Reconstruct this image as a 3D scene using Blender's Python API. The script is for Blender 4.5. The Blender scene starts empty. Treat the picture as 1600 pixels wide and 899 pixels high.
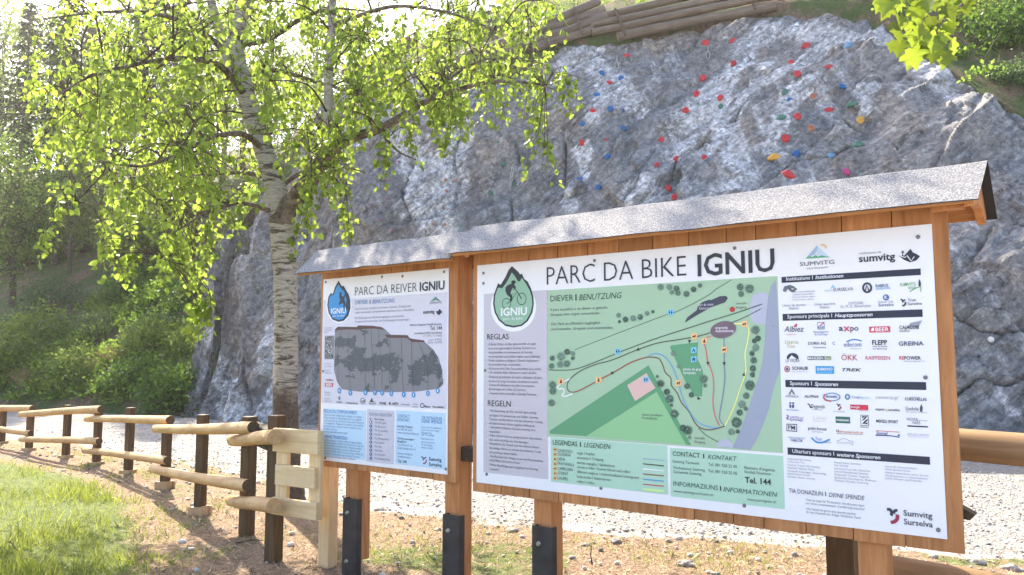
import bpy, bmesh, math, random
import numpy as np
from mathutils import Vector, Matrix
from mathutils.bvhtree import BVHTree

random.seed(7)
rng = np.random.default_rng(7)
scene = bpy.context.scene
COL = scene.collection
R = math.radians

# ------------------------------------------------------------------ camera
EYE = 1.55
FOC = 1220.0            # focal length in pixels of a 1600 px wide picture
PITCH = math.atan((561 - 449.5) / FOC)
cam_data = bpy.data.cameras.new('camera')
cam_data.sensor_width = 36.0
cam_data.lens = FOC / 1600.0 * 36.0
cam_data.clip_start = 0.05
cam_data.clip_end = 2000
cam = bpy.data.objects.new('camera', cam_data)
COL.objects.link(cam)
cam.location = (0, 0, EYE)
cam.rotation_euler = (math.pi / 2 + PITCH, 0, 0)
scene.camera = cam

# ------------------------------------------------------------------ daylight
SUN_AZ = R(-27.0)       # from straight ahead (+Y), negative = to the left
SUN_EL = R(45.0)
world = bpy.data.worlds.new('World')
scene.world = world
world.use_nodes = True
wn = world.node_tree
bg = wn.nodes['Background']
sky = wn.nodes.new('ShaderNodeTexSky')
sky.sky_type = 'NISHITA'
sky.sun_disc = False
sky.sun_elevation = SUN_EL
sky.sun_rotation = SUN_AZ
sky.altitude = 900
sky.air_density = 0.75
sky.dust_density = 5.0
sky.ozone_density = 0.3
wn.links.new(sky.outputs['Color'], bg.inputs['Color'])
bg.inputs['Strength'].default_value = 0.15
sun_data = bpy.data.lights.new('sun', 'SUN')
sun_data.energy = 3.6
sun_data.angle = R(0.55)
sun_data.color = (1.0, 0.90, 0.74)
sun = bpy.data.objects.new('sun', sun_data)
COL.objects.link(sun)
SUN_DIR = Vector((math.sin(SUN_AZ) * math.cos(SUN_EL), math.cos(SUN_AZ) * math.cos(SUN_EL), math.sin(SUN_EL)))
sun.rotation_euler = SUN_DIR.to_track_quat('Z', 'Y').to_euler()
sun.location = (-10, 20, 30)

vs = scene.view_settings
vs.view_transform = 'Standard'
vs.look = 'None'
vs.exposure = 2.08
vs.gamma = 1.0
vs.use_curve_mapping = False
scene.cycles.max_bounces = 7
scene.cycles.transparent_max_bounces = 8
scene.cycles.use_denoising = True
scene.cycles.caustics_reflective = False
scene.cycles.caustics_refractive = False

# ------------------------------------------------------------------ pixel -> world helpers (photo is 1600 x 899)
CAM = np.array([0.0, 0.0, EYE])
FWD = np.array([0.0, math.cos(PITCH), math.sin(PITCH)])
UPV = np.array([0.0, -math.sin(PITCH), math.cos(PITCH)])
def ray(px, py):
    d = FWD + (px - 800.0) / FOC * np.array([1.0, 0, 0]) - (py - 449.5) / FOC * UPV
    return d
def at_depth(px, py, Y):
    d = ray(px, py)
    return CAM + d * (Y / d[1])
def at_ground(px, py, z=0.0):
    d = ray(px, py)
    return CAM + d * ((z - EYE) / d[2])
def on_vplane(px, py, a, b, off=0.0):
    """hit of a pixel ray with the vertical plane through ground points a, b (moved towards the viewer by off)"""
    a = np.array(a[:2]); b = np.array(b[:2])
    t = (b - a) / np.linalg.norm(b - a)
    n = np.array([-t[1], t[0]])
    if np.dot(n, a) > 0: n = -n          # towards camera
    a = a + n * off
    d = ray(px, py)
    k = np.dot(a, n) / np.dot(d[:2], n)
    return CAM + d * k

# ------------------------------------------------------------------ noise in numpy
def _hash(ix, iy, iz, seed):
    h = (ix.astype(np.int64) * 374761393 + iy.astype(np.int64) * 668265263 + iz.astype(np.int64) * 2147483647 + seed * 1274126177) & 0xffffffff
    h = ((h ^ (h >> 13)) * 1274126177) & 0xffffffff
    h = ((h ^ (h >> 16)) * 2246822519) & 0xffffffff
    h = h ^ (h >> 15)
    return h
def vnoise(p, seed=0):
    """value noise in about -1..1, p (n,3)"""
    p = np.asarray(p, float)
    i = np.floor(p); f = p - i
    u = f * f * f * (f * (f * 6 - 15) + 10)
    out = np.zeros(len(p))
    for dx in (0, 1):
        wx = u[:, 0] if dx else 1 - u[:, 0]
        for dy in (0, 1):
            wy = u[:, 1] if dy else 1 - u[:, 1]
            for dz in (0, 1):
                wz = u[:, 2] if dz else 1 - u[:, 2]
                h = _hash(i[:, 0] + dx, i[:, 1] + dy, i[:, 2] + dz, seed)
                out += wx * wy * wz * ((h & 0xffff) / 32767.5 - 1.0)
    return out
def fbm(p, octaves=4, seed=0, gain=0.5, ridged=False):
    p = np.asarray(p, float)
    a = 1.0; out = np.zeros(len(p)); tot = 0
    for o in range(octaves):
        n = vnoise(p * (2.03 ** o) + 17.3 * o, seed + o)
        if ridged: n = 1 - 2 * np.abs(n)
        out += a * n; tot += a; a *= gain
    return out / tot
def sstep(a, b, x):
    t = np.clip((x - a) / (b - a), 0, 1)
    return t * t * (3 - 2 * t)

# ------------------------------------------------------------------ object helpers
def tag(o, label=None, cat=None, group=None, kind=None):
    if label: o['label'] = label
    if cat: o['category'] = cat
    if group: o['group'] = group
    if kind: o['kind'] = kind
    return o
def thing(name, label, cat, loc=(0, 0, 0), rz=0.0, group=None):
    o = bpy.data.objects.new(name, None)
    o.empty_display_size = 0.2
    COL.objects.link(o)
    o.location = loc
    o.rotation_euler = (0, 0, rz)
    return tag(o, label, cat, group)
def link(name, me, mats, parent=None, smooth=False):
    if not isinstance(mats, (list, tuple)): mats = [mats]
    for m in mats: me.materials.append(m)
    if smooth: me.polygons.foreach_set('use_smooth', [True] * len(me.polygons))
    o = bpy.data.objects.new(name, me)
    COL.objects.link(o)
    if parent: o.parent = parent
    return o
def mesh_np(name, V, F):
    """F: list of integer arrays, each (n,k)"""
    me = bpy.data.meshes.new(name)
    V = np.ascontiguousarray(V, dtype=np.float32)
    F = [np.asarray(f) for f in F if len(f)]
    nl = sum(f.size for f in F); nf = sum(len(f) for f in F)
    me.vertices.add(len(V)); me.vertices.foreach_set('co', V.ravel())
    me.loops.add(nl); me.polygons.add(nf)
    me.loops.foreach_set('vertex_index', np.concatenate([f.ravel() for f in F]).astype(np.int32))
    tot = np.concatenate([np.full(len(f), f.shape[1]) for f in F]).astype(np.int32)
    st = np.concatenate([[0], np.cumsum(tot)[:-1]]).astype(np.int32)
    me.polygons.foreach_set('loop_start', st)
    me.polygons.foreach_set('loop_total', tot)
    me.update(calc_edges=True)
    me.validate()
    return me
class MB:
    def __init__(s): s.v = []; s.f = []; s.m = []
    def add(s, verts, faces, mi=0):
        b = len(s.v)
        s.v += [tuple(map(float, p)) for p in verts]
        s.f += [tuple(b + i for i in f) for f in faces]
        s.m += [mi] * len(faces)
    def box(s, lo, hi, bev=0.0, mi=0, M=None):
        bm = bmesh.new()
        bmesh.ops.create_cube(bm, size=1.0)
        lo = Vector(lo); hi = Vector(hi)
        for v in bm.verts:
            v.co = Vector(((lo[i] + hi[i]) / 2 + v.co[i] * (hi[i] - lo[i]) for i in range(3)))
        if bev > 0:
            bmesh.ops.bevel(bm, geom=list(bm.edges), offset=bev, segments=2, affect='EDGES', profile=0.6)
        if M is not None: bm.transform(M)
        bm.verts.index_update()
        s.add([v.co for v in bm.verts], [[v.index for v in f.verts] for f in bm.faces], mi)
        bm.free()
    def tube(s, path, rad, n=10, caps=True, mi=0, squash=None, wob=0.0):
        path = [Vector(p) for p in path]
        if not isinstance(rad, (list, tuple, np.ndarray)): rad = [rad] * len(path)
        V = []; up = None
        for i, p in enumerate(path):
            t = (path[min(i + 1, len(path) - 1)] - path[max(i - 1, 0)]).normalized()
            if up is None:
                up = Vector((0, 0, 1)) if abs(t.z) < 0.9 else Vector((0, 1, 0))
            x = up.cross(t).normalized(); y = t.cross(x).normalized(); up = y
            for k in range(n):
                a = 2 * math.pi * k / n
                r = rad[i] * (1 + wob * random.uniform(-1, 1))
                V.append(p + x * math.cos(a) * r + y * math.sin(a) * r * (squash or 1))
        Fc = []
        for i in range(len(path) - 1):
            for k in range(n):
                k2 = (k + 1) % n
                Fc.append((i * n + k, i * n + k2, (i + 1) * n + k2, (i + 1) * n + k))
        if caps:
            Fc.append(tuple(reversed(range(n)))); Fc.append(tuple((len(path) - 1) * n + k for k in range(n)))
        s.add(V, Fc, mi)
    def prism(s, poly, y0, y1, mi=0):
        """polygon in x,z extruded along y"""
        n = len(poly)
        V = [(x, y0, z) for x, z in poly] + [(x, y1, z) for x, z in poly]
        Fc = [tuple(range(n)), tuple(reversed(range(n, 2 * n)))]
        Fc += [(i, i + n, (i + 1) % n + n, (i + 1) % n) for i in range(n)]
        s.add(V, Fc, mi)
    def mesh(s, name):
        me = bpy.data.meshes.new(name)
        me.from_pydata(s.v, [], s.f)
        me.polygons.foreach_set('material_index', s.m)
        return me
    def build(s, name, mats, parent=None, smooth=False):
        return link(name, s.mesh(name), mats, parent, smooth)

# ------------------------------------------------------------------ materials
class NT:
    def __init__(s, name):
        s.mat = bpy.data.materials.new(name)
        s.mat.use_nodes = True
        s.t = s.mat.node_tree
        s.b = s.t.nodes['Principled BSDF']
        s.out = s.t.nodes['Material Output']
        s.b.inputs['Specular IOR Level'].default_value = 0.3
    def n(s, typ, **kw):
        nd = s.t.nodes.new(typ)
        for k, v in kw.items():
            if k in nd.inputs.keys(): s.set(nd.inputs[k], v)
            else: setattr(nd, k, v)
        return nd
    def set(s, sock, v):
        if isinstance(v, bpy.types.NodeSocket): s.t.links.new(v, sock)
        elif isinstance(v, bpy.types.Node): s.t.links.new(v.outputs[0], sock)
        else:
            if hasattr(sock.default_value, '__len__') and len(sock.default_value) == 4 and len(v) == 3: v = (*v, 1)
            sock.default_value = v
    def coord(s, which='Object', scale=(1, 1, 1), rot=(0, 0, 0), loc=(0, 0, 0)):
        tc = s.n('ShaderNodeTexCoord')
        mp = s.n('ShaderNodeMapping')
        s.set(mp.inputs['Vector'], tc.outputs[which])
        mp.inputs['Scale'].default_value = scale
        mp.inputs['Rotation'].default_value = rot
        mp.inputs['Location'].default_value = loc
        return mp.outputs[0]
    def noise(s, vec, scale=5, detail=5, rough=0.6, dist=0.0):
        nd = s.n('ShaderNodeTexNoise')
        if vec is not None: s.set(nd.inputs['Vector'], vec)
        nd.inputs['Scale'].default_value = scale
        nd.inputs['Detail'].default_value = detail
        nd.inputs['Roughness'].default_value = rough
        nd.inputs['Distortion'].default_value = dist
        return nd.outputs['Fac']
    def voro(s, vec, scale=5, feature='F1', out='Distance', rnd=1.0):
        nd = s.n('ShaderNodeTexVoronoi')
        nd.feature = feature
        if vec is not None: s.set(nd.inputs['Vector'], vec)
        nd.inputs['Scale'].default_value = scale
        nd.inputs['Randomness'].default_value = rnd
        return nd.outputs[out]
    def ramp(s, fac, stops, interp='LINEAR'):
        nd = s.n('ShaderNodeValToRGB')
        s.set(nd.inputs[0], fac)
        cr = nd.color_ramp
        cr.interpolation = interp
        while len(cr.elements) < len(stops): cr.elements.new(0.5)
        for e, (p, c) in zip(cr.elements, stops):
            e.position = p
            e.color = (c, c, c, 1) if isinstance(c, (int, float)) else (*c, 1)
        return nd.outputs[0]
    def mix(s, fac, a, b, mode='MIX'):
        nd = s.n('ShaderNodeMix', data_type='RGBA', blend_type=mode)
        s.set(nd.inputs[0], fac); s.set(nd.inputs[6], a); s.set(nd.inputs[7], b)
        return nd.outputs[2]
    def math(s, op, a, b=0.0, clamp=False):
        nd = s.n('ShaderNodeMath', operation=op, use_clamp=clamp)
        s.set(nd.inputs[0], a); s.set(nd.inputs[1], b)
        return nd.outputs[0]
    def bump(s, h, strength=0.5, dist=0.02):
        nd = s.n('ShaderNodeBump')
        nd.inputs['Strength'].default_value = strength
        nd.inputs['Distance'].default_value = dist
        s.set(nd.inputs['Height'], h)
        s.set(s.b.inputs['Normal'], nd.outputs[0])
    def attr(s, name):
        return s.n('ShaderNodeAttribute', attribute_name=name).outputs['Fac']
    def island(s):
        return s.n('ShaderNodeNewGeometry').outputs['Random Per Island']
    def objrnd(s):
        return s.n('ShaderNodeObjectInfo').outputs['Random']
    def col(s, c): s.set(s.b.inputs['Base Color'], c)
    def rough(s, r): s.set(s.b.inputs['Roughness'], r)
def plain(name, c, rough=0.6, metal=0.0, spec=0.3, var=0.08, scale=30):
    n = NT(name)
    v = n.noise(n.coord(), scale, 4)
    lo = tuple(x * (1 - var) for x in c); hi = tuple(min(1, x * (1 + var)) for x in c)
    n.col(n.ramp(v, [(0.3, lo), (0.7, hi)]))
    n.rough(rough)
    n.b.inputs['Metallic'].default_value = metal
    n.b.inputs['Specular IOR Level'].default_value = spec
    return n.mat
def wood(name, dark, mid, light, axis=2, rough=0.65, knots=True, scale=1.0, island=True, bumpd=0.002):
    """timber with grain along the given axis (0,1,2 of object space)"""
    n = NT(name)
    sc = [9.0 * scale] * 3; sc[axis] = 0.7 * scale
    v = n.coord('Object', tuple(sc))
    if island:
        add = n.n('ShaderNodeVectorMath', operation='ADD')
        n.set(add.inputs[0], v)
        cmb = n.n('ShaderNodeCombineXYZ')
        r = n.math('MULTIPLY', n.island(), 37.0)
        for i in range(3): n.set(cmb.inputs[i], r)
        n.set(add.inputs[1], cmb.outputs[0])
        v = add.outputs[0]
    g = n.noise(v, 2.2, 6, 0.62, 1.2)
    fine = n.noise(v, 9.0, 4, 0.7, 0.4)
    c = n.ramp(g, [(0.28, dark), (0.5, mid), (0.72, light)])
    c = n.mix(n.math('MULTIPLY', fine, 0.5), c, tuple(x * 0.72 for x in mid))
    if island:
        iv = n.ramp(n.island(), [(0.0, 0.78), (1.0, 1.15)])
        c = n.mix(1.0, c, iv, 'MULTIPLY')
    if knots:
        ks = [3.2 * scale] * 3; ks[axis] = 1.6 * scale
        kv = n.voro(n.coord('Object', tuple(ks), loc=(3.1, 1.7, 0.4)), 1.0)
        km = n.ramp(kv, [(0.0, 1.0), (0.05, 0.8), (0.10, 0.0)])
        c = n.mix(km, c, tuple(x * 0.35 for x in dark))
    # weather stains
    st = n.ramp(n.noise(n.coord('Object', (1.2, 1.2, 1.2)), 1.6, 4), [(0.45, 0.0), (0.75, 0.35)])
    c = n.mix(st, c, tuple(x * 0.6 for x in dark))
    n.col(c); n.rough(rough)
    n.bump(fine, 0.5, bumpd)
    return n.mat
def leafmat(name, front, glow, mixfac=0.5, rough=0.45, var=0.35, hue=None):
    n = NT(name)
    isl = n.island()
    lo = tuple(x * (1 - var) for x in front); hi = tuple(x * (1 + var) for x in front)
    c = n.ramp(isl, [(0, lo), (0.6, front), (1, hi)])
    if hue: c = n.mix(n.ramp(isl, [(0.82, 0.0), (0.9, 1.0)]), c, hue)
    n.col(c); n.rough(rough)
    n.b.inputs['Specular IOR Level'].default_value = 0.35
    tr = n.n('ShaderNodeBsdfTranslucent')
    glo = tuple(x * (1 - var * 0.7) for x in glow); ghi = tuple(min(1, x * (1 + var * 0.5)) for x in glow)
    n.set(tr.inputs['Color'], n.ramp(isl, [(0, glo), (1, ghi)]))
    mx = n.n('ShaderNodeMixShader')
    mx.inputs[0].default_value = mixfac
    n.set(mx.inputs[1], n.b.outputs[0]); n.set(mx.inputs[2], tr.outputs[0])
    n.set(n.out.inputs['Surface'], mx.outputs[0])
    return n.mat

# ------------------------------------------------------------------ leaf clouds
LEAF6 = (np.array([(0, 0, 0), (.40, .22, .10), (.30, .62, .08), (0, 1, -.05), (-.30, .62, .08), (-.40, .22, .10)], float), [(0, 1, 2, 3), (0, 3, 4, 5)])
LEAF4 = (np.array([(0, 0, 0), (.32, .45, .06), (0, 1, 0), (-.32, .45, .06)], float), [(0, 1, 2, 3)])
BLADE = (np.array([(-.5, 0, 0), (.5, 0, 0), (.36, .5, 0), (-.36, .5, 0), (0, 1, 0.25)], float), [(0, 1, 2, 3), (3, 2, 4)])
def unit(a): return a / np.maximum(np.linalg.norm(a, axis=1, keepdims=True), 1e-9)
def leaf_geo(P, tip, nrm, size, tmpl, width=1.0):
    P = np.asarray(P, float); tip = unit(np.asarray(tip, float)); nrm = np.asarray(nrm, float)
    x = unit(np.cross(tip, nrm)); z = np.cross(x, tip)
    T, F = tmpl
    size = np.broadcast_to(size, (len(P),)); width = np.broadcast_to(width, (len(P),))
    V = P[:, None, :] + (size * width)[:, None, None] * T[None, :, 0:1] * x[:, None, :] + size[:, None, None] * (T[None, :, 1:2] * tip[:, None, :] + T[None, :, 2:3] * z[:, None, :])
    k = len(T); base = (np.arange(len(P)) * k)[:, None]
    Fs = [base + np.array(f)[None, :] for f in F]
    return V.reshape(-1, 3), Fs
def merge_geo(parts):
    V = []; F = {}; off = 0
    for v, fs in parts:
        for f in fs:
            F.setdefault(f.shape[1], []).append(f + off)
        V.append(v); off += len(v)
    return np.concatenate(V), [np.concatenate(f) for f in F.values()]
def rnd_unit(n):
    return unit(rng.normal(size=(n, 3)))

# ================================================================== TERRAIN
T0 = np.array([.898, -.44]); N0 = np.array([.44, .898])
_Q = np.array([(-60, 36), (-30, 29), (-15.7, 24), (-9.5, 22.0), (-6.7, 19.6), (-5, 18.3), (0, 15.9), (7.35, 12.3), (13, 9.6), (26, 3)], float)
_qt = _Q @ T0; _qb = _Q @ N0
_tt = np.linspace(-75, 30, 700)
_bb = np.interp(_tt, _qt, _qb)
_k = np.hanning(19); _k /= _k.sum()
_bb = np.convolve(np.pad(_bb, 9, mode='edge'), _k, mode='valid')
def base_b(t): return np.interp(t, _tt, _bb)
def lean(t): return np.interp(t, [-16, -11.5, -8, -4, 2, 5, 10], [.16, .22, .5, .72, .80, .95, 1.1])
def prof(t, z):
    z = np.asarray(z, float)
    return .30 * np.clip(z, -2, 2.4) + lean(t) * np.clip(z - 2.4, 0, None)
def wpt(t, d, z):
    t = np.asarray(t, float)
    x = T0[0] * t + N0[0] * (base_b(t) + d); y = T0[1] * t + N0[1] * (base_b(t) + d)
    return np.stack([x, y, np.broadcast_to(z, x.shape)], -1)
def rock_hit(px, py):
    d = ray(px, py)
    ks = np.linspace(6, 60, 1600)
    P = CAM + ks[:, None] * d
    t = P[:, :2] @ T0; dd = P[:, :2] @ N0 - base_b(t)
    g = dd - prof(t, P[:, 2])
    i = int(np.argmax(g > 0))
    return P[i], t[i]
_top = [(322, 648), (330, 600), (326, 540), (330, 480), (352, 430), (375, 350), (420, 270), (480, 205), (540, 138), (640, 104), (730, 86), (850, 78), (905, 52), (980, 50), (1080, 28),
        (1190, 8), (1350, 10), (1400, 45), (1480, 104), (1540, 152), (1600, 188), (1760, 262), (1900, 330)]
_tz = sorted([(rock_hit(*p)[1], rock_hit(*p)[0][2]) for p in _top])
_tzt = np.array([a for a, b in _tz]); _tzz = np.array([b for a, b in _tz])
_tzz = np.maximum(_tzz, 0.0)
TMIN, TMAX = _tzt[0], 16.0
def ztop(t):
    return np.interp(t, np.concatenate([[TMIN - .3], _tzt, [TMAX + 8]]), np.concatenate([[0.0], _tzz, [_tzz[-1]]]))

# ---- rock quartz streaks, each a segment seen on the face (pixel -> point on the rock)
streaks = [((1195, 45), (1078, 190), .50), ((1165, 100), (1060, 250), .22), ((1010, 300), (930, 395), .45), ((935, 112), (985, 170), .55), ((975, 120), (930, 190), .35),
           ((640, 225), (690, 370), .55), ((720, 190), (705, 300), .35), ((690, 250), (650, 330), .4), ((1350, 140), (1350, 175), .3), ((1245, 140), (1200, 240), .3),
           ((880, 100), (925, 70), .4), ((910, 240), (890, 320), .3), ((1120, 190), (1150, 300), .25), ((610, 190), (560, 240), .35), ((1400, 60), (1220, 40), .5),
           ((1545, 590), (1580, 640), .12), ((360, 610), (375, 640), .5), ((345, 520), (360, 640), .35), ((430, 520), (420, 640), .35), ((1200, 100), (1110, 250), .25), ((1290, 60), (1210, 130), .2)]
nt, nv = 900, 330
tg = np.linspace(TMIN, TMAX, nt)
vg = np.linspace(0, 1, nv)
Tm, Vm = np.meshgrid(tg, vg, indexing='ij')
zt = ztop(tg) + .12 * sstep(-13, -10, tg) + 0.12 * vnoise(np.stack([tg * 1.3, tg * 0, tg * 0], -1), 3)
zt = np.maximum(zt, .05)
Zm = -0.35 + Vm * (zt[:, None] + 0.35)
capv = np.clip((Vm - .95) / .05, 0, 1)            # the crest rounds over and runs back into the hill
Zm = Zm - capv ** 2 * .10
Dm = prof(Tm, Zm) + capv ** 1.5 * 1.5
Pm = wpt(Tm, Dm, Zm).reshape(-1, 3)
tf = Tm.ravel(); zf = Zm.ravel()
slope_h = zf * np.sqrt(1 + lean(tf) ** 2)
ca, sa = math.cos(R(52)), math.sin(R(52))
A_ = ca * tf + sa * slope_h            # along the foliation (up to the right)
B_ = -sa * tf + ca * slope_h
disp = .55 * fbm(np.stack([tf * .33, slope_h * .33, tf * 0 + 2], -1), 3, 5)
rid = fbm(np.stack([A_ * .22, B_ * 1.25, tf * 0], -1), 4, 21, .55, ridged=True)
disp += .10 * rid
stepn = fbm(np.stack([A_ * .45, B_ * 1.9, tf * 0 + 9], -1), 3, 33)
disp += .08 * np.sign(stepn) * np.abs(stepn) ** .5
def slabs(fa, fb, warp, seed):
    q = B_ * fb + warp * fbm(np.stack([A_ * fa, B_ * fb * .6, tf * 0 + seed], -1), 3, seed)
    k = np.floor(q); jn = np.floor(A_ * fa * .8 + 3.1 * vnoise(np.stack([k * 7.3, k * 0, k * 0 + seed], -1), seed + 2) + .5 * vnoise(np.stack([A_ * 2, B_ * 2, tf * 0], -1), seed + 4))
    h = _hash(k, jn, k * 0, seed + 9); f = q - k
    return ((h & 0xffff) / 65535. - .5) + .55 * (f - .5)
disp += .30 * slabs(.24, .55, .9, 501) + .07 * slabs(.55, 2.1, 1.0, 511) + .030 * slabs(1.1, 5.2, 1.1, 521)
disp += .045 * fbm(np.stack([A_ * 1.1, B_ * 3.4, tf * 0], -1), 4, 41, .6, ridged=True)
disp += .020 * fbm(np.stack([A_ * 3.2, B_ * 7.0, tf * 0], -1), 3, 55, .6, ridged=True)
disp += .010 * fbm(np.stack([tf * 9, slope_h * 9, tf * 0], -1), 2, 57)
# pillars with clefts in the steep left end
left = sstep(-10, -13, tf)
disp += left * (.45 * fbm(np.stack([tf * 1.1, slope_h * .18, tf * 0 + 4], -1), 3, 61, .5, ridged=True))
# a deep ledge under a shelf at the lower right
# broken blocks along the right crest
rightm = sstep(1.5, 4, tf) * sstep(.55, .85, Vm.ravel())
blk = vnoise(np.stack([tf * .9 + slope_h * .5, slope_h * 1.5 - tf * .6, tf * 0], -1), 71)
disp += rightm * (.16 * np.sign(blk) * np.abs(blk) ** .4)
crack = np.zeros(len(tf))
CRACKS = [([(975, 62), (1010, 60), (1060, 58), (1115, 62)], .05), ([(1140, 190), (1170, 160), (1200, 130), (1222, 108)], .06), ([(905, 150), (935, 112), (965, 92)], .04), ([(940, 395), (965, 340), (1000, 290), (1025, 235)], .05),
          ([(1030, 300), (1060, 262), (1095, 235), (1140, 222)], .05), ([(1470, 118), (1500, 140), (1545, 158), (1600, 205)], .13), ([(1400, 60), (1440, 92), (1490, 128)], .07), ([(1300, 165), (1330, 195), (1365, 200), (1400, 230)], .05),
          ([(700, 330), (712, 280), (706, 240), (722, 190)], .05), ([(640, 350), (632, 300), (648, 250)], .05), ([(800, 350), (796, 300), (806, 250), (800, 200)], .04), ([(880, 330), (876, 280), (886, 230), (880, 180)], .05),
          ([(1490, 400), (1530, 380), (1570, 350), (1610, 345)], .06), ([(1485, 620), (1530, 590), (1575, 600), (1620, 570)], .05), ([(1495, 500), (1540, 520), (1600, 510)], .04), ([(395, 640), (392, 580), (402, 520), (398, 460)], .10), ([(362, 640), (360, 580), (372, 500)], .09), ([(1205, 290), (1240, 262), (1290, 250), (1330, 225)], .05)]
wob_ = .10 * fbm(np.stack([tf * 1.6, slope_h * 1.6, tf * 0 + 8], -1), 4, 95)
for pts, w in CRACKS:
    Q_ = []
    for p_ in pts:
        pp, t_ = rock_hit(*p_); Q_.append(np.array([t_, pp[2] * math.sqrt(1 + float(lean(t_)) ** 2)]))
    for a, b in zip(Q_[:-1], Q_[1:]):
        ab = b - a; q = np.stack([tf + wob_, slope_h - wob_], -1) - a
        k = np.clip((q @ ab) / (ab @ ab), 0, 1)
        d_ = np.linalg.norm(q - k[:, None] * ab, axis=1)
        crack = np.maximum(crack, (1 - sstep(w * .2, w * .85, d_)) * np.clip(.55 + 1.2 * vnoise(np.stack([tf * 1.1, slope_h * 1.1, tf * 0 + 3], -1), 97), .15, 1))
disp -= .15 * crack
shelf = sstep(2.0, 4.0, tf) * (sstep(2.6, 2.9, zf) * .45 - .2)
disp += shelf
edge = np.minimum(1, np.minimum(Vm.ravel() * 12, 1))
nh = 1 / np.sqrt(1 + lean(tf) ** 2)
Pm[:, 0] -= N0[0] * disp * nh; Pm[:, 1] -= N0[1] * disp * nh; Pm[:, 2] += disp * (1 - nh * nh) ** .5 * .9 * edge
quartz = np.zeros(len(tf))
for a, b, w in streaks:
    pa, ta = rock_hit(*a); pb, tb = rock_hit(*b)
    u0 = np.array([ta, pa[2] * math.sqrt(1 + float(lean(ta)) ** 2)]); u1 = np.array([tb, pb[2] * math.sqrt(1 + float(lean(tb)) ** 2)])
    ab = u1 - u0; L2 = ab @ ab
    q = np.stack([tf, slope_h], -1) - u0
    k = np.clip((q @ ab) / L2, 0, 1)
    dist = np.linalg.norm(q - k[:, None] * ab, axis=1)
    dist += .28 * fbm(np.stack([A_ * .9, B_ * 2.8, tf * 0 + w * 10], -1), 3, 81)
    quartz = np.maximum(quartz, 1 - sstep(w * .55, w * 1.15, dist))
idx = np.arange(nt * nv).reshape(nt, nv)
RF = np.stack([idx[:-1, :-1].ravel(), idx[1:, :-1].ravel(), idx[1:, 1:].ravel(), idx[:-1, 1:].ravel()], -1)
rock_me = mesh_np('climbing_rock', Pm, [RF])
at_ = rock_me.attributes.new('quartz', 'FLOAT', 'POINT'); at_.data.foreach_set('value', quartz.astype(np.float32))
at_ = rock_me.attributes.new('crack', 'FLOAT', 'POINT'); at_.data.foreach_set('value', crack.astype(np.float32))
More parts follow.
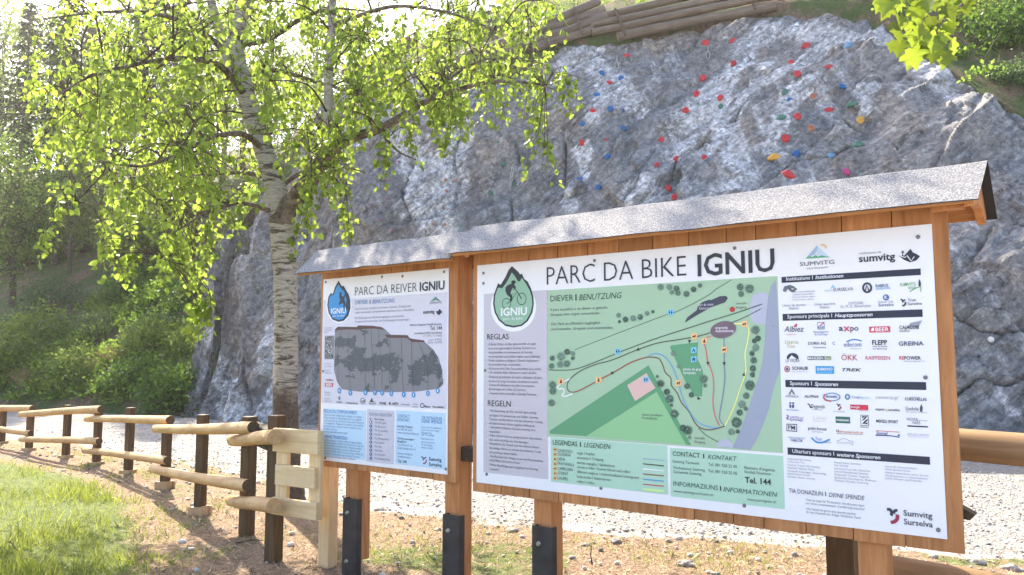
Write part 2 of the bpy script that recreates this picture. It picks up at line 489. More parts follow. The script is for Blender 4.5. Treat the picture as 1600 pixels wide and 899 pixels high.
def rock_material():
    n = NT('gneiss_rock')
    # foliation runs up to the right in the face: object coords turned into the face's frame
    ang = math.atan2(T0[1], T0[0])
    v = n.coord('Object', (1, 1, 1))
    r1 = n.n('ShaderNodeVectorRotate', rotation_type='Z_AXIS'); n.set(r1.inputs['Vector'], v); r1.inputs['Angle'].default_value = -ang
    r2 = n.n('ShaderNodeVectorRotate', rotation_type='Y_AXIS'); n.set(r2.inputs['Vector'], r1.outputs[0]); r2.inputs['Angle'].default_value = R(45)
    m = n.n('ShaderNodeMapping'); n.set(m.inputs['Vector'], r2.outputs[0]); m.inputs['Scale'].default_value = (.35, 1.2, 1.6)
    fol = m.outputs[0]
    fw = n.n('ShaderNodeVectorMath', operation='ADD'); n.set(fw.inputs[0], fol)
    nc = n.n('ShaderNodeTexNoise'); n.set(nc.inputs['Vector'], fol); nc.inputs['Scale'].default_value = 2.2; nc.inputs['Detail'].default_value = 6
    n.set(fw.inputs[1], nc.outputs['Color'])
    g1 = n.noise(fol, 1.6, 9, .66, .6)
    g2 = n.noise(fol, 7, 8, .72, .5)
    g3 = n.noise(v, 9, 8, .78)
    c = n.ramp(g1, [(.30, (.125, .120, .120)), (.45, (.19, .183, .180)), (.58, (.265, .257, .252)), (.74, (.40, .39, .38))])
    c = n.mix(n.ramp(g2, [(.36, .7), (.60, 0)]), c, (.16, .155, .16))
    br = n.noise(v, .55, 6, .62)
    c = n.mix(n.ramp(br, [(.50, 0), (.64, .6)]), c, n.ramp(g3, [(.35, (.20, .155, .12)), (.65, (.44, .37, .29))]))
    bl = n.noise(n.coord('Object', loc=(7, 3, 1)), .4, 5, .6)
    c = n.mix(n.ramp(bl, [(.46, 0), (.64, .5)]), c, n.ramp(g2, [(.35, (.14, .175, .205)), (.65, (.30, .345, .385))]))
    li = n.noise(v, 3.2, 9, .78)
    c = n.mix(n.ramp(li, [(.57, 0), (.63, .7)]), c, (.40, .385, .34))
    dk = n.noise(n.coord('Object', loc=(2, 5, 3)), 4.5, 9, .8)
    c = n.mix(n.ramp(dk, [(.57, 0), (.63, .7)]), c, (.075, .073, .072))
    q = n.math('ADD', n.math('MULTIPLY', n.attr('quartz'), .74), n.math('MULTIPLY', n.math('SUBTRACT', n.noise(fol, 4.5, 10, .80, .6), .5), 3.4))
    c = n.mix(n.ramp(q, [(.34, 0), (.86, .92)]), c, n.ramp(g3, [(.35, (.38, .385, .40)), (.6, (.66, .67, .69))]))
    sp = n.noise(fol, 13, 7, .78)
    c = n.mix(n.ramp(sp, [(.61, 0), (.69, .7)]), c, (.55, .55, .55))
    # pale water runs down the fall line, leaning a little to the right
    r3 = n.n('ShaderNodeVectorRotate', rotation_type='Y_AXIS'); n.set(r3.inputs['Vector'], r1.outputs[0]); r3.inputs['Angle'].default_value = R(-68)
    m3 = n.n('ShaderNodeMapping'); n.set(m3.inputs['Vector'], r3.outputs[0]); m3.inputs['Scale'].default_value = (.16, .30, 1.5)
    run = n.noise(m3.outputs[0], 1.3, 9, .72, .35)
    where = n.noise(n.coord('Object', loc=(11, 4, 9)), .22, 4, .5)
    runs = n.math('ADD', run, n.math('MULTIPLY', n.math('SUBTRACT', where, .5), .7))
    c = n.mix(n.ramp(runs, [(.585, 0), (.70, .75)]), c, n.ramp(g3, [(.36, (.33, .335, .345)), (.6, (.60, .605, .62))]))
    c = n.mix(n.ramp(run, [(.32, .6), (.47, 0)]), c, (.11, .108, .112))
    chip = n.voro(fw.outputs[0], 5.5, out='Color')
    c = n.mix(1.0, c, n.ramp(chip, [(0, .62), (.5, 1.0), (1, 1.30)]), 'MULTIPLY')
    chip2 = n.voro(n.coord(), 11, out='Color')
    c = n.mix(1.0, c, n.ramp(chip2, [(0, .85), (.5, 1.0), (1, 1.12)]), 'MULTIPLY')
    c = n.mix(1.0, c, n.ramp(g3, [(.36, .50), (.50, 1.0), (.64, 1.45)]), 'MULTIPLY')
    cr = n.voro(fw.outputs[0], .8, 'DISTANCE_TO_EDGE')
    crn = n.math('ADD', cr, n.math('MULTIPLY', n.ramp(n.noise(v, 1.1, 4), [(.45, .10), (.58, 0.0)]), 1.0))
    c = n.mix(n.ramp(crn, [(0.0, .85), (.02, 0)]), c, (.04, .04, .042))
    c = n.mix(n.math('MULTIPLY', n.attr('crack'), .7), c, (.045, .042, .04))
    c = n.mix(1.0, c, (1.0, .975, .93), 'MULTIPLY')
    n.col(c)
    n.rough(n.ramp(g2, [(.3, .45), (.7, .8)]))
    n.b.inputs['Specular IOR Level'].default_value = .45
    h = n.math('ADD', n.math('MULTIPLY', g1, 1.0), n.math('MULTIPLY', g2, .55))
    h = n.math('ADD', h, n.math('MULTIPLY', g3, .40))
    h = n.math('SUBTRACT', h, n.ramp(crn, [(0.0, .25), (.03, 0)]))
    n.bump(h, .9, .07)
    return n.mat
rock = link('climbing_rock', rock_me, rock_material(), smooth=False)
tag(rock, 'tall grey blue climbing rock face with white quartz streaks behind the boards', 'rock face')
rock_bvh = BVHTree.FromPolygons([Vector(p) for p in Pm], [tuple(map(int, f)) for f in RF])
def on_rock(px, py):
    d = Vector(ray(px, py)).normalized()
    loc, nor, i, dist = rock_bvh.ray_cast(Vector(CAM), d)
    if loc is None:
        p, t = rock_hit(px, py); return Vector(p), Vector((-N0[0], -N0[1], .6)).normalized()
    if nor.dot(d) > 0: nor = -nor
    return loc, nor

# ---- ground height
GP = np.array([at_ground(x, y)[:2] for x, y in [(-250, 705), (0, 713), (90, 725), (190, 747), (262, 780), (300, 830), (330, 960)]] + [np.array([-1.2, 2.0]), np.array([-14, 2.0])])
def in_poly(x, y, poly):
    c = np.zeros(x.shape, bool); n = len(poly)
    for i in range(n):
        x1, y1 = poly[i]; x2, y2 = poly[(i + 1) % n]
        hit = ((y1 > y) != (y2 > y)) & (x < (x2 - x1) * (y - y1) / (y2 - y1 + 1e-12) + x1)
        c ^= hit
    return c
def poly_dist(x, y, poly, closed=True):
    d = np.full(x.shape, 1e9); n = len(poly)
    for i in range(n if closed else n - 1):
        a = poly[i]; b = poly[(i + 1) % n]; ab = b - a
        k = np.clip(((x - a[0]) * ab[0] + (y - a[1]) * ab[1]) / (ab @ ab), 0, 1)
        d = np.minimum(d, np.hypot(x - a[0] - k * ab[0], y - a[1] - k * ab[1]))
    return d
def signed(x, y, poly):
    d = poly_dist(x, y, poly); return np.where(in_poly(x, y, poly), d, -d)
GRN = [(-400, 676), (-100, 682), (40, 687), (120, 693), (200, 706), (290, 722), (390, 748), (500, 776), (600, 794), (700, 815), (800, 828), (1000, 838), (1120, 845), (1300, 853), (1480, 866), (1620, 872), (1900, 890)]
GRV = [at_ground(*p)[:2] for p in GRN]
GRV_POLY = np.array(GRV + [np.array([9, 4.5]), np.array([14, 5]), np.array([16, 10.0]), np.array([8, 14.0]), np.array([-4, 20.0]), np.array([-9, 23.2]), np.array([-16, 25.2]), np.array([-40, 33.0])])
def gh(x, y):
    x = np.asarray(x, float); y = np.asarray(y, float)
    p = np.stack([x.ravel(), y.ravel(), x.ravel() * 0], -1)
    z = .035 * fbm(p * .55, 3, 101) + .012 * fbm(p * 3.1, 3, 103)
    s = signed(x.ravel(), y.ravel(), GP)
    z += .10 * sstep(-.1, 1.4, s)
    far = np.hypot(x.ravel(), y.ravel() - 10)
    z *= 1 - sstep(30, 60, far)
    return z.reshape(x.shape)
def ghs(x, y): return float(gh(np.array([x]), np.array([y]))[0])
xs = np.concatenate([[-300, -120, -60, -30, -20], np.arange(-15, 9.01, .11), [12, 18, 30, 60, 120, 300]])
ys = np.concatenate([[-300, -100, -40, -15, -5, -1], np.arange(1, 16.01, .11), np.arange(16.4, 30, .4), [36, 50, 100, 300]])
X, Y = np.meshgrid(xs, ys, indexing='ij')
Z = gh(X, Y)
ii = np.arange(X.size).reshape(X.shape)
GF = np.stack([ii[:-1, :-1].ravel(), ii[1:, :-1].ravel(), ii[1:, 1:].ravel(), ii[:-1, 1:].ravel()], -1)
ground_me = mesh_np('ground', np.stack([X.ravel(), Y.ravel(), Z.ravel()], -1), [GF])
xr, yr = X.ravel(), Y.ravel()
gmask = sstep(-.05, .95, signed(xr, yr, GP))
g2d = np.stack([xr, yr, xr * 0], -1)
# patchy grass along the fence line and under the boards
fence_line = np.array([at_ground(x, y)[:2] for x, y in [(-100, 695), (45, 703), (150, 724), (260, 765), (384, 838)]])
fd = poly_dist(xr, yr, fence_line, closed=False)
gmask = np.maximum(gmask, .50 * sstep(1.3, .2, fd) * sstep(-.1, .5, fbm(g2d * 1.3, 3, 120)))
gmask = np.maximum(gmask, .60 * sstep(7.4, 6.3, yr) * sstep(-.15, .35, fbm(g2d * 1.1, 3, 122)))
gmask = gmask * sstep(1.8, 3.2, yr)          # no grass behind the viewer: unseen pale gravel is added there to bounce light
vmask = sstep(-.35, .25, signed(xr, yr, GRV_POLY) + .3 * fbm(g2d * 1.7, 3, 125))
vmask = np.maximum(vmask, sstep(3.0, 1.8, yr))  # added gravel out of view, a reflector that brightens the board fronts
for nm, arr in (('grass', gmask), ('gravel', vmask)):
    a = ground_me.attributes.new(nm, 'FLOAT', 'POINT'); a.data.foreach_set('value', arr.astype(np.float32))
def ground_material():
    n = NT('litter_ground')
    v = n.coord()
    a = n.noise(v, 3.0, 8, .7); f = n.noise(v, 34, 6, .75); st = n.noise(n.coord('Object', (60, 14, 30), rot=(0, 0, .6)), 1.0, 5, .7, 1.2)
    st2 = n.noise(n.coord('Object', (14, 60, 30), rot=(0, 0, .3)), 1.0, 5, .7, 1.2)
    c = n.ramp(a, [(.3, (.21, .14, .095)), (.5, (.31, .21, .14)), (.7, (.40, .28, .18))])
    c = n.mix(n.ramp(f, [(.40, .8), (.62, 0)]), c, (.14, .09, .06))
    c = n.mix(n.ramp(st, [(.53, 0), (.62, .85)]), c, (.52, .38, .23))
    c = n.mix(n.ramp(st2, [(.53, 0), (.62, .8)]), c, (.44, .31, .18))
    gn = n.math('ADD', n.attr('grass'), n.math('MULTIPLY', n.math('SUBTRACT', n.noise(v, 5, 7, .7), .5), 1.3))
    gc = n.ramp(n.noise(v, 16, 5, .7), [(.3, (.055, .10, .022)), (.55, (.12, .17, .04)), (.75, (.30, .28, .10))])
    c = n.mix(n.ramp(gn, [(.38, 0), (.62, .9)]), c, gc)
    vn = n.math('ADD', n.attr('gravel'), n.math('MULTIPLY', n.math('SUBTRACT', n.noise(v, 7, 7, .75), .5), 1.4))
    vc = n.mix(1.0, n.ramp(n.voro(v, 45, out='Color'), [(0, .6), (1, 1.15)]), (.50, .475, .445), 'MULTIPLY')
    c = n.mix(n.ramp(vn, [(.45, 0), (.55, 1)]), c, vc)
    n.col(c); n.rough(.95)
    h = n.math('ADD', f, n.math('MULTIPLY', st, .8))
    n.bump(h, .8, .03)
    return n.mat
ground = tag(link('ground', ground_me, ground_material(), smooth=True), kind='structure')

def gravel_material():
    n = NT('crushed_gravel')
    v = n.coord()
    cell = n.n('ShaderNodeTexVoronoi'); n.set(cell.inputs['Vector'], v); cell.inputs['Scale'].default_value = 26
    c1 = n.n('ShaderNodeTexVoronoi'); n.set(c1.inputs['Vector'], v); c1.inputs['Scale'].default_value = 62
    k = n.ramp(cell.outputs['Color'], [(0, .50), (.5, .95), (1, 1.2)])
    k2 = n.ramp(c1.outputs['Color'], [(0, .60), (.5, 1.0), (1, 1.15)])
    c = n.mix(1.0, (.33, .312, .29), k, 'MULTIPLY'); c = n.mix(1.0, c, k2, 'MULTIPLY')
    big = n.noise(v, .7, 6, .65)
    c = n.mix(n.ramp(big, [(.45, 0), (.68, .5)]), c, (.34, .29, .24))
    dk = n.noise(v, 9, 7, .8)
    c = n.mix(n.ramp(dk, [(.60, 0), (.68, .7)]), c, (.13, .115, .10))
    n.col(c); n.rough(.9)
    h = n.math('ADD', n.math('SUBTRACT', 1.0, cell.outputs['Distance']), n.math('MULTIPLY', n.math('SUBTRACT', 1.0, c1.outputs['Distance']), .5))
    h = n.math('ADD', h, n.math('MULTIPLY', n.noise(v, 3, 5), 1.0))
    n.bump(h, .9, .035)
    return n.mat
gx = np.arange(-26, 15, .15); gy = np.arange(3.5, 28, .15)
GX, GY = np.meshgrid(gx, gy, indexing='ij')
GX = GX + rng.uniform(-.06, .06, GX.shape); GY = GY + rng.uniform(-.06, .06, GY.shape)
GZ = gh(GX, GY) + .006
s = signed(GX.ravel(), GY.ravel(), GRV_POLY) + .28 * fbm(np.stack([GX.ravel(), GY.ravel(), GX.ravel() * 0], -1) * 1.6, 4, 131)
GZ = GZ - .012 * sstep(.35, 0, s).reshape(GX.shape) + .008 * vnoise(np.stack([GX.ravel(), GY.ravel(), GX.ravel() * 0], -1) * 5, 9).reshape(GX.shape) * sstep(.1, .5, s).reshape(GX.shape)
jj = np.arange(GX.size).reshape(GX.shape)
VF = np.stack([jj[:-1, :-1].ravel(), jj[1:, :-1].ravel(), jj[1:, 1:].ravel(), jj[:-1, 1:].ravel()], -1)
VF = VF[(s[VF] > 0).all(1)]
path = link('gravel_path', mesh_np('gravel_path', np.stack([GX.ravel(), GY.ravel(), GZ.ravel()], -1), [VF]), gravel_material(), smooth=True)
tag(path, kind='structure')

# ---- hillside: starts at the rock's crest (or at the path where there is no rock)
def hill_start(t):
    z = np.where(t < TMIN - .3, 0, ztop(t))
    return z, prof(t, z)
def hill_z(t, e):
    z0, d0 = hill_start(t)
    sl = np.interp(t, [-60, -24, -16, -10, -2, 4, 10], [.55, .66, .74, .62, .80, .92, .9])
    bank = .5 * sstep(0, .9, e) * sstep(-12, -16, t)
    return z0 - .12 + bank + sl * e * (1 - .004 * e)
def hill_pt(t, e):
    z0, d0 = hill_start(t)
    z = hill_z(t, e)
    q = np.stack([t * .35, e * .35, t * 0], -1)
    z = z - np.where(e < .01, .9, 0)
    z = z + np.minimum(e, 1.5) * (.32 * fbm(q, 4, 140)) + np.minimum(e, .5) * .14 * fbm(q * 4, 3, 142)
    return wpt(t, d0 + e - .25, z)
ht = np.concatenate([np.arange(-75, -30, 1.5), np.arange(-30, 14, .22), np.arange(14, 24, 1.0)])
he = np.concatenate([np.arange(0, 4, .16), np.arange(4, 16, .4), np.arange(16, 60, 2)])
HT, HE = np.meshgrid(ht, he, indexing='ij')
HP = hill_pt(HT.ravel(), HE.ravel())
kk = np.arange(HT.size).reshape(HT.shape)
HF = np.stack([kk[:-1, :-1].ravel(), kk[1:, :-1].ravel(), kk[1:, 1:].ravel(), kk[:-1, 1:].ravel()], -1)
def hill_material():
    n = NT('hillside_soil')
    v = n.coord()
    a = n.noise(v, .9, 7, .65); f = n.noise(v, 12, 7, .75)
    c = n.ramp(f, [(.3, (.10, .065, .045)), (.5, (.19, .13, .085)), (.7, (.33, .25, .17))])
    g = n.ramp(n.noise(v, 7, 6, .7), [(.3, (.04, .08, .016)), (.6, (.085, .14, .035)), (.8, (.18, .20, .065))])
    c = n.mix(n.ramp(a, [(.42, 0), (.54, .92)]), c, g)
    n.col(c); n.rough(.95); n.bump(f, .9, .12)
    return n.mat
hill = tag(link('hillside', mesh_np('hillside', HP, [HF]), hill_material(), smooth=True), kind='structure')
hill_bvh = BVHTree.FromPolygons([Vector(p) for p in HP], [tuple(map(int, f)) for f in HF])
def on_hill(px, py):
    d = Vector(ray(px, py)).normalized()
    loc, nor, i, dist = hill_bvh.ray_cast(Vector(CAM), d)
    if nor is not None and nor.z < 0: nor = -nor
    return loc, nor
def hill_height(x, y):
    loc, nor, i, dist = hill_bvh.ray_cast(Vector((x, y, 80)), Vector((0, 0, -1)))
    return loc

# ================================================================== BOARDS
M_LARCH = wood('larch_boards', (.30, .12, .038), (.49, .215, .078), (.63, .32, .135), axis=2)
M_LARCH_X = wood('larch_boards_level', (.30, .12, .038), (.49, .215, .078), (.63, .32, .135), axis=0)
M_POST = wood('larch_post', (.36, .135, .042), (.56, .24, .085), (.68, .34, .14), axis=2)
M_PALE = wood('fresh_spruce', (.66, .44, .20), (.80, .59, .32), (.87, .70, .43), axis=2)
M_PALE_X = wood('fresh_spruce_level', (.66, .44, .20), (.80, .59, .32), (.87, .70, .43), axis=0)
M_DARKWOOD = wood('dark_stained_wood', (.030, .019, .012), (.055, .034, .020), (.10, .062, .036), axis=2, knots=False)
M_DARKWOOD_X = wood('dark_stained_wood_level', (.030, .019, .012), (.055, .034, .020), (.10, .062, .036), axis=0, knots=False)
M_STEEL = plain('dark_steel', (.055, .047, .042), .6, .3, .4, .3, 12)
M_BOLT = plain('galvanised_bolt', (.55, .54, .50), .35, .9)
def shingle_material():
    n = NT('mineral_felt')
    v = n.coord()
    a = n.voro(v, 210, out='Color'); b = n.noise(v, 120, 4, .8)
    c = n.ramp(a, [(0, (.09, .088, .09)), (.35, (.20, .195, .195)), (.7, (.38, .37, .36)), (1, (.56, .55, .53))])
    c = n.mix(n.ramp(b, [(.42, .7), (.56, 0)]), c, (.13, .135, .15))
    st = n.noise(n.coord('Object', (1, 1, 1)), 1.3, 5)
    c = n.mix(n.ramp(st, [(.5, 0), (.75, .3)]), c, (.20, .19, .18))
    n.col(c); n.rough(.95); n.bump(a, .5, .004)
    return n.mat
M_FELT = shingle_material()
M_FELT_UNDER = plain('felt_edge', (.035, .032, .03), .9)

SH = 1.40                                   # height of the white panels
vp = ray(-847, 561)
SU = -np.array([vp[0], vp[1]]) / np.hypot(vp[0], vp[1])     # along the boards, to the right
SB = np.array([-SU[1], SU[0]])              # into the back
SROT = math.atan2(SU[1], SU[0])
_r = ray(1469, 598)
SP0 = (CAM + _r * (FOC * SH / 495.0 / 1.0))[:2]             # a point on the panels' front
SD = SP0 @ SB
def su(px, py, y=0.0):
    """pixel -> (u along the boards, z) on the plane y behind the panel front"""
    d = ray(px, py)
    k = (SD + y) / (d[:2] @ SB)
    p = CAM + d * k
    return float(p[:2] @ SU), float(p[2])
def sworld(u, y, z=0.0):
    p = SU * u + SB * (SD + y)
    return (p[0], p[1], z)
def solve_y(px, py, u):
    """depth y at which the pixel ray has board coordinate u"""
    d = ray(px, py)
    k = (u - 0.0) / (d[:2] @ SU)
    p = CAM + d * k
    return float(p[:2] @ SB - SD), float(p[2])

PT = .006                                    # panel thickness
BT = .028                                    # plank thickness
M_PANEL = plain('white_print', (.80, .80, .81), .38, 0, .4, .015, 3)

def make_board(name, label, cat, panel_px, left_px, right_px, bottom_px, top_py, joints, seed):
    (x0, y0, x1, y1, x2, y2, x3, y3) = panel_px        # tl, tr, br, bl
    uL = (su(x0, y0)[0] + su(x3, y3)[0]) / 2; uR = (su(x1, y1)[0] + su(x2, y2)[0]) / 2
    zT = (su(x0, y0)[1] + su(x1, y1)[1]) / 2; zB = (su(x3, y3)[1] + su(x2, y2)[1]) / 2
    bL = su(left_px[0], left_px[1])[0]; bR = su(right_px[0], right_px[1])[0]
    zb = su(bottom_px[0], bottom_px[1])[1]
    zt = su(x0, top_py)[1]
    t = thing(name, label, cat, sworld(bL, 0), SROT)
    us = [bL] + [su(*j)[0] for j in joints] + [bR]
    m = MB(); rr = random.Random(seed)
    for a, b in zip(us[:-1], us[1:]):
        m.box((a - bL + .0022, PT, zb + rr.uniform(-.003, .003)), (b - bL - .0022, PT + BT, zt), .0025)
    m.build('plank_backing', M_LARCH, t)
    p = MB(); p.box((uL - bL, 0, zB), (uR - bL, PT - .0015, zT), .001)
    panel = p.build('sign_panel', M_PANEL, t)
    return t, panel, dict(uL=uL, uR=uR, zT=zT, zB=zB, bL=bL, bR=bR, zb=zb, zt=zt)

bike, bike_panel, KB = make_board('information_board', 'wide wooden information board showing a green park map with long sponsor column', 'information board',
    (745, 415, 1455, 350, 1481, 842, 745, 755), (738, 590), (1494, 600), (741, 768), 372,
    [(782, 773), (826, 778), (872, 784), (920, 789.5), (971, 795.5), (1026, 802), (1084, 808), (1145, 815), (1193, 821), (1259, 829), (1333, 838), (1415, 847)], 3)
reiver, reiver_panel, KR = make_board('information_board', 'narrow wooden information board with a grey rock route drawing and blue text boxes', 'information board',
    (503, 437, 699, 419.5, 701, 741, 502, 720), (498, 580), (713, 600), (497, 728), 402,
    [(525, 732), (555.5, 737), (574, 739), (606, 742), (640, 746), (675, 750)], 5)

def roof(t, K, ridge_px, eave_px, back_z=None, ends=None, curl=False, felt_t=.006):
    (rl, rr_, el, er) = ridge_px[0], ridge_px[1], eave_px[0], eave_px[1]
    return None

# --- ridge/eave geometry of the wide board from its right gable: ridge, front eave and back eave share one u
RY = BT / 2 + .05
SPAN = .27
yf = RY - SPAN; yb = RY + SPAN
ur, zr = su(1543, 247, RY); zr = (zr + su(741, 357, RY)[1]) / 2
uf, zf_ = su(1528, 307, yf); zf_ = (zf_ + su(693, 399, yf)[1]) / 2
ub_ = su(1559, 328, yb)[0]; zb_ = zf_ - .005
def build_roof(t, K, UL, UR, zr, yf, zf, yb, zb, seed):
    """UL, UR: u of the left and right verge at (front eave, ridge, back eave)"""
    u0 = max(UL); u1 = min(UR)
    bL = K['bL']; n = 26
    rr2 = random.Random(seed)
    V = []; th = .005
    prof_ = [(yf, zf), (yf * .66 + RY * .34, zf * .66 + zr * .34), (yf * .3 + RY * .7, zf * .3 + zr * .7), (RY - .012, zr - .006), (RY, zr), (RY + .012, zr - .006), (RY * .5 + yb * .5, zr * .5 + zb * .5), (yb, zb)]
    ph = rr2.uniform(0, 6)
    for i in range(n + 1):
        a = i / n
        for j, (y, z) in enumerate(prof_):
            kf = (y - yf) / (RY - yf) if y <= RY else (y - RY) / (yb - RY)
            ul = UL[0] + (UL[1] - UL[0]) * kf if y <= RY else UL[1] + (UL[2] - UL[1]) * kf
            ur2 = UR[0] + (UR[1] - UR[0]) * kf if y <= RY else UR[1] + (UR[2] - UR[1]) * kf
            u = ul + (ur2 - ul) * a - bL
            w = .0022 * math.sin(a * 17 + ph) + .0012 * math.sin(a * 41 + j)
            if j in (0, 7): w += .0015 * math.sin(a * 29 + ph)
            V.append((u, y, z + w))
    k = len(prof_)
    base = len(V)
    V2 = [(x, y, z - th) for x, y, z in V]
    F = []
    for i in range(n):
        for j in range(k - 1):
            a = i * k + j
            F.append((a, a + k, a + k + 1, a + 1))
            F.append((base + a, base + a + 1, base + a + k + 1, base + a + k))
        F.append((i * k, base + i * k, base + (i + 1) * k, (i + 1) * k))
        e = i * k + k - 1
        F.append((e, e + k, base + e + k, base + e))
    for j in range(k - 1):
        F.append((j, j + 1, base + j + 1, base + j))
        e = n * k + j
        F.append((e, base + e, base + e + 1, e + 1))
    m = MB(); m.add(V + V2, F)
    # the felt's underside and edges are dark
    m.m = [0 if (len(set(f)) and min(f) < base and max(f) < base) else 1 for f in m.f]
    m.build('roof_felt', [M_FELT, M_FELT_UNDER], t, smooth=False)
    # deck boards under the felt, rafters, eave batten and gable boards
    d = MB(); off = th + .002
    slope_f = math.atan2(zr - zf, RY - yf); slope_b = math.atan2(zr - zb, yb - RY)
    tb = .022
    def slab(m, ua, ub, pa, pb, tt, o):
        (ya, za), (yb_, zb2) = pa, pb
        nx, nz = -(zb2 - za), (yb_ - ya); L = math.hypot(nx, nz); nx /= L; nz /= L
        if nz < 0: nx, nz = -nx, -nz
        q = [(ya - nx * o, za - nz * o), (yb_ - nx * o, zb2 - nz * o), (yb_ - nx * (o + tt), zb2 - nz * (o + tt)), (ya - nx * (o + tt), za - nz * (o + tt))]
        VV = [(ua, y, z) for y, z in q] + [(ub, y, z) for y, z in q]
        m.add(VV, [(0, 1, 2, 3), (7, 6, 5, 4), (0, 4, 5, 1), (1, 5, 6, 2), (2, 6, 7, 3), (3, 7, 4, 0)])
    ua, ub = u0 - bL + .02, u1 - bL - .02
    slab(d, ua, ub, (yf + .012, zf + .012 * math.tan(slope_f)), (RY, zr), tb, off)
    slab(d, ua, ub, (RY, zr), (yb - .012, zb + .012 * math.tan(slope_b)), tb, off)
    d.build('roof_deck', M_LARCH_X, t)
    return tb + off
ulr = su(741, 357, RY)[0]; ulf = su(693, 399, yf)[0]
KB['roof_off'] = build_roof(bike, KB, (ulf, ulr, ulr), (uf, ur, (ur + ub_) / 2), zr, yf, zf_, yb, zb_, 1)
# narrow board: its ridge and eave as seen
yf2 = yf
zr2 = (su(497, 391.5, RY)[1] + su(735, 361, RY)[1]) / 2
zf2 = (su(462, 429, yf2)[1] + su(700, 402, yf2)[1]) / 2
ul2 = su(497, 392, RY)[0]; ulf2 = su(459, 430, yf2)[0]
uR2 = ulr + .05
build_roof(reiver, KR, (ulf2, ul2, ul2), (ulf + .05, uR2, uR2), zr2, yf2, zf2, yb, zf2 - .005, 2)

# gable rafters, purlins and brackets of the wide board
g = MB(); ue = ur - KB['bL']
def beam(m, ua, ub, ya, yb_, za, zb2, bev=.003): m.box((min(ua, ub), min(ya, yb_), min(za, zb2)), (max(ua, ub), max(ya, yb_), max(za, zb2)), bev)
off = KB['roof_off']
# triangular gable board just inside the right verge
hy = lambda z: RY + (zr - z) / ((zr - zf_) / (RY - yf)) * -1
zlow = zb_ - .005
sf = (zr - zf_) / (RY - yf); sb = (zr - zb_) / (yb - RY)
def rafter(u, w, depth, m):
    o = off + .004
    V = []
    top = [(yf + .05, zf_ + .05 * sf - o * 1.15), (RY, zr - o * 1.3), (yb - .04, zb_ + .04 * sb - o * 1.15)]
    bot = [(yb - .04, zb_ + .04 * sb - o * 1.15 - .03), (RY + .09, zr - depth), (RY - .07, zr - depth), (yf + .05, zf_ + .05 * sf - o * 1.15 - .025)]
    poly = top + bot
    n_ = len(poly)
    V = [(u, y, z) for y, z in poly] + [(u + w, y, z) for y, z in poly]
    m.add(V, [tuple(range(n_)), tuple(reversed(range(n_, 2 * n_)))] + [(i, i + n_, (i + 1) % n_ + n_, (i + 1) % n_) for i in range(n_)])
rafter(ue - .075, .035, .20, g)
g.build('gable_board', M_POST, bike)
for ru in (.06,):
    g = MB(); rafter(ru, .035, .12, g); g.build('rafter', M_POST, bike)
g = MB()
beam(g, KB['bR'] - KB['bL'] - .05, ue - .085, yf + .10, yf + .15, zf_ - .02, zf_ + .035)
g.build('purlin', M_POST, bike)
g = MB()
beam(g, ulf - KB['bL'] + .03, ue - .1, yf + .055, yf + .085, zf_ - .005, zf_ + .022)
g.build('eave_batten', M_LARCH_X, bike)
g = MB()
beam(g, ulf2 - KR['bL'] + .03, ulf - KR['bL'] + .02, yf2 + .055, yf2 + .085, zf2 - .005, zf2 + .022)
g.build('eave_batten', M_LARCH_X, reiver)

PW, PD = .125, .13
def post(t, K, px, py, ztop_, plate=None, zbot=-.25):
    """px: left edge of the post's front face under the board, plate=(px_left, px_right, py_top) of the steel stake in front"""
    y0 = PT + BT + .002
    u = su(px, py, y0)[0] - K['bL']
    m = MB(); m.box((u, y0, zbot + .35), (u + PW, y0 + PD, ztop_), .006)
    o = m.build('post', M_POST, t)
    if plate:
        yp = y0 - .055
        ua = su(plate[0], plate[2], yp)[0] - K['bL']; za = su(plate[0], plate[2], yp)[1]
        s = MB()
        w = plate[1]
        s.box((ua, yp, zbot), (ua + w, yp + .012, za), .002)
        s.box((ua + w - .012, yp + .0125, zbot), (ua + w, y0 - .003, za), .002)
        s.box((ua, yp + .0125, zbot), (ua + .012, y0 - .003, za), .002)
        so = s.build('steel_stake', M_STEEL, o)
        for zz in (za - .10, za - .44):
            b = MB()
            b.tube([(ua + w * .35, yp - .001, zz), (ua + w * .35, yp - .008, zz)], [.016, .013], 10)
            b.tube([(ua + w * .35, yp - .008, zz), (ua + w * .35, yp - .016, zz)], [.010, .009], 6)
            b.build('bolt', M_BOLT, so)
    return o
post(reiver, KR, 540, 760, KR['zt'] - .02, (536, .145, 778))
post(reiver, KR, 695, 770, zr2 - .10, (691.5, .145, 803))
post(bike, KB, 834, 790, KB['zt'] - .02, (831, .145, 821))
post(bike, KB, 1340, 860, KB['zt'] - .02, (1343, .14, 960))
# side cheek of the narrow board: post head block under the roof, and the dark tie between the boards
uR_ = KR['bR'] - KR['bL']
m = MB(); m.box((uR_ - .10, .036 + PD + .002, KR['zt'] - .17), (uR_ + .19, .036 + PD + .05, KR['zt'] - .02), .004)
m.build('head_rail', M_LARCH_X, reiver)
y0 = .02
ua, za = su(716, 698, .05); ub, zb2 = su(741, 723, .05)
m = MB(); m.box((ua - KR['bL'] + .004, .05, zb2), (ub - KR['bL'] + .16, .15, za), .006)
m.build('tie_block', M_DARKWOOD_X, reiver)

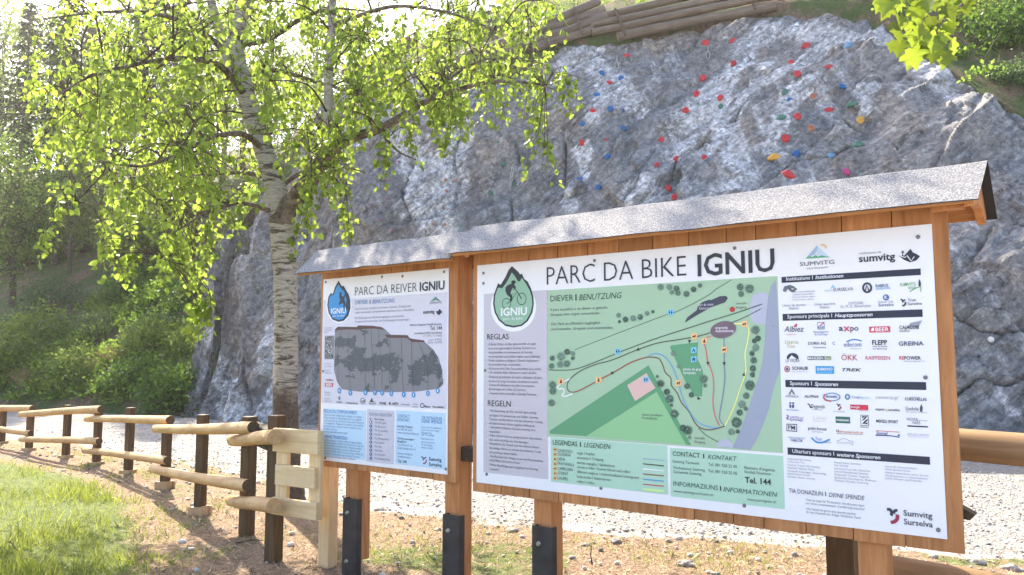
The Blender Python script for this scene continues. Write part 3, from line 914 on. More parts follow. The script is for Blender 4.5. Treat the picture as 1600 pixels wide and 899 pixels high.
# ================================================================== LOG FENCE
M_RAIL = wood('turned_log', (.38, .215, .085), (.56, .345, .15), (.68, .46, .23), axis=0, scale=.9)
M_RAIL_B = wood('brown_log', (.20, .115, .05), (.33, .20, .095), (.43, .28, .14), axis=0, scale=.9)
M_RAIL_END = plain('log_end_grain', (.10, .065, .035), .8, var=.3)
M_RAIL_END2 = plain('fresh_log_end', (.50, .31, .14), .8, var=.2)
M_FPOST = wood('fence_post_wood', (.05, .030, .014), (.11, .066, .030), (.19, .115, .055), axis=2)
M_COLLAR = wood('post_collar_wood', (.45, .27, .13), (.58, .38, .20), (.66, .46, .27), axis=2, knots=False)
fence = thing('log_fence', 'zigzag log rail fence with dark square posts along the gravel path', 'fence', (0, 0, 0))
FP = [(-45, 690, 632), (2, 695, 640), (45, 704, 638), (102.5, 714, 633), (150.5, 725, 643), (200, 741, 637), (257.5, 763, 650), (312, 803, 648), (385, 836, 651), (427, 877, 649)]
FPW = [at_ground(x, y) for x, y, t in FP]
for i, (x, y, ty) in enumerate(FP):
    p = FPW[i]
    if i < len(FP) - 1: q = FPW[i + 1] - p
    else: q = p - FPW[i - 1]
    ang = math.atan2(q[1], q[0])
    ztp = EYE + (ray(x, ty)[2]) * (p[1] / ray(x, ty)[1])
    wd = .088 if i < 8 else .10
    g_ = ghs(p[0], p[1])
    Mx = Matrix.Translation((p[0], p[1], 0)) @ Matrix.Rotation(-.35 if i < 8 else -.5, 4, 'Z')
    m = MB(); m.box((-wd / 2, -wd / 2, g_ - .3), (wd / 2, wd / 2, ztp), .006, M=Mx)
    o = m.build('post', M_FPOST, fence)
    if 1 <= i <= 7:
        hh = .085 if i in (6, 7) else .045
        for k, (dx, dy, sx, sy) in enumerate([(0, -wd / 2 - .016, wd / 2 + .045, .014), (0, wd / 2 + .016, wd / 2 + .045, .014), (-wd / 2 - .016, 0, .014, wd / 2), (wd / 2 + .016, 0, .014, wd / 2)]):
            c = MB(); c.box((dx - sx, dy - sy, g_ - .1), (dx + sx, dy + sy, g_ + hh + random.uniform(-.008, .008)), .003, M=Mx)
            c.build('collar_board', M_COLLAR, o)
def log_rail(name, a, b, r, parent, end_mat=M_RAIL_END, half=False, taper=.9, n=18, mt=None):
    """turned log with its own local x axis so that the grain runs along it"""
    a = Vector(a); b = Vector(b); d = b - a; L = d.length
    m = MB(); k = 12
    rr = random.Random(int(abs(a.x) * 1000) + 3)
    V = []
    for i in range(k + 1):
        s_ = i / k
        rad = r * (taper + (1 - taper) * s_) * (1 + .012 * rr.uniform(-1, 1))
        if i in (0, k): rad *= .97
        for j in range(n):
            an = 2 * math.pi * j / n
            y = math.cos(an) * rad; z = math.sin(an) * rad
            if half and y > .02: y = .02
            V.append((s_ * L, y, z + .006 * math.sin(s_ * 5 + a.x)))
    F = []
    for i in range(k):
        for j in range(n):
            j2 = (j + 1) % n
            F.append((i * n + j, (i + 1) * n + j, (i + 1) * n + j2, i * n + j2))
    m.add(V, F, 0)
    m.add([V[j] for j in range(n)], [tuple(reversed(range(n)))], 1)
    m.add([V[k * n + j] for j in range(n)], [tuple(range(n))], 1)
    m.f = [tuple(reversed(f)) for f in m.f]
    me = m.mesh(name)
    for pl in me.polygons: pl.use_smooth = pl.material_index == 0
    o = link(name, me, [mt or M_RAIL, end_mat], parent)
    x = d.normalized(); z = Vector((0, 0, 1)); y = z.cross(x).normalized(); z = x.cross(y)
    Mw = Matrix((x, y, z)).transposed().to_4x4(); Mw.translation = a
    if parent: Mw = parent.matrix_basis.inverted() @ Mw
    o.matrix_local = Mw
    return o
RAILS = [((0 - 60, 636), (51, 639), 10.5, 0, 2, .10), ((33, 647), (158, 640), 12, 2, 4, .16), ((136, 655), (266, 656), 14, 4, 6, .10), ((243, 671), (396, 669), 20, 6, 8, .17), ((363, 688), (430, 684), 24, 8, 9, .10),
         ((-60, 661), (48, 678), 9.5, 0, 2, .10), ((33, 686), (155, 690), 11, 2, 4, .16), ((132, 704), (262, 719), 13.5, 4, 6, .10), ((239, 734), (388, 760), 20, 6, 8, .17), ((361, 782), (428, 792), 24, 8, 9, .10)]
for (a, b, th, i, j, off_) in RAILS:
    pa = on_vplane(a[0], a[1], FPW[i], FPW[j], off_); pb = on_vplane(b[0], b[1], FPW[i], FPW[j], off_)
    rad = th / 2 / FOC * pb[1]
    ro = log_rail('rail', pa, pb, rad, fence, end_mat=M_RAIL_END2 if th == 24 else M_RAIL_END)
    for s_ in (.22, .62, .93):
        L = (Vector(pb) - Vector(pa)).length
        sc = MB(); sc.tube([(L * s_, -rad * .99, 0.01), (L * s_, -rad * 1.03, 0.01)], [.010, .009], 8)
        sc.build('screw', M_BOLT, ro)
# cap piece joining the two posts by the gate
pa, pb = FPW[8], FPW[9]
m = MB()
d = Vector((pb[0] - pa[0], pb[1] - pa[1], 0)); L = d.length
ztp = EYE + ray(400, 655)[2] * (pa[1] / ray(400, 655)[1])
m.box((.08, -.06, ztp - .18), (L - .08, .06, ztp - .02), .006, M=Matrix.Translation((pa[0], pa[1], 0)) @ Matrix.Rotation(math.atan2(d.y, d.x), 4, 'Z'))
m.build('spacer_block', M_DARKWOOD_X, fence)

# ---- pale gate between fence and board
ga = at_ground(427, 877); gb = at_ground(510, 893)
def gate_pt(px, py): return on_vplane(px, py, ga, gb, .13)
gu = np.array(gb[:2]) - np.array(ga[:2]); gu /= np.linalg.norm(gu)
c00 = gate_pt(427, 672); grot = math.atan2(gu[1], gu[0])
gate = thing('slatted_gate', 'pale fresh wood gate panel with three level boards beside the narrow board', 'gate', (c00[0], c00[1], 0), grot)
def gx_(px, py):
    p = gate_pt(px, py); return float((p[:2] - c00[:2]) @ gu), float(p[2])
x1 = gx_(494, 760)[0]
zt0 = gx_(427, 670)[1]; zb0 = gx_(427, 803)[1]
zt1 = gx_(494, 684)[1]
H = zt0 - zb0
def slat(name, x0, x1_, z0, z1, y0=0, y1=.035, mt=None):
    m = MB(); m.box((x0, y0, z0), (x1_, y1, z1), .004)
    return m.build(name, mt or M_PALE_X, gate)
wsti = x1 * .26
slat('stile', 0, wsti, zb0, zt0, .036, .07, M_PALE)
slat('stile', x1 - wsti * .95, x1, zb0 - .01, zt0, .036, .07, M_PALE)
slat('slat', -.005, x1 + .004, zt0 - H * .27, zt0 + .004)
slat('slat', .03, x1 - .02, zt0 - H * .66, zt0 - H * .42)
slat('slat', -.005, x1 + .004, zb0 - .005, zb0 + H * .19)
# tall pale post between gate and board
p = at_ground(510, 893)
m = MB(); ua = su(498, 800, .045)[0]; ub = su(523, 800, .045)[0]
m.box((0, 0, -.3), (.115, .09, 1.75), .005)
gpost = m.build('gate_post', M_PALE, None)
gpost.location = sworld(ua, .045); gpost.rotation_euler = (0, 0, SROT)
tag(gpost, 'pale fresh wood post standing at the left edge of the narrow board', 'post')

# ---- fence behind the wide board, on the right
rf = thing('log_fence', 'log rail fence with thick brown rails behind the right end of the wide board', 'fence', (0, 0, 0))
YB = .62
def rfp(px, py, y=YB):
    u, z = su(px, py, y); return sworld(u, y, z)
u1_, z1_ = su(1440, 683, YB); u2_, z2_ = su(1600, 704, YB)
a = sworld(u1_ - 1.6, YB, z1_ + .02); b = sworld(u2_ + 2.2, YB, z2_ - (z1_ - z2_) * 1.5)
pxr = FOC / at_depth(1550, 695, sworld(u2_, YB)[1])[1]
log_rail('rail', a, b, 25.5 / pxr, rf, M_RAIL_END2, taper=1, mt=M_RAIL_B)
u3, z3 = su(1400, 893, YB); u4, z4 = su(1488, 913, YB)
log_rail('rail', sworld(u3 - .03, YB, z3 + .002), sworld(u4 + 2.4, YB, z4 - .05), 23 / pxr, rf, M_RAIL_END2, taper=1, mt=M_RAIL_B)
for u_px, yy in ((1317, YB + .17),):
    u_, _ = su(u_px, 860, yy)
    for kx in (0, 2.1):
        w = sworld(u_ + kx, yy)
        m = MB(); m.box((-.075, -.075, -.3), (.075, .075, 1.22), .012, M=Matrix.Translation((w[0], w[1], 0)) @ Matrix.Rotation(SROT, 4, 'Z'))
        m.build('post', M_FPOST, rf)
# pointed dark batten sticking out behind the wide board
u_, z_ = su(1526, 798, .10)
m = MB(); zz = z_
m.prism([(-.55, zz - .03), (-.02, zz - .035), (.0, zz - .012), (-.055, zz + .018), (-.55, zz + .03)], .045, .12)
st = m.build('stub_rail', M_DARKWOOD_X, bike)
st.location = (u_ - KB['bL'], 0, 0)

# ================================================================== PRINT ON THE PANELS
def lin(c):
    c = c / 255.0
    return c / 12.92 if c <= .04045 else ((c + .055) / 1.055) ** 2.4
_pm = {}
def pmat(rgb):
    """printed colour, from its look beside the white of the panel"""
    if rgb not in _pm:
        c = tuple(min(.82, lin(v) * .80 / lin(228)) for v in rgb)
        n = NT('print_%02x%02x%02x' % rgb); n.col(c); n.rough(.40); n.b.inputs['Specular IOR Level'].default_value = .4
        _pm[rgb] = n.mat
    return _pm[rgb]
CR = {1: (720, 370, 4.282), 2: (740, 580, 4.086), 3: (840, 380, 4.21), 4: (850, 500, 4.086), 5: (1030, 680, 5.995), 6: (1200, 340, 3.457), 7: (1200, 580, 3.33), 8: (440, 340, 4.087), 9: (490, 540, 4.088), 10: (490, 500, 5.617), 0: (0, 0, 1)}
def cp(c, x, y):
    ox, oy, s = CR[c]; return (ox + x / s, oy + y / s)
class Art:
    def __init__(s, K, panel): s.K = K; s.panel = panel; s.g = {}; s.texts = []
    def uz(s, c, x, y):
        u, z = su(*cp(c, x, y)); return u - s.K['bL'], z
    SPLIT = {'heading_lettering', 'bar_lettering', 'path_line', 'legend_line', 'route_number'}
    def key(s, name, p):
        """pieces of print that stand apart become meshes of their own"""
        if name in s.SPLIT:
            s.cnt = getattr(s, 'cnt', 0) + 1; return '%s.%d' % (name, s.cnt)
        if name == 'sponsor_logo':
            d = [((p[0] - q[0]) ** 2 + (p[1] - q[1]) ** 2, i) for i, q in enumerate(s.logos)]
            return 'sponsor_logo.%d' % min(d)[1]
        return name
    def grp(s, name, rgb):
        if name not in s.g: s.g[name] = (MB(), [])
        mb, mats = s.g[name]
        if rgb not in mats: mats.append(rgb)
        return mb, mats.index(rgb)
    def flat(s, name, rgb, pts, layer):
        mb, mi = s.grp(s.key(name, pts[0]), rgb)
        y = -.0007 * (layer + 1)
        a = sum(pts[i][0] * pts[(i + 1) % len(pts)][1] - pts[(i + 1) % len(pts)][0] * pts[i][1] for i in range(len(pts)))
        if a < 0: pts = pts[::-1]
        mb.add([(u, y, z) for u, z in pts], [tuple(range(len(pts)))], mi)
    def rect(s, name, rgb, c1, p1, c2, p2, layer):
        a = s.uz(c1, *p1); b = s.uz(c2, *p2)
        s.flat(name, rgb, [(a[0], b[1]), (b[0], b[1]), (b[0], a[1]), a], layer)
    def poly(s, name, rgb, c, pts, layer): s.flat(name, rgb, [s.uz(c, *p) for p in pts], layer)
    def ell(s, name, rgb, c, x, y, rx, ry, layer, n=28, rot=0):
        s.poly(name, rgb, c, [(x + rx * math.cos(a) * math.cos(rot) - ry * math.sin(a) * math.sin(rot), y + rx * math.cos(a) * math.sin(rot) + ry * math.sin(a) * math.cos(rot)) for a in [2 * math.pi * k / n for k in range(n)]], layer)
    def line(s, name, rgb, c, pts, w, layer, smooth=True, closed=False):
        P = [np.array(s.uz(c, *p)) for p in pts]
        if smooth and len(P) > 2:
            P3, _ = smooth_path2([(*p, 0) for p in P], 5); P = [q[:2] for q in P3]
        mb, mi = s.grp(s.key(name, P[0]), rgb); y = -.0007 * (layer + 1)
        n = len(P); L = []; Rr = []
        for i in range(n):
            a = P[i - 1] if (i > 0 or closed) else P[i]; b = P[(i + 1) % n] if (i < n - 1 or closed) else P[i]
            t = b - a; t = t / (np.linalg.norm(t) + 1e-9); nn = np.array([-t[1], t[0]]) * w / 2
            L.append(P[i] + nn); Rr.append(P[i] - nn)
        V = [(p[0], y, p[1]) for p in L] + [(p[0], y, p[1]) for p in Rr]
        F = [(n + i, n + (i + 1) % n, (i + 1) % n, i) for i in range(n if closed else n - 1)]
        mb.add(V, F, mi)
    def ring(s, name, rgb, c, x, y, rx, ry, w, layer, n=28):
        s.line(name, rgb, c, [(x + rx * math.cos(2 * math.pi * k / n), y + ry * math.sin(2 * math.pi * k / n)) for k in range(n)], w, layer, False, True)
    def text(s, name, rgb, c, body, x0, y0, x1, y1, h, style='r', layer=4):
        s.texts.append((name, rgb, body, s.uz(c, x0, y0), s.uz(c, x1, y1), s.uz(c, x0, y0 - h), style, layer))
    def lines(s, name, rgb, c, rows, h, style='r'):
        for r in rows: s.text(name, rgb, c, r[0], r[1], r[2], r[3], r[4], h, style)
def smooth_path2(pts, k):
    P = [np.array(p, float) for p in pts]; out = []
    for i in range(len(P) - 1):
        p0 = P[max(i - 1, 0)]; p1 = P[i]; p2 = P[i + 1]; p3 = P[min(i + 2, len(P) - 1)]
        for j in range(k):
            t = j / k
            out.append(.5 * ((2 * p1) + (-p0 + p2) * t + (2 * p0 - 5 * p1 + 4 * p2 - p3) * t * t + (-p0 + 3 * p1 - 3 * p2 + p3) * t ** 3))
    out.append(P[-1]); return out, None
STY = {'r': (0, 0), 't': (-.012, 0), 'b': (.018, 0), 'bi': (.014, .25), 'i': (0, .25), 'ti': (-.008, .25), 'm': (.008, 0)}
def set_texts(arts):
    """one text object is reset and read again for each line (several at once can crash the font loader)"""
    cu = bpy.data.curves.new('txt', 'FONT'); cu.size = 1; cu.resolution_u = 2
    o = bpy.data.objects.new('txt', cu); COL.objects.link(o)
    def verts(body, off, shear):
        cu.body = body; cu.offset = off; cu.shear = shear
        bpy.context.view_layer.update()
        oe = o.evaluated_get(bpy.context.evaluated_depsgraph_get()); me = oe.to_mesh()
        V = np.array([v.co[:] for v in me.vertices]); F = [tuple(p.vertices) for p in me.polygons]
        oe.to_mesh_clear(); return V, F
    cap = verts('H', 0, 0)[0][:, 1].max()
    for art in arts:
        for name, rgb, body, a, b, top, sty, layer in art.texts:
            V, F = verts(body.strip(), *STY[sty])
            if not len(F): continue
            x0, x1 = V[:, 0].min(), V[:, 0].max()
            sx = (b[0] - a[0]) / (x1 - x0); sz = (top[1] - a[1]) / cap
            zb = (a[1] + b[1]) / 2
            mb, mi = art.grp(art.key(name, a), rgb); y = -.0007 * (layer + 1)
            mb.add([(a[0] + (v[0] - x0) * sx, y, zb + v[1] * sz) for v in V], F, mi)
    bpy.data.objects.remove(o); bpy.data.curves.remove(cu)
def finish(art):
    for name, (mb, rgbs) in art.g.items(): mb.build(name.split('.')[0], [pmat(c) for c in rgbs], art.panel)

W = (228, 229, 232); INK = (44, 48, 54); NAVY = (38, 44, 60); TXT = (92, 96, 102); HEADG = (58, 92, 76)
G_MAP = (160, 190, 158); G_BOX = (170, 206, 182); LAV = (192, 187, 194)
A = Art(KB, bike_panel)
A.logos = [A.uz(*q) for q in [(6,265,215),(6,660,220),(6,170,405),(6,390,385),(6,590,380),(6,775,370),(6,140,488),(6,306,482),(6,475,480),(6,640,455),(6,775,462),(6,142,608),(6,288,605),(6,437,605),(6,604,605),(6,770,595),(6,127,686),(6,288,688),(6,460,688),(6,604,690),(6,775,685),(6,134,765),(6,278,760),(6,441,760),(6,594,760),(6,775,765),(6,155,822),(6,307,824),(6,453,825),(7,124,118),(7,226,134),(7,333,135),(7,467,138),(7,620,140),(7,770,146),(7,127,186),(7,252,188),(7,370,190),(7,475,190),(7,622,200),(7,772,196),(7,142,244),(7,268,250),(7,390,255),(7,503,260),(7,620,262),(7,778,268),(7,124,296),(7,258,304),(7,426,316),(7,622,328),(7,782,335),(7,148,356),(7,276,362),(7,402,370),(7,745,760)]]
# ---- fields
A.rect('colour_field', LAV, 1, (155, 384), 2, (476, 692), 0)
A.rect('colour_field', G_MAP, 3, (62, 312), 5, (1160, 170), 0)
A.rect('colour_field', G_BOX, 2, (492, 422), 5, (85, 560), 0)
A.rect('colour_field', G_BOX, 5, (100, 118), 5, (1178, 695), 0)
# ---- map
A.poly('map_drawing', (150, 158, 174), 4, [(1480, -255), (1448, -215), (1430, -140), (1424, -60), (1415, 0), (1408, 150), (1395, 260), (1370, 370), (1320, 520), (1260, 690), (1205, 818), (1318, 830), (1350, 780), (1400, 670), (1440, 560), (1455, 480), (1480, 390), (1506, 320), (1500, 100), (1490, -100)], 1)
A.poly('map_drawing', (176, 180, 194), 3, [(1398, 470), (1398, 390), (1415, 345), (1455, 323), (1505, 328), (1518, 345), (1500, 530), (1450, 537), (1412, 515)], 2)
A.poly('map_drawing', (176, 180, 194), 4, [(1092, 806), (1120, 775), (1155, 757), (1185, 768), (1210, 800), (1205, 818)], 2)
A.poly('map_drawing', (92, 152, 110), 4, [(38, 708), (668, 290), (940, 800), (908, 797), (720, 460), (270, 742), (38, 727)], 1)
A.poly('map_drawing', (140, 190, 138), 4, [(720, 462), (906, 797), (272, 742)], 1)
A.poly('map_drawing', (214, 180, 170), 4, [(655, 340), (712, 435), (582, 518), (532, 418)], 2)
A.poly('map_drawing', (92, 152, 110), 4, [(805, 175), (812, 163), (985, 143), (978, 250), (1000, 290), (1015, 330), (1010, 488), (965, 490), (900, 390)], 1)
A.poly('map_drawing', (66, 66, 82), 3, [(968, 525), (985, 490), (1048, 442), (1056, 412), (1085, 388), (1130, 372), (1140, 376), (1200, 350), (1240, 348), (1253, 362), (1235, 390), (1150, 420), (1060, 468)], 2)
A.ell('map_drawing', (112, 94, 104), 3, 1222, 570, 86, 55, 3, 30, -.22)
A.ell('map_drawing', (178, 52, 52), 3, 1282, 437, 18, 18, 3)
BR = (112, 84, 74); DG = (84, 98, 88)
A.line('path_line', DG, 3, [(245, 702), (830, 478), (925, 448), (1110, 352), (1180, 300), (1275, 244)], .0035, 2)
A.line('path_line', DG, 4, [(30, 320), (160, 320), (250, 300), (440, 225), (500, 200), (700, 125), (900, 60), (1060, 8), (1200, -35), (1395, -100)], .006, 2)
A.line('path_line', DG, 4, [(1190, 22), (1290, -20), (1395, -75)], .005, 2)
A.line('path_line', (80, 76, 72), 4, [(1075, 78), (985, 105), (850, 128), (720, 150), (600, 190), (440, 255), (330, 285), (235, 325), (170, 375), (148, 420), (160, 455), (190, 462)], .0055, 3)
A.line('path_line', (150, 78, 66), 4, [(190, 462), (240, 445), (350, 385), (440, 338), (560, 270), (660, 238)], .0065, 3)
A.line('path_line', BR, 4, [(660, 238), (730, 245), (760, 290), (775, 335), (810, 370), (815, 420), (850, 465), (880, 530), (930, 590), (960, 650), (1000, 690), (1060, 702), (1110, 692), (1155, 677)], .006, 3)
A.line('path_line', (108, 160, 205), 4, [(665, 235), (710, 215), (770, 235), (820, 300), (860, 400), (880, 480), (920, 570), (980, 650), (1060, 685), (1110, 688)], .006, 3)
A.line('path_line', (205, 100, 110), 4, [(1068, 105), (1020, 125), (1035, 190), (1045, 260), (1075, 340), (1085, 420), (1080, 520), (1090, 600), (1110, 655), (1125, 675)], .006, 3)
A.line('path_line', (118, 130, 150), 4, [(1150, 110), (1152, 280), (1155, 380), (1140, 500), (1122, 600), (1125, 640), (1150, 672)], .0055, 3)
A.line('path_line', (238, 235, 140), 4, [(1215, 26), (1280, 28), (1310, 60), (1300, 140), (1285, 220), (1290, 330), (1260, 420), (1220, 540), (1190, 610), (1155, 677)], .0065, 3)
A.line('path_line', (240, 242, 240), 4, [(170, 375), (120, 400), (90, 425), (95, 440), (125, 440), (130, 465), (115, 480), (140, 488), (185, 470)], .0075, 3)
A.line('path_line', DG, 4, [(985, 690), (1040, 740), (1115, 780)], .004, 2)
for ai, (x, y, a) in enumerate([(600, 190, 2.9), (440, 338, -.5), (930, 138, 1.57), (1048, 278, 1.6), (1152, 280, 1.57), (1278, 348, -1.3), (990, 502, .2)]):
    A.poly('direction_arrow.%d' % ai, (40, 44, 40), 4, [(x + 14 * math.cos(a + k), y + 14 * math.sin(a + k)) for k in (0, 2.3, -2.3)], 4)
for ic, (c, x, y) in enumerate([(4, 473, 202), (4, 958, 193), (4, 958, 252), (4, 652, 382), (3, 876, 457)]):
    q = 18
    A.poly('map_icon.%d' % ic, (120, 196, 222), c, [(x - q, y - q + 2), (x + q, y - q - 2), (x + q, y + q - 2), (x - q, y + q + 2)], 4)
    if (c, x, y) == (4, 958, 252): A.poly('map_icon.%d' % ic, (30, 70, 90), c, [(x - 13, y - 1), (x, y - 13), (x + 13, y - 1), (x + 9, y - 1), (x + 9, y + 12), (x + 3, y + 12), (x + 3, y + 3), (x - 3, y + 3), (x - 3, y + 12), (x - 9, y + 12), (x - 9, y - 1)], 5)
    elif (c, x, y) == (4, 958, 193): A.poly('map_icon.%d' % ic, (30, 70, 90), c, [(x - 12, y + 12), (x - 4, y - 3), (x, y - 13), (x + 4, y - 3), (x + 12, y + 12), (x + 6, y + 12), (x, y + 2), (x - 6, y + 12)], 5)
    else:
        for dx in (-7, 7):
            A.ell('map_icon.%d' % ic, (30, 70, 90), c, x + dx, y - 10, 3.2, 3.2, 5, 8)
            A.poly('map_icon.%d' % ic, (30, 70, 90), c, [(x + dx - 4, y - 6), (x + dx + 4, y - 6), (x + dx + 5, y + 4), (x + dx + 2, y + 4), (x + dx + 2, y + 13), (x + dx - 2, y + 13), (x + dx - 2, y + 4), (x + dx - 5, y + 4)], 5)
ANI = [(-11, 6), (-9, -3), (-2, -5), (5, -4), (8, -11), (12, -10), (10, -2), (8, 2), (8, 11), (5, 11), (4, 4), (-4, 4), (-5, 11), (-8, 11)]
SIT = [(-6, 11), (-7, 2), (-2, -4), (-3, -11), (3, -12), (6, -6), (4, 0), (8, 6), (7, 11)]
for i, (x, y) in enumerate([(350, 383), (110, 393), (960, 105), (1025, 135), (1152, 190), (860, 403), (1280, 27)]):
    q = 19
    A.poly('animal_icon.%d' % i, (240, 186, 134), 4, [(x - q, y - q + 2), (x + q, y - q - 2), (x + q, y + q - 2), (x - q, y + q + 2)], 4)
    A.poly('animal_icon.%d' % i, (70, 38, 24), 4, [(x + dx, y + dy) for dx, dy in (SIT if i in (0, 1, 3) else ANI)], 5)
trs = [(3, 810, 290, 26), (3, 868, 290, 22), (3, 915, 300, 22), (3, 885, 325, 18), (3, 925, 330, 20), (3, 980, 335, 25), (3, 1028, 305, 22), (3, 1070, 280, 18), (3, 1335, 290, 25), (3, 1395, 300, 34), (3, 1340, 335, 22), (3, 535, 475, 20), (3, 540, 517, 12), (3, 580, 503, 24), (3, 630, 495, 22), (3, 677, 487, 24), (3, 722, 463, 19), (3, 760, 452, 14),
       (4, 55, 245, 20), (4, 110, 235, 32), (4, 150, 205, 22), (4, 185, 215, 18), (4, 105, 285, 24), (4, 148, 280, 26), (4, 50, 295, 20), (4, 185, 245, 15), (4, 56, 415, 28), (4, 58, 455, 26), (4, 50, 530, 26),
       (4, 828, 215, 22), (4, 862, 297, 16), (4, 915, 423, 22), (4, 942, 478, 20), (4, 1020, 378, 33), (4, 1030, 420, 15), (4, 725, 362, 13), (4, 745, 408, 30), (4, 785, 460, 24), (4, 803, 505, 32), (4, 815, 545, 13), (4, 835, 600, 30), (4, 890, 690, 24), (4, 918, 705, 34), (4, 930, 750, 13),
       (4, 1350, 65, 33), (4, 1368, 118, 22), (4, 1345, 135, 18), (4, 1352, 178, 26), (4, 1330, 215, 22), (4, 1340, 258, 26), (4, 1335, 310, 24), (4, 1332, 350, 20), (4, 1315, 418, 36), (4, 1292, 485, 24), (4, 1265, 540, 28), (4, 1290, 568, 15), (4, 1250, 592, 24), (4, 1230, 655, 38), (4, 1198, 715, 24), (4, 1238, 712, 15)]
rt = random.Random(4)
for ti, (c, x, y, r) in enumerate(trs):
    n_ = 18; ph = rt.random() * 6
    spk = rt.uniform(.55, .8)
    A.poly('tree_symbol.%d' % ti, rt.choice([(70, 98, 82), (84, 112, 94), (60, 86, 72), (108, 134, 116)]), c, [(x + r * math.cos(ph + math.pi * k / n_) * (1 if k % 2 else spk) * rt.uniform(.9, 1.1), y + r * math.sin(ph + math.pi * k / n_) * (1 if k % 2 else spk) * rt.uniform(.9, 1.1)) for k in range(2 * n_)], 4)
    for k in range(7):
        a = rt.random() * 6.28; rr_ = rt.uniform(.1, .6) * r; s_ = r * rt.uniform(.10, .2)
        xx, yy = x + rr_ * math.cos(a), y + rr_ * math.sin(a)
        A.poly('tree_symbol.%d' % ti, rt.choice([(140, 165, 146), (44, 66, 56), (120, 148, 128)]), c, [(xx - s_, yy), (xx, yy - s_ * .6), (xx + s_, yy), (xx, yy + s_ * .6)], 5)
# ---- headings
A.text('title_lettering', INK, 3, 'PARC DA BIKE', 62, 275, 980, 217, 118, 't')
A.text('title_lettering', INK, 3, 'IGNIU', 1055, 214, 1562, 186, 136, 'b')
A.text('heading_lettering', HEADG, 3, 'DIEVER', 86, 384, 236, 378, 38, 'r')
A.text('heading_lettering', INK, 3, 'I', 250, 378, 258, 378, 40, 'm')
A.text('heading_lettering', HEADG, 3, 'BENUTZUNG', 274, 376, 556, 364, 38, 'i')
A.text('heading_lettering', (60, 66, 66), 1, 'REGLAS', 178, 690, 322, 685, 36, 'r')
A.text('heading_lettering', (60, 66, 66), 2, 'REGELN', 93, 222, 238, 228, 36, 'r')
A.text('heading_lettering', HEADG, 2, 'LEGENDAS', 508, 468, 664, 482, 30, 'm')
A.text('heading_lettering', INK, 2, 'I', 681, 484, 687, 484, 30, 'm')
A.text('heading_lettering', HEADG, 2, 'LEGENDEN', 706, 484, 876, 500, 30, 'i')
A.text('heading_lettering', (64, 96, 84), 5, 'CONTACT', 128, 192, 384, 214, 42, 'm')
A.text('heading_lettering', INK, 5, 'I', 414, 218, 424, 218, 42, 'm')
A.text('heading_lettering', (64, 96, 84), 5, 'KONTAKT', 458, 222, 730, 245, 42, 'i')
A.text('heading_lettering', (64, 96, 84), 5, 'INFORMAZIUNS', 136, 472, 552, 518, 42, 'r')
A.text('heading_lettering', INK, 5, 'I', 572, 521, 582, 521, 42, 'm')
A.text('heading_lettering', (64, 96, 84), 5, 'INFORMATIONEN', 604, 526, 1110, 580, 42, 'i')
A.text('heading_lettering', INK, 5, 'Tel. 144', 806, 444, 1050, 468, 52, 'b')
# ---- body lettering
b_ = 'body_lettering'
A.lines(b_, TXT, 3, [('Il parc ei publics e siu diever ei gratuits.', 88, 442, 465, 437), ('Gruppas ston vegnir annunziadas.', 88, 476, 412, 472)], 17)
A.lines(b_, TXT, 3, [('Der Park ist öffentlich zugänglich', 90, 540, 412, 534), ('und kostenlos. Gruppen sind anzumelden.', 90, 572, 498, 566)], 17, 'i')
A.lines(b_, TXT, 1, [('- Il diever dil parc da bike Igniu succeda sin atgna', 180, 728, 506, 722), ('  resca e sin agen prighel. Sumvitg Turissem sco', 184, 755, 504, 751), ('  interprendider e la vischnaunca da Sumvitg', 188, 782, 480, 780),
      ('  sco proprietari surprendan negina responsabladad.', 188, 810, 535, 808), ('- Purtar capellina ei obligatori. Ulteriur equipament', 180, 836, 522, 836), ('  da protecziun vegn recumandau.', 188, 862, 404, 863), ('- Ils bucs els parts dalla Tiua pussonalidad sub cuchels', 180, 890, 538, 892)], 15)
A.lines(b_, TXT, 2, [('  e fai atenziun dallas indicaziuns el parc da bike.', 98, 12, 404, 22), ('- Respecta grundamein els auters utilisaders dil parc,', 94, 42, 440, 52), ('  va mo si las liung marcadas e bandesta il rument.', 98, 69, 416, 79),
      ('- Il diever dil stabiliment ei mo lubius cun mountain-', 94, 94, 392, 104), ('  da muntogna ed e bikes (25 km/ura).', 98, 120, 336, 129), ('- Annunzia donns immediat a Sumvitg Turissem.', 94, 147, 404, 158)], 15)
A.lines(b_, TXT, 2, [('- Die Benutzung des Parc da bike Igniu erfolgt', 98, 258, 404, 275), ('  auf eigene Verantwortung und Gefahr. Sumvitg', 102, 286, 412, 306), ('  Turissem als Betreiberin und die Gemeinde Sumvitg', 102, 312, 442, 334), ('  als Eigentümerin lehnen jegliche Haftung ab.', 102, 338, 394, 358),
      ('- Helmpflicht! Weitere Schutzausrüstung wird', 98, 364, 396, 385), ('  empfohlen.', 102, 392, 174, 396), ('- Fahre deinem Können entsprechend, überschätze', 98, 416, 436, 440), ('  dich nicht und folge den Anweisungen.', 102, 444, 352, 462),
      ('- Respektiere die Umwelt und die anderen Nutzer', 98, 468, 420, 494), ('  der Anlage. Fahre nur auf den beschilderten Trails', 102, 496, 432, 524), ('  und entsorge deinen Abfall.', 102, 524, 280, 538), ('- Das Benutzen der Anlage ist nur mit Mountainbikes', 98, 548, 444, 582),
      ('  und E-Bikes (25 km/h) erlaubt.', 102, 574, 300, 594), ('- Melde Beschädigungen umgehend an Sumvitg', 98, 602, 412, 636), ('  Turissem.', 102, 630, 166, 636)], 14)
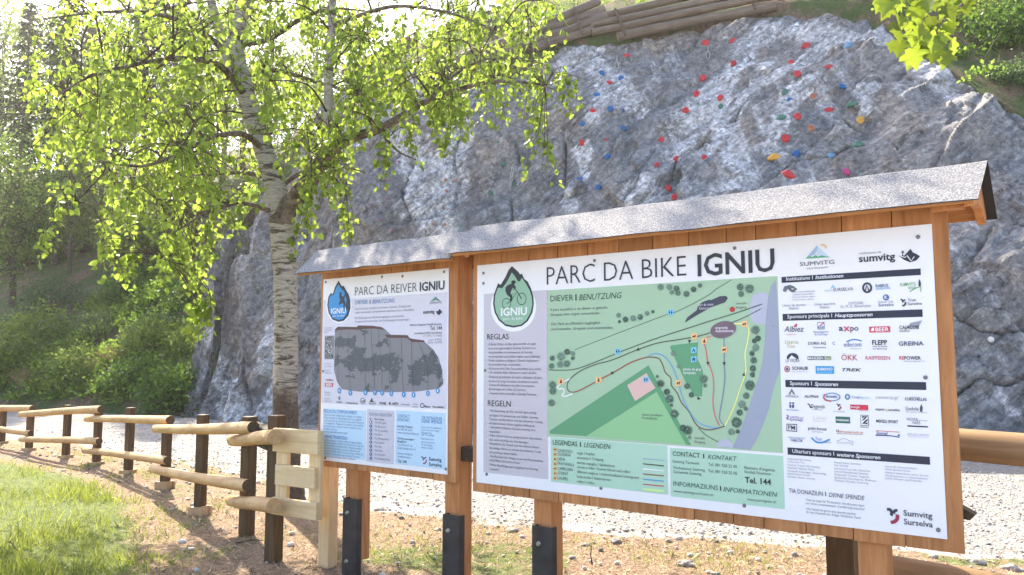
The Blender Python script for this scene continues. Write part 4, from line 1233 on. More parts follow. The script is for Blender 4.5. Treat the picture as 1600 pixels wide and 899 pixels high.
A.text(b_, (210, 206, 214), 3, 'parc da reiver', 1058, 438, 1160, 388, 17, 'r'); A.text(b_, (210, 206, 214), 3, 'Kletterpark', 1066, 458, 1150, 416, 17, 'r')
for o_ in (-2, -1): pass
A.text(b_, TXT, 3, 'entrada', 1306, 405, 1374, 402, 15); A.text(b_, TXT, 3, 'Eingang', 1306, 432, 1376, 428, 15)
A.text(b_, (226, 222, 228), 3, 'emprenda', 1170, 572, 1252, 558, 17, 'm'); A.text(b_, (226, 222, 228), 3, 'Aufschüttung', 1172, 596, 1290, 576, 17, 'm')
A.text(b_, (232, 240, 232), 4, 'piazza da giug', 890, 320, 1004, 324, 15, 'm'); A.text(b_, (232, 240, 232), 4, 'Spielplatz', 892, 344, 970, 347, 15, 'm')
A.text(b_, TXT, 4, 'piazza da ballapei', 628, 610, 758, 616, 14); A.text(b_, TXT, 4, 'Fussballplatz', 628, 632, 726, 637, 14)
A.text(b_, TXT, 4, 'entrada', 964, 758, 1028, 764, 15); A.text(b_, TXT, 4, 'Eingang', 964, 782, 1030, 790, 15)
LEG = [('CAVRUTSCH', 'segls I hupfen', 513, 520, 632, 662, 525, 776), ('TSCHARVA', 'ascensiun I Steigung', 536, 543, 622, 662, 554, 830), ('LIEUR', 'stortas anguglas I Spitzkehren', 564, 571, 586, 662, 586, 902), ('MUNTANIALA', 'curvas e rullar I Kurven fahren und rollen', 594, 606, 644, 662, 613, 1000),
       ('CAPRICORN', 'different sutgèras I unterschiedlicher Untergrund', 626, 637, 634, 662, 644, 1055), ('STGIRAT', 'balantscha I balancieren', 655, 663, 606, 662, 676, 874), ('LAUREL', 'rullar I rollen', 686, 696, 606, 662, 708, 772)]
for i, (a, b, y0, y1, xa, xb, yb0, xe) in enumerate(LEG):
    A.text(b_, TXT, 2, a, 540, y0 + 4, xa, y1 + 4, 19); A.text(b_, TXT, 2, b, xb, yb0 + 3, xe, yb0 + 3 + (xe - xb) * .115, 17)
    y = 500 + i * 30.5
    A.poly('legend_icon.%d' % i, (236, 176, 120), 2, [(511, y - 11), (532, y - 10), (532, y + 12), (511, y + 11)], 4)
    A.poly('legend_icon.%d' % i, (80, 44, 26), 2, [(521 + dx * .62, y + dy * .62) for dx, dy in (SIT if i in (2, 3, 5) else ANI)], 5)
for col, y, w in [((150, 160, 190), 558, .004), ((62, 66, 60), 592, .0055), ((240, 246, 246), 624, .006), ((140, 70, 60), 656, .0055), ((80, 150, 200), 690, .0055), ((190, 84, 96), 722, .0055), ((200, 232, 150), 754, .012)]:
    A.line('legend_line', col, 2, [(1083, y), (1217, y + 13)], w, 4, False)
DT = (84, 96, 94)
A.lines(b_, DT, 5, [('Sumvitg Turissem', 130, 256, 376, 278), ('Vischnaunca Sumvitg', 132, 312, 430, 344), ('Gemeinde Sumvitg', 134, 352, 396, 380)], 26, 'r')
A.lines(b_, DT, 5, [('Tel. 081 920 25 05', 462, 286, 730, 310), ('Tel. 081 920 25 05', 462, 346, 732, 374)], 27, 'r')
A.lines(b_, DT, 5, [("Numera d'urgenza", 798, 315, 1086, 342), ('Notfall-Nummer', 802, 356, 1054, 378)], 27, 'r')
A.lines(b_, DT, 5, [('www.sumvitg-turissem.ch', 138, 534, 508, 572), ('www.parcigniu.ch', 822, 610, 1098, 640)], 24, 'r')
A.text(b_, (110, 118, 130), 6, 'Rein Anteriur', 24, 590, 40, 590, 8)
# ---- badge
A.ell('badge', W, 1, 353, 470, 152, 166, 1, 40)
A.poly('badge', (38, 44, 48), 1, [(343, 197), (385, 235), (398, 253), (410, 248), (426, 285), (447, 300), (470, 345), (487, 400), (490, 450), (480, 510), (450, 565), (410, 598), (355, 609), (300, 598), (255, 560), (228, 510), (217, 450), (222, 390), (240, 340), (250, 312), (268, 322), (300, 270), (320, 225)], 2)
A.poly('badge', (138, 178, 150), 1, [(343, 240), (362, 262), (382, 297), (397, 300), (410, 276), (438, 315), (464, 362), (477, 405), (480, 455), (468, 510), (440, 560), (405, 588), (355, 597), (300, 585), (262, 550), (238, 505), (228, 450), (232, 395), (250, 342), (280, 345), (312, 300)], 3)
BK = (34, 40, 42)
A.ring('badge', BK, 1, 409, 417, 30, 39, .0045, 4); A.ring('badge', BK, 1, 308, 449, 28, 35, .0045, 4)
A.ell('badge', BK, 1, 354, 306, 14, 13, 4); A.poly('badge', BK, 1, [(340, 300), (356, 291), (371, 300), (372, 306), (345, 312)], 4)
A.poly('badge', BK, 1, [(300, 362), (302, 340), (318, 324), (342, 314), (360, 320), (372, 340), (366, 350), (350, 342), (340, 362), (334, 380), (348, 398), (344, 432), (330, 438), (332, 406), (312, 390)], 4)
A.line('badge', BK, 1, [(362, 346), (384, 376), (409, 417)], .006, 4, False); A.line('badge', BK, 1, [(350, 352), (366, 350)], .006, 4, False)
A.line('badge', BK, 1, [(309, 448), (338, 432), (376, 372), (334, 392), (338, 432)], .005, 4, False)
A.line('badge', BK, 1, [(409, 417), (404, 410)], .006, 4, False)
A.text('badge', (238, 240, 238), 1, 'IGNIU', 272, 530, 445, 522, 50, 'b', 5); A.text('badge', (238, 240, 238), 1, 'parc da bike', 288, 562, 415, 552, 19, 'r', 5)
# ---- right column
for hb, (c, a, b) in enumerate([(6, (73, 322), (826, 311)), (6, (79, 522), (836, 537)), (7, (90, 46), (824, 99)), (7, (102, 397), (844, 488))]):
    A.rect('heading_bar.%d' % hb, NAVY, c, a, c, b, 1)
WT = (225, 228, 235)
for c, t1, t2, x0, y0, x1, xb, xe, sl in [(6, 'Instituziuns', 'Institutionen', 100, 342, 228, 257, 408, -.058), (6, 'Sponsurs principals', 'Hauptsponsoren', 106, 545, 332, 362, 566, -.025), (7, 'Sponsurs', 'Sponsoren', 116, 72, 214, 244, 366, .027), (7, 'Ulteriurs sponsurs', 'weitere Sponsoren', 128, 424, 330, 360, 586, .078)]:
    A.text('bar_lettering', WT, c, t1, x0, y0, x1, y0 + sl * (x1 - x0), 19, 'm'); A.text('bar_lettering', WT, c, 'I', x1 + 12, y0 + sl * (x1 - x0), x1 + 15, y0 + sl * (x1 - x0), 20)
    A.text('bar_lettering', WT, c, t2, xb, y0 + sl * (xb - x0), xe, y0 + sl * (xe - x0), 19, 'bi')
sm = 'sponsor_logo'
def tx(c, rgb, s_, x0, y0, x1, h, sty='r', sl=None):
    if sl is None: sl = -.03 if c == 6 and y0 < 520 else (.0 if c == 6 else .06)
    A.text(sm, rgb, c, s_, x0, y0, x1, y0 + sl * (x1 - x0), h, sty)
A.poly(sm, (150, 178, 205), 6, [(265, 150), (232, 190), (205, 221), (255, 200), (268, 170)], 2); A.poly(sm, (188, 208, 224), 6, [(265, 150), (268, 172), (262, 205), (330, 212), (300, 186)], 2)
A.poly(sm, (92, 168, 122), 6, [(200, 223), (225, 208), (240, 214), (258, 203), (270, 212), (292, 204), (310, 210), (342, 214), (300, 217), (250, 221)], 3)
for k in range(7):
    a = -2.0 + k * .33; A.line(sm, (232, 190, 120), 6, [(296 + 14 * math.cos(a), 166 + 14 * math.sin(a)), (296 + 24 * math.cos(a), 166 + 24 * math.sin(a))], .004, 3, False)
tx(6, (72, 76, 80), 'SUMVITG', 173, 262, 360, 22, 'r', -.045); tx(6, (130, 134, 138), 'turissem', 212, 280, 325, 12, 'i', -.05)
tx(6, (90, 90, 94), 'vischnaunca da', 492, 199, 612, 11, 'r', -.05); tx(6, (36, 38, 46), 'sumvitg', 492, 240, 688, 38, 'b', -.05)
A.poly(sm, (38, 42, 56), 6, [(704, 206), (722, 212), (726, 196), (734, 208), (748, 194), (770, 170), (784, 190), (800, 196), (822, 210), (802, 232), (768, 243), (736, 230)], 2)
A.line(sm, W, 6, [(716, 210), (742, 216), (752, 206), (774, 236), (790, 212)], .004, 3, False)
for k in range(5):
    a = 1.57 + k * 1.2566; A.poly(sm, (38, 42, 56), 6, [(728 + 12 * math.cos(a), 188 + 14 * math.sin(a)), (728 + 4 * math.cos(a + .6), 188 + 5 * math.sin(a + .6)), (728, 188), (728 + 4 * math.cos(a - .6), 188 + 5 * math.sin(a - .6))], 2)
GY_ = (120, 124, 132); DK = (52, 56, 66); BL = (70, 110, 160); GN = (96, 160, 90); RD = (196, 62, 74)
# institutions
for k in range(9): A.ell(sm, (110, 118, 124), 6, 92 + 7 * k, 388 - 10 * math.sin(k * .8), 9, 7, 2, 9)
A.poly(sm, (96, 104, 110), 6, [(80, 398), (90, 372), (120, 364), (148, 376), (140, 384), (110, 380), (96, 404)], 3)
for i, s_ in enumerate(['Scola represchentativa', 'Corporaziun pastiras tigneus', 'Pastoral dadens vegnus', 'Corporaziun vegnus']): tx(6, GY_, s_, 134, 406 + i * 14, 256 - 8 * (i % 2), 8)
A.poly(sm, (150, 195, 220), 6, [(336, 388), (350, 362), (366, 382), (352, 378)], 2); tx(6, (160, 190, 215), 'REGIUN', 308, 400, 352, 10); tx(6, (74, 80, 94), 'SURSELVA', 354, 399, 462, 18)
A.ring(sm, DK, 6, 536, 380, 22, 24, .009, 2); A.line(sm, DK, 6, [(524, 404), (534, 366), (548, 402)], .007, 3, False); tx(6, (92, 110, 140), 'RABIUS', 582, 376, 650, 15, 'b'); tx(6, (130, 175, 210), 'ANAVON', 582, 391, 660, 14, 'b')
tx(6, GN, 'SUMVITG', 713, 371, 800, 17, 'm'); tx(6, GN, 'VIVA', 756, 389, 800, 15, 'm'); A.poly(sm, (46, 74, 50), 6, [(818, 332), (826, 352), (826, 372), (814, 374), (813, 350)], 2); A.line(sm, GN, 6, [(766, 402), (800, 380), (826, 376), (824, 400)], .004, 2, False)
tx(6, GY_, 'Uniun da dunnas', 80, 482, 204, 14); tx(6, GY_, 'Rabius', 116, 498, 166, 13); tx(6, GY_, 'Uniun sportiva', 250, 476, 364, 14); tx(6, GY_, 'Rabius', 282, 492, 332, 13); tx(6, GY_, 'STIFTUNG', 435, 471, 515, 14); tx(6, GY_, 'Dr. M. O. Winterhalter', 394, 489, 558, 14)
A.ell(sm, (76, 110, 165), 6, 638, 432, 17, 17, 2); A.text(sm, W, 6, 'K', 631, 440, 646, 440, 17, 'b', 5); tx(6, GY_, 'Kiwanis Club', 598, 462, 678, 11); tx(6, (74, 90, 130), 'Surselva', 598, 481, 680, 16, 'm')
def antlers(c, x, y, k, col=DK, red=None):
    A.line(sm, col, c, [(x - 26 * k, y - 20 * k), (x - 12 * k, y - 18 * k), (x - 6 * k, y - 2 * k), (x - 10 * k, y + 6 * k)], .010 * k, 3)
    A.line(sm, col, c, [(x + 18 * k, y - 16 * k), (x + 6 * k, y - 14 * k), (x + 2 * k, y - 2 * k)], .009 * k, 3)
    A.line(sm, red or col, c, [(x + 18 * k, y + 2 * k), (x + 16 * k, y + 20 * k), (x + 4 * k, y + 32 * k), (x - 10 * k, y + 34 * k)], .012 * k, 3)
antlers(6, 732, 456, .62); tx(6, (60, 66, 80), 'Trun', 756, 454, 800, 15, 'm'); tx(6, (60, 66, 80), 'Surselva', 756, 474, 833, 15, 'm')
# main sponsors
tx(6, DK, 'Albiez', 88, 620, 196, 30, 'i', -.04); A.ell(sm, RD, 6, 150, 584, 12, 6, 3, 12, -.8); tx(6, RD, 'malerei', 100, 635, 150, 7)
A.rect(sm, (74, 96, 160), 6, (267, 566), 6, (306, 604), 2); A.rect(sm, W, 6, (270, 569), 6, (303, 601), 3); A.text(sm, (60, 80, 150), 6, 'AXA', 270, 600, 303, 600, 14, 'b', 5); A.line(sm, RD, 6, [(280, 586), (305, 566)], .005, 5, False); tx(6, BL, 'Hauptagentur', 246, 623, 330, 11); tx(6, BL, 'Arnold Giger', 252, 637, 326, 11)
tx(6, (60, 62, 70), 'a', 384, 612, 406, 30, 'b'); tx(6, (200, 70, 90), 'x', 408, 614, 444, 36, 'b'); tx(6, (60, 62, 70), 'po', 446, 612, 490, 30, 'm')
A.rect(sm, (205, 70, 84), 6, (547, 590), 6, (661, 620), 2); A.text(sm, W, 6, 'BEER', 582, 615, 654, 615, 20, 'b', 5); A.poly(sm, W, 6, [(555, 614), (562, 596), (574, 596), (574, 614)], 3)
A.poly(sm, (150, 154, 162), 6, [(748, 598), (770, 570), (832, 556), (812, 596)], 2); tx(6, (40, 44, 54), 'CAJACOB', 710, 606, 816, 19, 'b', -.05); tx(6, (70, 74, 84), 'MOBILIAR', 712, 618, 768, 8, 'm')
tx(6, (170, 180, 80), 'Ustria', 92, 682, 164, 18, 'i'); tx(6, (200, 175, 90), 'Trun', 104, 704, 146, 18, 'i')
tx(6, (56, 60, 68), 'DORN AG', 218, 688, 314, 16, 'm'); tx(6, (56, 60, 68), 'C', 350, 688, 362, 16, 'm'); tx(6, DK, 'Bauunternehmung', 246, 706, 314, 8, 'm')
tx(6, (80, 104, 146), 'edecom', 411, 698, 506, 25, 'r'); A.line(sm, (80, 130, 190), 6, [(424, 672), (465, 659), (506, 668)], .006, 2); tx(6, GY_, 'informatica sa', 446, 712, 506, 7)
tx(6, (44, 48, 54), 'FLEPP', 564, 688, 645, 25, 'b'); tx(6, DK, 'maler da ustonza', 566, 700, 645, 8, 'm'); tx(6, DK, 'Gian Michel Flepp', 566, 713, 645, 7, 'm')
tx(6, (76, 84, 96), 'GREINA', 707, 692, 842, 22, 'b')
A.ell(sm, DK, 6, 134, 758, 32, 26, 2); A.rect(sm, W, 6, (98, 766), 6, (172, 790), 3); A.poly(sm, W, 6, [(112, 764), (128, 744), (138, 752), (156, 764)], 3); tx(6, DK, 'LA VALERA', 98, 782, 172, 16, 'm')
A.rect(sm, (64, 76, 66), 6, (214, 750), 6, (306, 770), 2); A.rect(sm, (130, 150, 90), 6, (308, 750), 6, (342, 770), 2); A.text(sm, W, 6, 'MAISSEN', 218, 767, 300, 767, 14, 'b', 5); A.text(sm, W, 6, 'Holz', 311, 767, 339, 767, 12, 'm', 5)
tx(6, (176, 56, 66), 'ÖKK', 398, 772, 484, 30, 'r'); tx(6, (196, 90, 104), 'RAIFFEISEN', 528, 769, 660, 20, 'm')
tx(6, (205, 60, 80), 'RE', 710, 768, 736, 18, 'b'); tx(6, (46, 50, 60), 'POWER', 737, 768, 826, 18, 'b'); tx(6, GY_, 'Nossa energia per Tei', 736, 780, 848, 7)
A.ring(sm, (180, 90, 90), 6, 104, 819, 13, 15, .005, 2); A.ell(sm, (90, 90, 110), 6, 104, 819, 7, 8, 2); tx(6, (44, 48, 54), 'SCHAUB', 132, 823, 216, 17, 'b'); tx(6, GY_, 'bagn . cuschina . fuorn', 134, 836, 214, 6)
A.rect(sm, (40, 150, 205), 6, (257, 803), 6, (358, 845), 2); A.text(sm, W, 6, 'SHIMANO', 266, 827, 350, 827, 15, 'b', 5); A.line(sm, (140, 205, 235), 6, [(268, 836), (348, 836)], .0025, 3, False)
tx(6, (40, 42, 46), 'TREK', 400, 831, 506, 16, 'bi')
# sponsors
A.poly(sm, (120, 120, 118), 7, [(106, 122), (124, 90), (142, 122), (131, 122), (124, 106), (117, 122)], 2); tx(7, GY_, 'ADDIASA', 92, 136, 160, 11, 'm', .03)
tx(7, (44, 48, 58), 'ALPINA', 189, 138, 264, 13, 'bi', .02)
A.ring(sm, (110, 140, 170), 7, 333, 135, 42, 20, .005, 2); A.line(sm, (200, 80, 80), 7, [(294, 120), (290, 138), (302, 152), (330, 157)], .006, 3); tx(7, (60, 90, 140), 'BRUNNERS', 302, 139, 362, 12, 'b', .02)
A.ring(sm, (90, 130, 160), 7, 414, 134, 10, 12, .007, 2); tx(7, BL, 'Cavegn', 436, 141, 480, 13, 'r', .03); tx(7, (150, 180, 205), 'Ingenieurs', 480, 142, 534, 12, 'r', .03)
tx(7, (110, 110, 114), 'conversa.gr', 561, 144, 680, 19, 't', .03); tx(7, (60, 64, 74), 'CURSCHELLAS', 713, 152, 826, 15, 'b', .03); tx(7, GY_, 'schreinerei', 740, 138, 790, 7, 'r', .03)
A.poly(sm, (64, 70, 120), 7, [(112, 162), (136, 163), (136, 192), (112, 191)], 2); A.line(sm, W, 7, [(115, 172), (133, 173)], .004, 3, False); A.line(sm, W, 7, [(124, 163), (124, 192)], .003, 3, False); tx(7, BL, 'Ustria Cavardiras', 95, 205, 160, 8, 'm', .04)
tx(7, (60, 62, 62), 'Degonda', 224, 192, 296, 20, 'i', .03); A.line(sm, DK, 7, [(206, 170), (216, 176), (222, 190), (232, 186)], .005, 2); tx(7, GY_, 'schreinerei', 232, 202, 284, 7, 'r', .04)
antlers(7, 370, 182, .5, DK, (150, 60, 80)); tx(7, GY_, 'Sumvitg Surselva', 338, 213, 402, 7, 'r', .04)
A.rect(sm, (200, 50, 74), 7, (428, 174), 7, (522, 203), 2); A.text(sm, W, 7, 'energia', 432, 191, 478, 193, 12, 'm', 5); tx(7, RD, 'alpina', 474, 207, 520, 6, 'r', .04)
tx(7, (50, 52, 56), 'expert', 560, 204, 606, 13, 'b', .04); tx(7, (210, 180, 120), 'ig', 609, 206, 624, 13, 'm', .04); tx(7, (50, 52, 56), 'surselva', 627, 207, 686, 13, 'b', .04)
tx(7, (70, 76, 84), 'Gadola', 716, 203, 784, 19, 'r', .05); A.poly(sm, (70, 76, 84), 7, [(798, 170), (806, 192), (802, 214), (792, 212), (790, 192)], 2); tx(7, GY_, 'Metzgerei Holzbau', 718, 214, 830, 6, 'r', .04)
tx(7, (120, 80, 150), 'GARTEN und', 116, 246, 184, 12, 'r', .04); tx(7, (110, 70, 140), 'Sportanlagen', 114, 257, 184, 11, 'm', .04); A.line(sm, (110, 70, 140), 7, [(98, 228), (106, 236), (98, 246), (108, 252)], .005, 2)
tx(7, (206, 200, 180), 'Livio', 234, 252, 304, 22, 'ti', .04); tx(7, (190, 190, 190), 'restaurant', 236, 262, 300, 7, 'r', .04)
A.rect(sm, (48, 104, 84), 7, (352, 236), 7, (428, 273), 2); A.text(sm, W, 7, 'maissen', 358, 258, 422, 262, 13, 'b', 5)
A.rect(sm, (56, 60, 66), 7, (481, 228), 7, (525, 286), 2); A.rect(sm, W, 7, (484, 231), 7, (522, 283), 3); A.line(sm, DK, 7, [(490, 240), (514, 236), (494, 256), (518, 252), (496, 274), (518, 272)], .010, 4, False); tx(7, DK, 'Palmina', 482, 294, 524, 8, 'm', .05)
tx(7, (50, 56, 70), 'MENZLI SPORT', 564, 267, 678, 15, 'b', .05)
tx(7, (86, 90, 96), 'NOSSA', 724, 257, 782, 15, 'r', .05); tx(7, (86, 90, 96), 'NIES', 754, 275, 794, 14, 'r', .05); tx(7, (160, 164, 170), 'pastregn', 786, 259, 830, 9, 'r', .05); A.rect(sm, NAVY, 7, (726, 282), 7, (833, 294), 2)
A.line(sm, (60, 66, 76), 7, [(98, 276), (150, 278), (150, 314), (98, 310)], .0045, 2, False, True); tx(7, (60, 66, 76), 'PM', 106, 304, 142, 22, 'm', .05)
tx(7, (60, 62, 70), 'print-house', 210, 305, 306, 17, 'm', .05); tx(7, GY_, 'Druck Copy Dester', 232, 318, 288, 6, 'm', .05)
tx(7, (206, 120, 80), 'hydrosolartech.ch', 358, 319, 496, 12, 'm', .05); tx(7, (90, 90, 96), 'H', 357, 317, 370, 13, 'b', .04); A.line(sm, GY_, 7, [(358, 325), (494, 330)], .002, 2, False)
tx(7, (60, 70, 130), 'Soocel', 564, 329, 624, 15, 'bi', .05); A.line(sm, (70, 80, 140), 7, [(560, 334), (640, 337), (684, 345)], .005, 2); A.line(sm, RD, 7, [(562, 310), (684, 318)], .0025, 2, False); A.poly(sm, (70, 80, 140), 7, [(672, 336), (686, 340), (684, 326)], 2)
tx(7, (160, 164, 172), 'SPACIAL DESIGN', 728, 334, 838, 11, 'r', .05); tx(7, (180, 184, 190), 'Architectura interiura', 730, 343, 836, 6, 'r', .05)
tx(7, (110, 130, 170), 'HYDROSANAPLAST', 104, 350, 194, 9, 'r', .05); tx(7, (70, 80, 140), 'CAJACOB', 118, 365, 180, 12, 'b', .05)
A.line(sm, (60, 140, 200), 7, [(226, 346), (250, 368), (280, 372), (322, 356)], .008, 2); tx(7, (50, 100, 150), 'Tuor', 248, 361, 284, 18, 'i', .05); tx(7, GY_, 'Baugeschäft', 288, 373, 330, 7, 'r', .05)
tx(7, (170, 170, 168), 'Somvitg', 360, 378, 446, 16, 't', .04); A.line(sm, (180, 182, 184), 7, [(358, 366), (392, 350), (414, 356), (420, 362), (446, 366)], .003, 2, False)
# further sponsors: small print in three columns
cols = [(102, 455, 225, ['Alig Bernhard AG, Sumvitg', 'Candinas Tuor, Trun', 'Cantieni Tresch AG, Sumvitg', 'Garantida Cadonau, Danis', 'Caduff Cavegn, Sumvitg', 'Spescha Simon, Surrein', 'Huonder Valentin, Sumvitg']), (346, 474, 490, ['Maissen Indira Cavardiras', 'Fam. Sumvitg', 'Schmid Fravi SA, Disentis', 'Schmid Fleischhandel, Sumvitg', 'Degonda Tomas, Segnas', 'Spescha Scrinaria, Rabius', 'Stampa Giusep, Sumvitg']), (610, 494, 776, ['Uniun dils Giuvenils Rabius', 'Uniun Sportiva Danis', 'Weitere Unterstützer privat, Surrein', 'Vischnaunca e corporaziuns', 'sowie Gönner und Freunde'])]
ends = [[224, 190, 270, 240, 302, 220, 244], [484, 418, 532, 520, 526, 564, 522], [778, 740, 836, 832, 800]]
for ci, (x, y, xe, rows) in enumerate(cols):
    for i, s_ in enumerate(rows):
        A.text(b_, (128, 132, 142), 7, s_, x, y + 15.6 * i + 2, ends[ci][i], y + 15.6 * i + 2 + .115 * (ends[ci][i] - x), 9)
A.text('heading_lettering', (70, 76, 92), 7, 'TIA DONAZIUN', 110, 632, 286, 650, 22); A.text('heading_lettering', INK, 7, 'I', 299, 650, 303, 650, 22); A.text('heading_lettering', (70, 76, 92), 7, 'DEINE SPENDE', 318, 654, 504, 672, 22, 'i')
A.lines(b_, (120, 126, 138), 7, [('Cheu sas sogen far Tia donaziun, che ella possi vegnir', 198, 674, 504, 706), ('per ovras e mantenimaint. Cordial engraziament!', 198, 694, 504, 722)], 12)
A.lines(b_, (120, 126, 138), 7, [('Hier kannst du gerne eine Spende machen', 200, 722, 458, 748), ('für den Unterhalt der Anlage. Herzlichen Dank!', 200, 740, 486, 768)], 12, 'i')
antlers(7, 652, 744, 1.25, (44, 50, 66), (150, 44, 72))
tx(7, (42, 48, 58), 'Sumvitg', 706, 752, 856, 29, 'm', .10); tx(7, (42, 48, 58), 'Surselva', 708, 796, 858, 29, 'm', .12)
A.text(b_, (150, 154, 164), 7, 'www.druck.ch', 904, 800, 911, 800, 4)

# ---- narrow board
B = Art(KR, reiver_panel)
B.logos = [B.uz(*q) for q in [(8,985,530),(8,966,604),(10,138,530),(10,136,572),(10,228,710),(10,335,732),(10,440,712),(10,517,720),(10,605,732),(10,705,735),(10,806,740),(10,892,752),(10,985,758),(10,1096,762),(9,750,745)]]
LV2 = (206, 204, 214); BB = (184, 212, 234); BLT = (84, 128, 176)
B.rect('colour_field', LV2, 8, (268, 530), 9, (850, 408), 0)
B.rect('colour_field', BB, 9, (62, 402), 9, (330, 733), 1); B.rect('colour_field', (196, 194, 204), 9, (343, 408), 9, (512, 760), 1); B.rect('colour_field', BB, 9, (527, 415), 9, (842, 792), 1)
B.text('title_lettering', (58, 62, 70), 8, 'PARC DA REIVER', 470, 500, 866, 473, 54, 't'); B.text('title_lettering', (30, 34, 42), 8, 'IGNIU', 884, 470, 1042, 460, 54, 'b')
B.text('heading_lettering', BLT, 8, 'DIEVER', 472, 556, 552, 551, 26, 'r'); B.text('heading_lettering', INK, 8, 'I', 565, 552, 569, 552, 26, 'm'); B.text('heading_lettering', BLT, 8, 'BENUTZUNG', 582, 551, 725, 542, 26, 'i')
B.lines('body_lettering', (130, 130, 140), 8, [('Il parc da reiver ei publics e siu diever ei gratuits. Gruppas ston', 470, 590, 828, 572), ('vegnir annunziadas. Igl equipament vegn buca mess a disposiziun.', 470, 612, 850, 596), ('Der Kletterpark ist öffentlich zugänglich und kostenlos.', 470, 648, 786, 636), ('Gruppen sind anzumelden. Die Ausrüstung ist mitzubringen.', 470, 670, 820, 659)], 13)
B.ell('badge', W, 8, 367, 560, 82, 116, 1, 36)
B.poly('badge', (24, 40, 56), 8, [(365, 403), (378, 428), (388, 440), (398, 436), (414, 468), (430, 492), (440, 530), (441, 580), (428, 628), (398, 660), (364, 667), (326, 652), (302, 612), (293, 560), (300, 508), (316, 482), (328, 490), (342, 445)], 2)
B.poly('badge', (44, 138, 196), 8, [(365, 428), (376, 444), (388, 462), (400, 470), (412, 500), (424, 530), (428, 575), (418, 618), (394, 648), (364, 655), (332, 642), (309, 606), (301, 560), (308, 512), (320, 494), (334, 498), (348, 455)], 3)
B.poly('badge', (20, 44, 66), 8, [(372, 478), (386, 476), (384, 500), (398, 506), (412, 478), (416, 484), (402, 520), (410, 545), (404, 582), (396, 576), (398, 552), (384, 548), (372, 560), (366, 556), (376, 530), (370, 505)], 4)
B.poly('badge', (20, 44, 66), 8, [(400, 470), (414, 470), (430, 494), (439, 530), (440, 580), (426, 588), (414, 592), (410, 560), (418, 530), (410, 500)], 4)
B.text('badge', (236, 240, 244), 8, 'IGNIU', 318, 615, 413, 612, 34, 'b', 5); B.text('badge', (236, 240, 244), 8, 'parc da reiver', 328, 636, 406, 632, 13, 'r', 5)
B.poly('sponsor_logo', (92, 140, 124), 8, [(948, 540), (985, 505), (1018, 536), (986, 528)], 3); B.text('sponsor_logo', (80, 84, 90), 8, 'SUMVITG', 948, 554, 1022, 549, 14)
B.text('sponsor_logo', (34, 36, 44), 8, 'sumvitg', 906, 616, 978, 611, 22, 'b'); B.poly('sponsor_logo', (34, 36, 46), 8, [(986, 600), (1000, 598), (1010, 584), (1027, 604), (1008, 624), (996, 618)], 3)
B.text('body_lettering', (70, 74, 80), 8, "Numera d'urgenza  Notfall-Nummer", 822, 693, 1026, 686, 12, 'm'); B.text('heading_lettering', (60, 64, 72), 8, 'Tel. 144', 950, 720, 1026, 716, 24, 'm')
B.text('body_lettering', (70, 74, 80), 8, 'Coordinatas (LV95) I Koordinaten', 848, 746, 1026, 741, 12, 'm'); B.lines('body_lettering', (140, 140, 150), 8, [('2713871 / 1174605', 906, 764, 1026, 760), ('Lärge: 8.8022', 936, 788, 1026, 784), ('Breite: 46.7092', 936, 806, 1026, 803)], 13)
# rock drawing
ROCKO = [(184, 200), (190, 84), (215, 64), (380, 67), (395, 54), (560, 62), (632, 88), (680, 132), (828, 138), (862, 182), (975, 192), (1050, 260), (1100, 340), (1130, 440), (1138, 560), (1095, 605), (900, 630), (650, 636), (400, 630), (250, 610), (205, 540), (180, 440)]
B.poly('rock_drawing', (124, 124, 128), 10, ROCKO, 1)
RO = np.array(ROCKO, float)
rb = random.Random(9)
cell = 9
xs_, ys_ = np.meshgrid(np.arange(186, 1134, cell), np.arange(90, 628, cell), indexing='ij')
ins = in_poly(xs_ + cell / 2, ys_ + cell / 2, RO)
nz = fbm(np.stack([xs_.ravel() / 95. + ys_.ravel() / 300., ys_.ravel() / 95., xs_.ravel() * 0 + 3.3], -1), 5, 77, .62).reshape(xs_.shape)
env = np.exp(-((ys_ - (330 + (xs_ - 190) * .12)) / 115.) ** 2) * .42 + .20 * np.exp(-((xs_ - 420) / 220.) ** 2 - ((ys_ - 260) / 90.) ** 2) - .05 * (xs_ / 900.)
dm = ins & (nz + env > .26)
for ix, iy in zip(*np.where(dm)):
    x, y = xs_[ix, iy], ys_[ix, iy]; j = lambda: rb.uniform(-2.2, 2.2)
    B.poly('rock_drawing', (84, 90, 94), 10, [(x + j(), y + j()), (x + cell + j(), y + j()), (x + cell + j(), y + cell + j()), (x + j(), y + cell + j())], 2)
B.poly('rock_drawing', (86, 56, 54), 10, [(185, 90), (215, 60), (380, 63), (395, 49), (520, 52), (600, 64), (637, 90), (540, 77), (430, 80), (420, 88), (300, 84), (200, 92)], 3)
B.poly('rock_drawing', (86, 56, 54), 10, [(625, 131), (826, 134), (838, 158), (875, 168), (972, 180), (977, 196), (865, 194), (822, 158), (650, 158)], 3)
for p in [[(318, 95), (312, 170), (318, 400), (322, 615)], [(435, 88), (450, 160), (455, 400), (456, 612)], [(508, 85), (512, 200), (530, 430), (541, 612)], [(568, 85), (585, 250), (600, 420), (604, 612)], [(672, 150), (672, 300), (668, 500), (684, 618)], [(772, 150), (776, 320), (782, 500), (792, 628)], [(862, 190), (866, 400), (878, 628)], [(920, 195), (960, 280), (1000, 420), (1008, 618)], [(1010, 240), (1070, 330), (1110, 450), (1094, 600)], [(255, 90), (220, 200), (215, 420), (228, 598)]]:
    B.line('rock_drawing', (58, 62, 68), 10, p, .0025, 4)
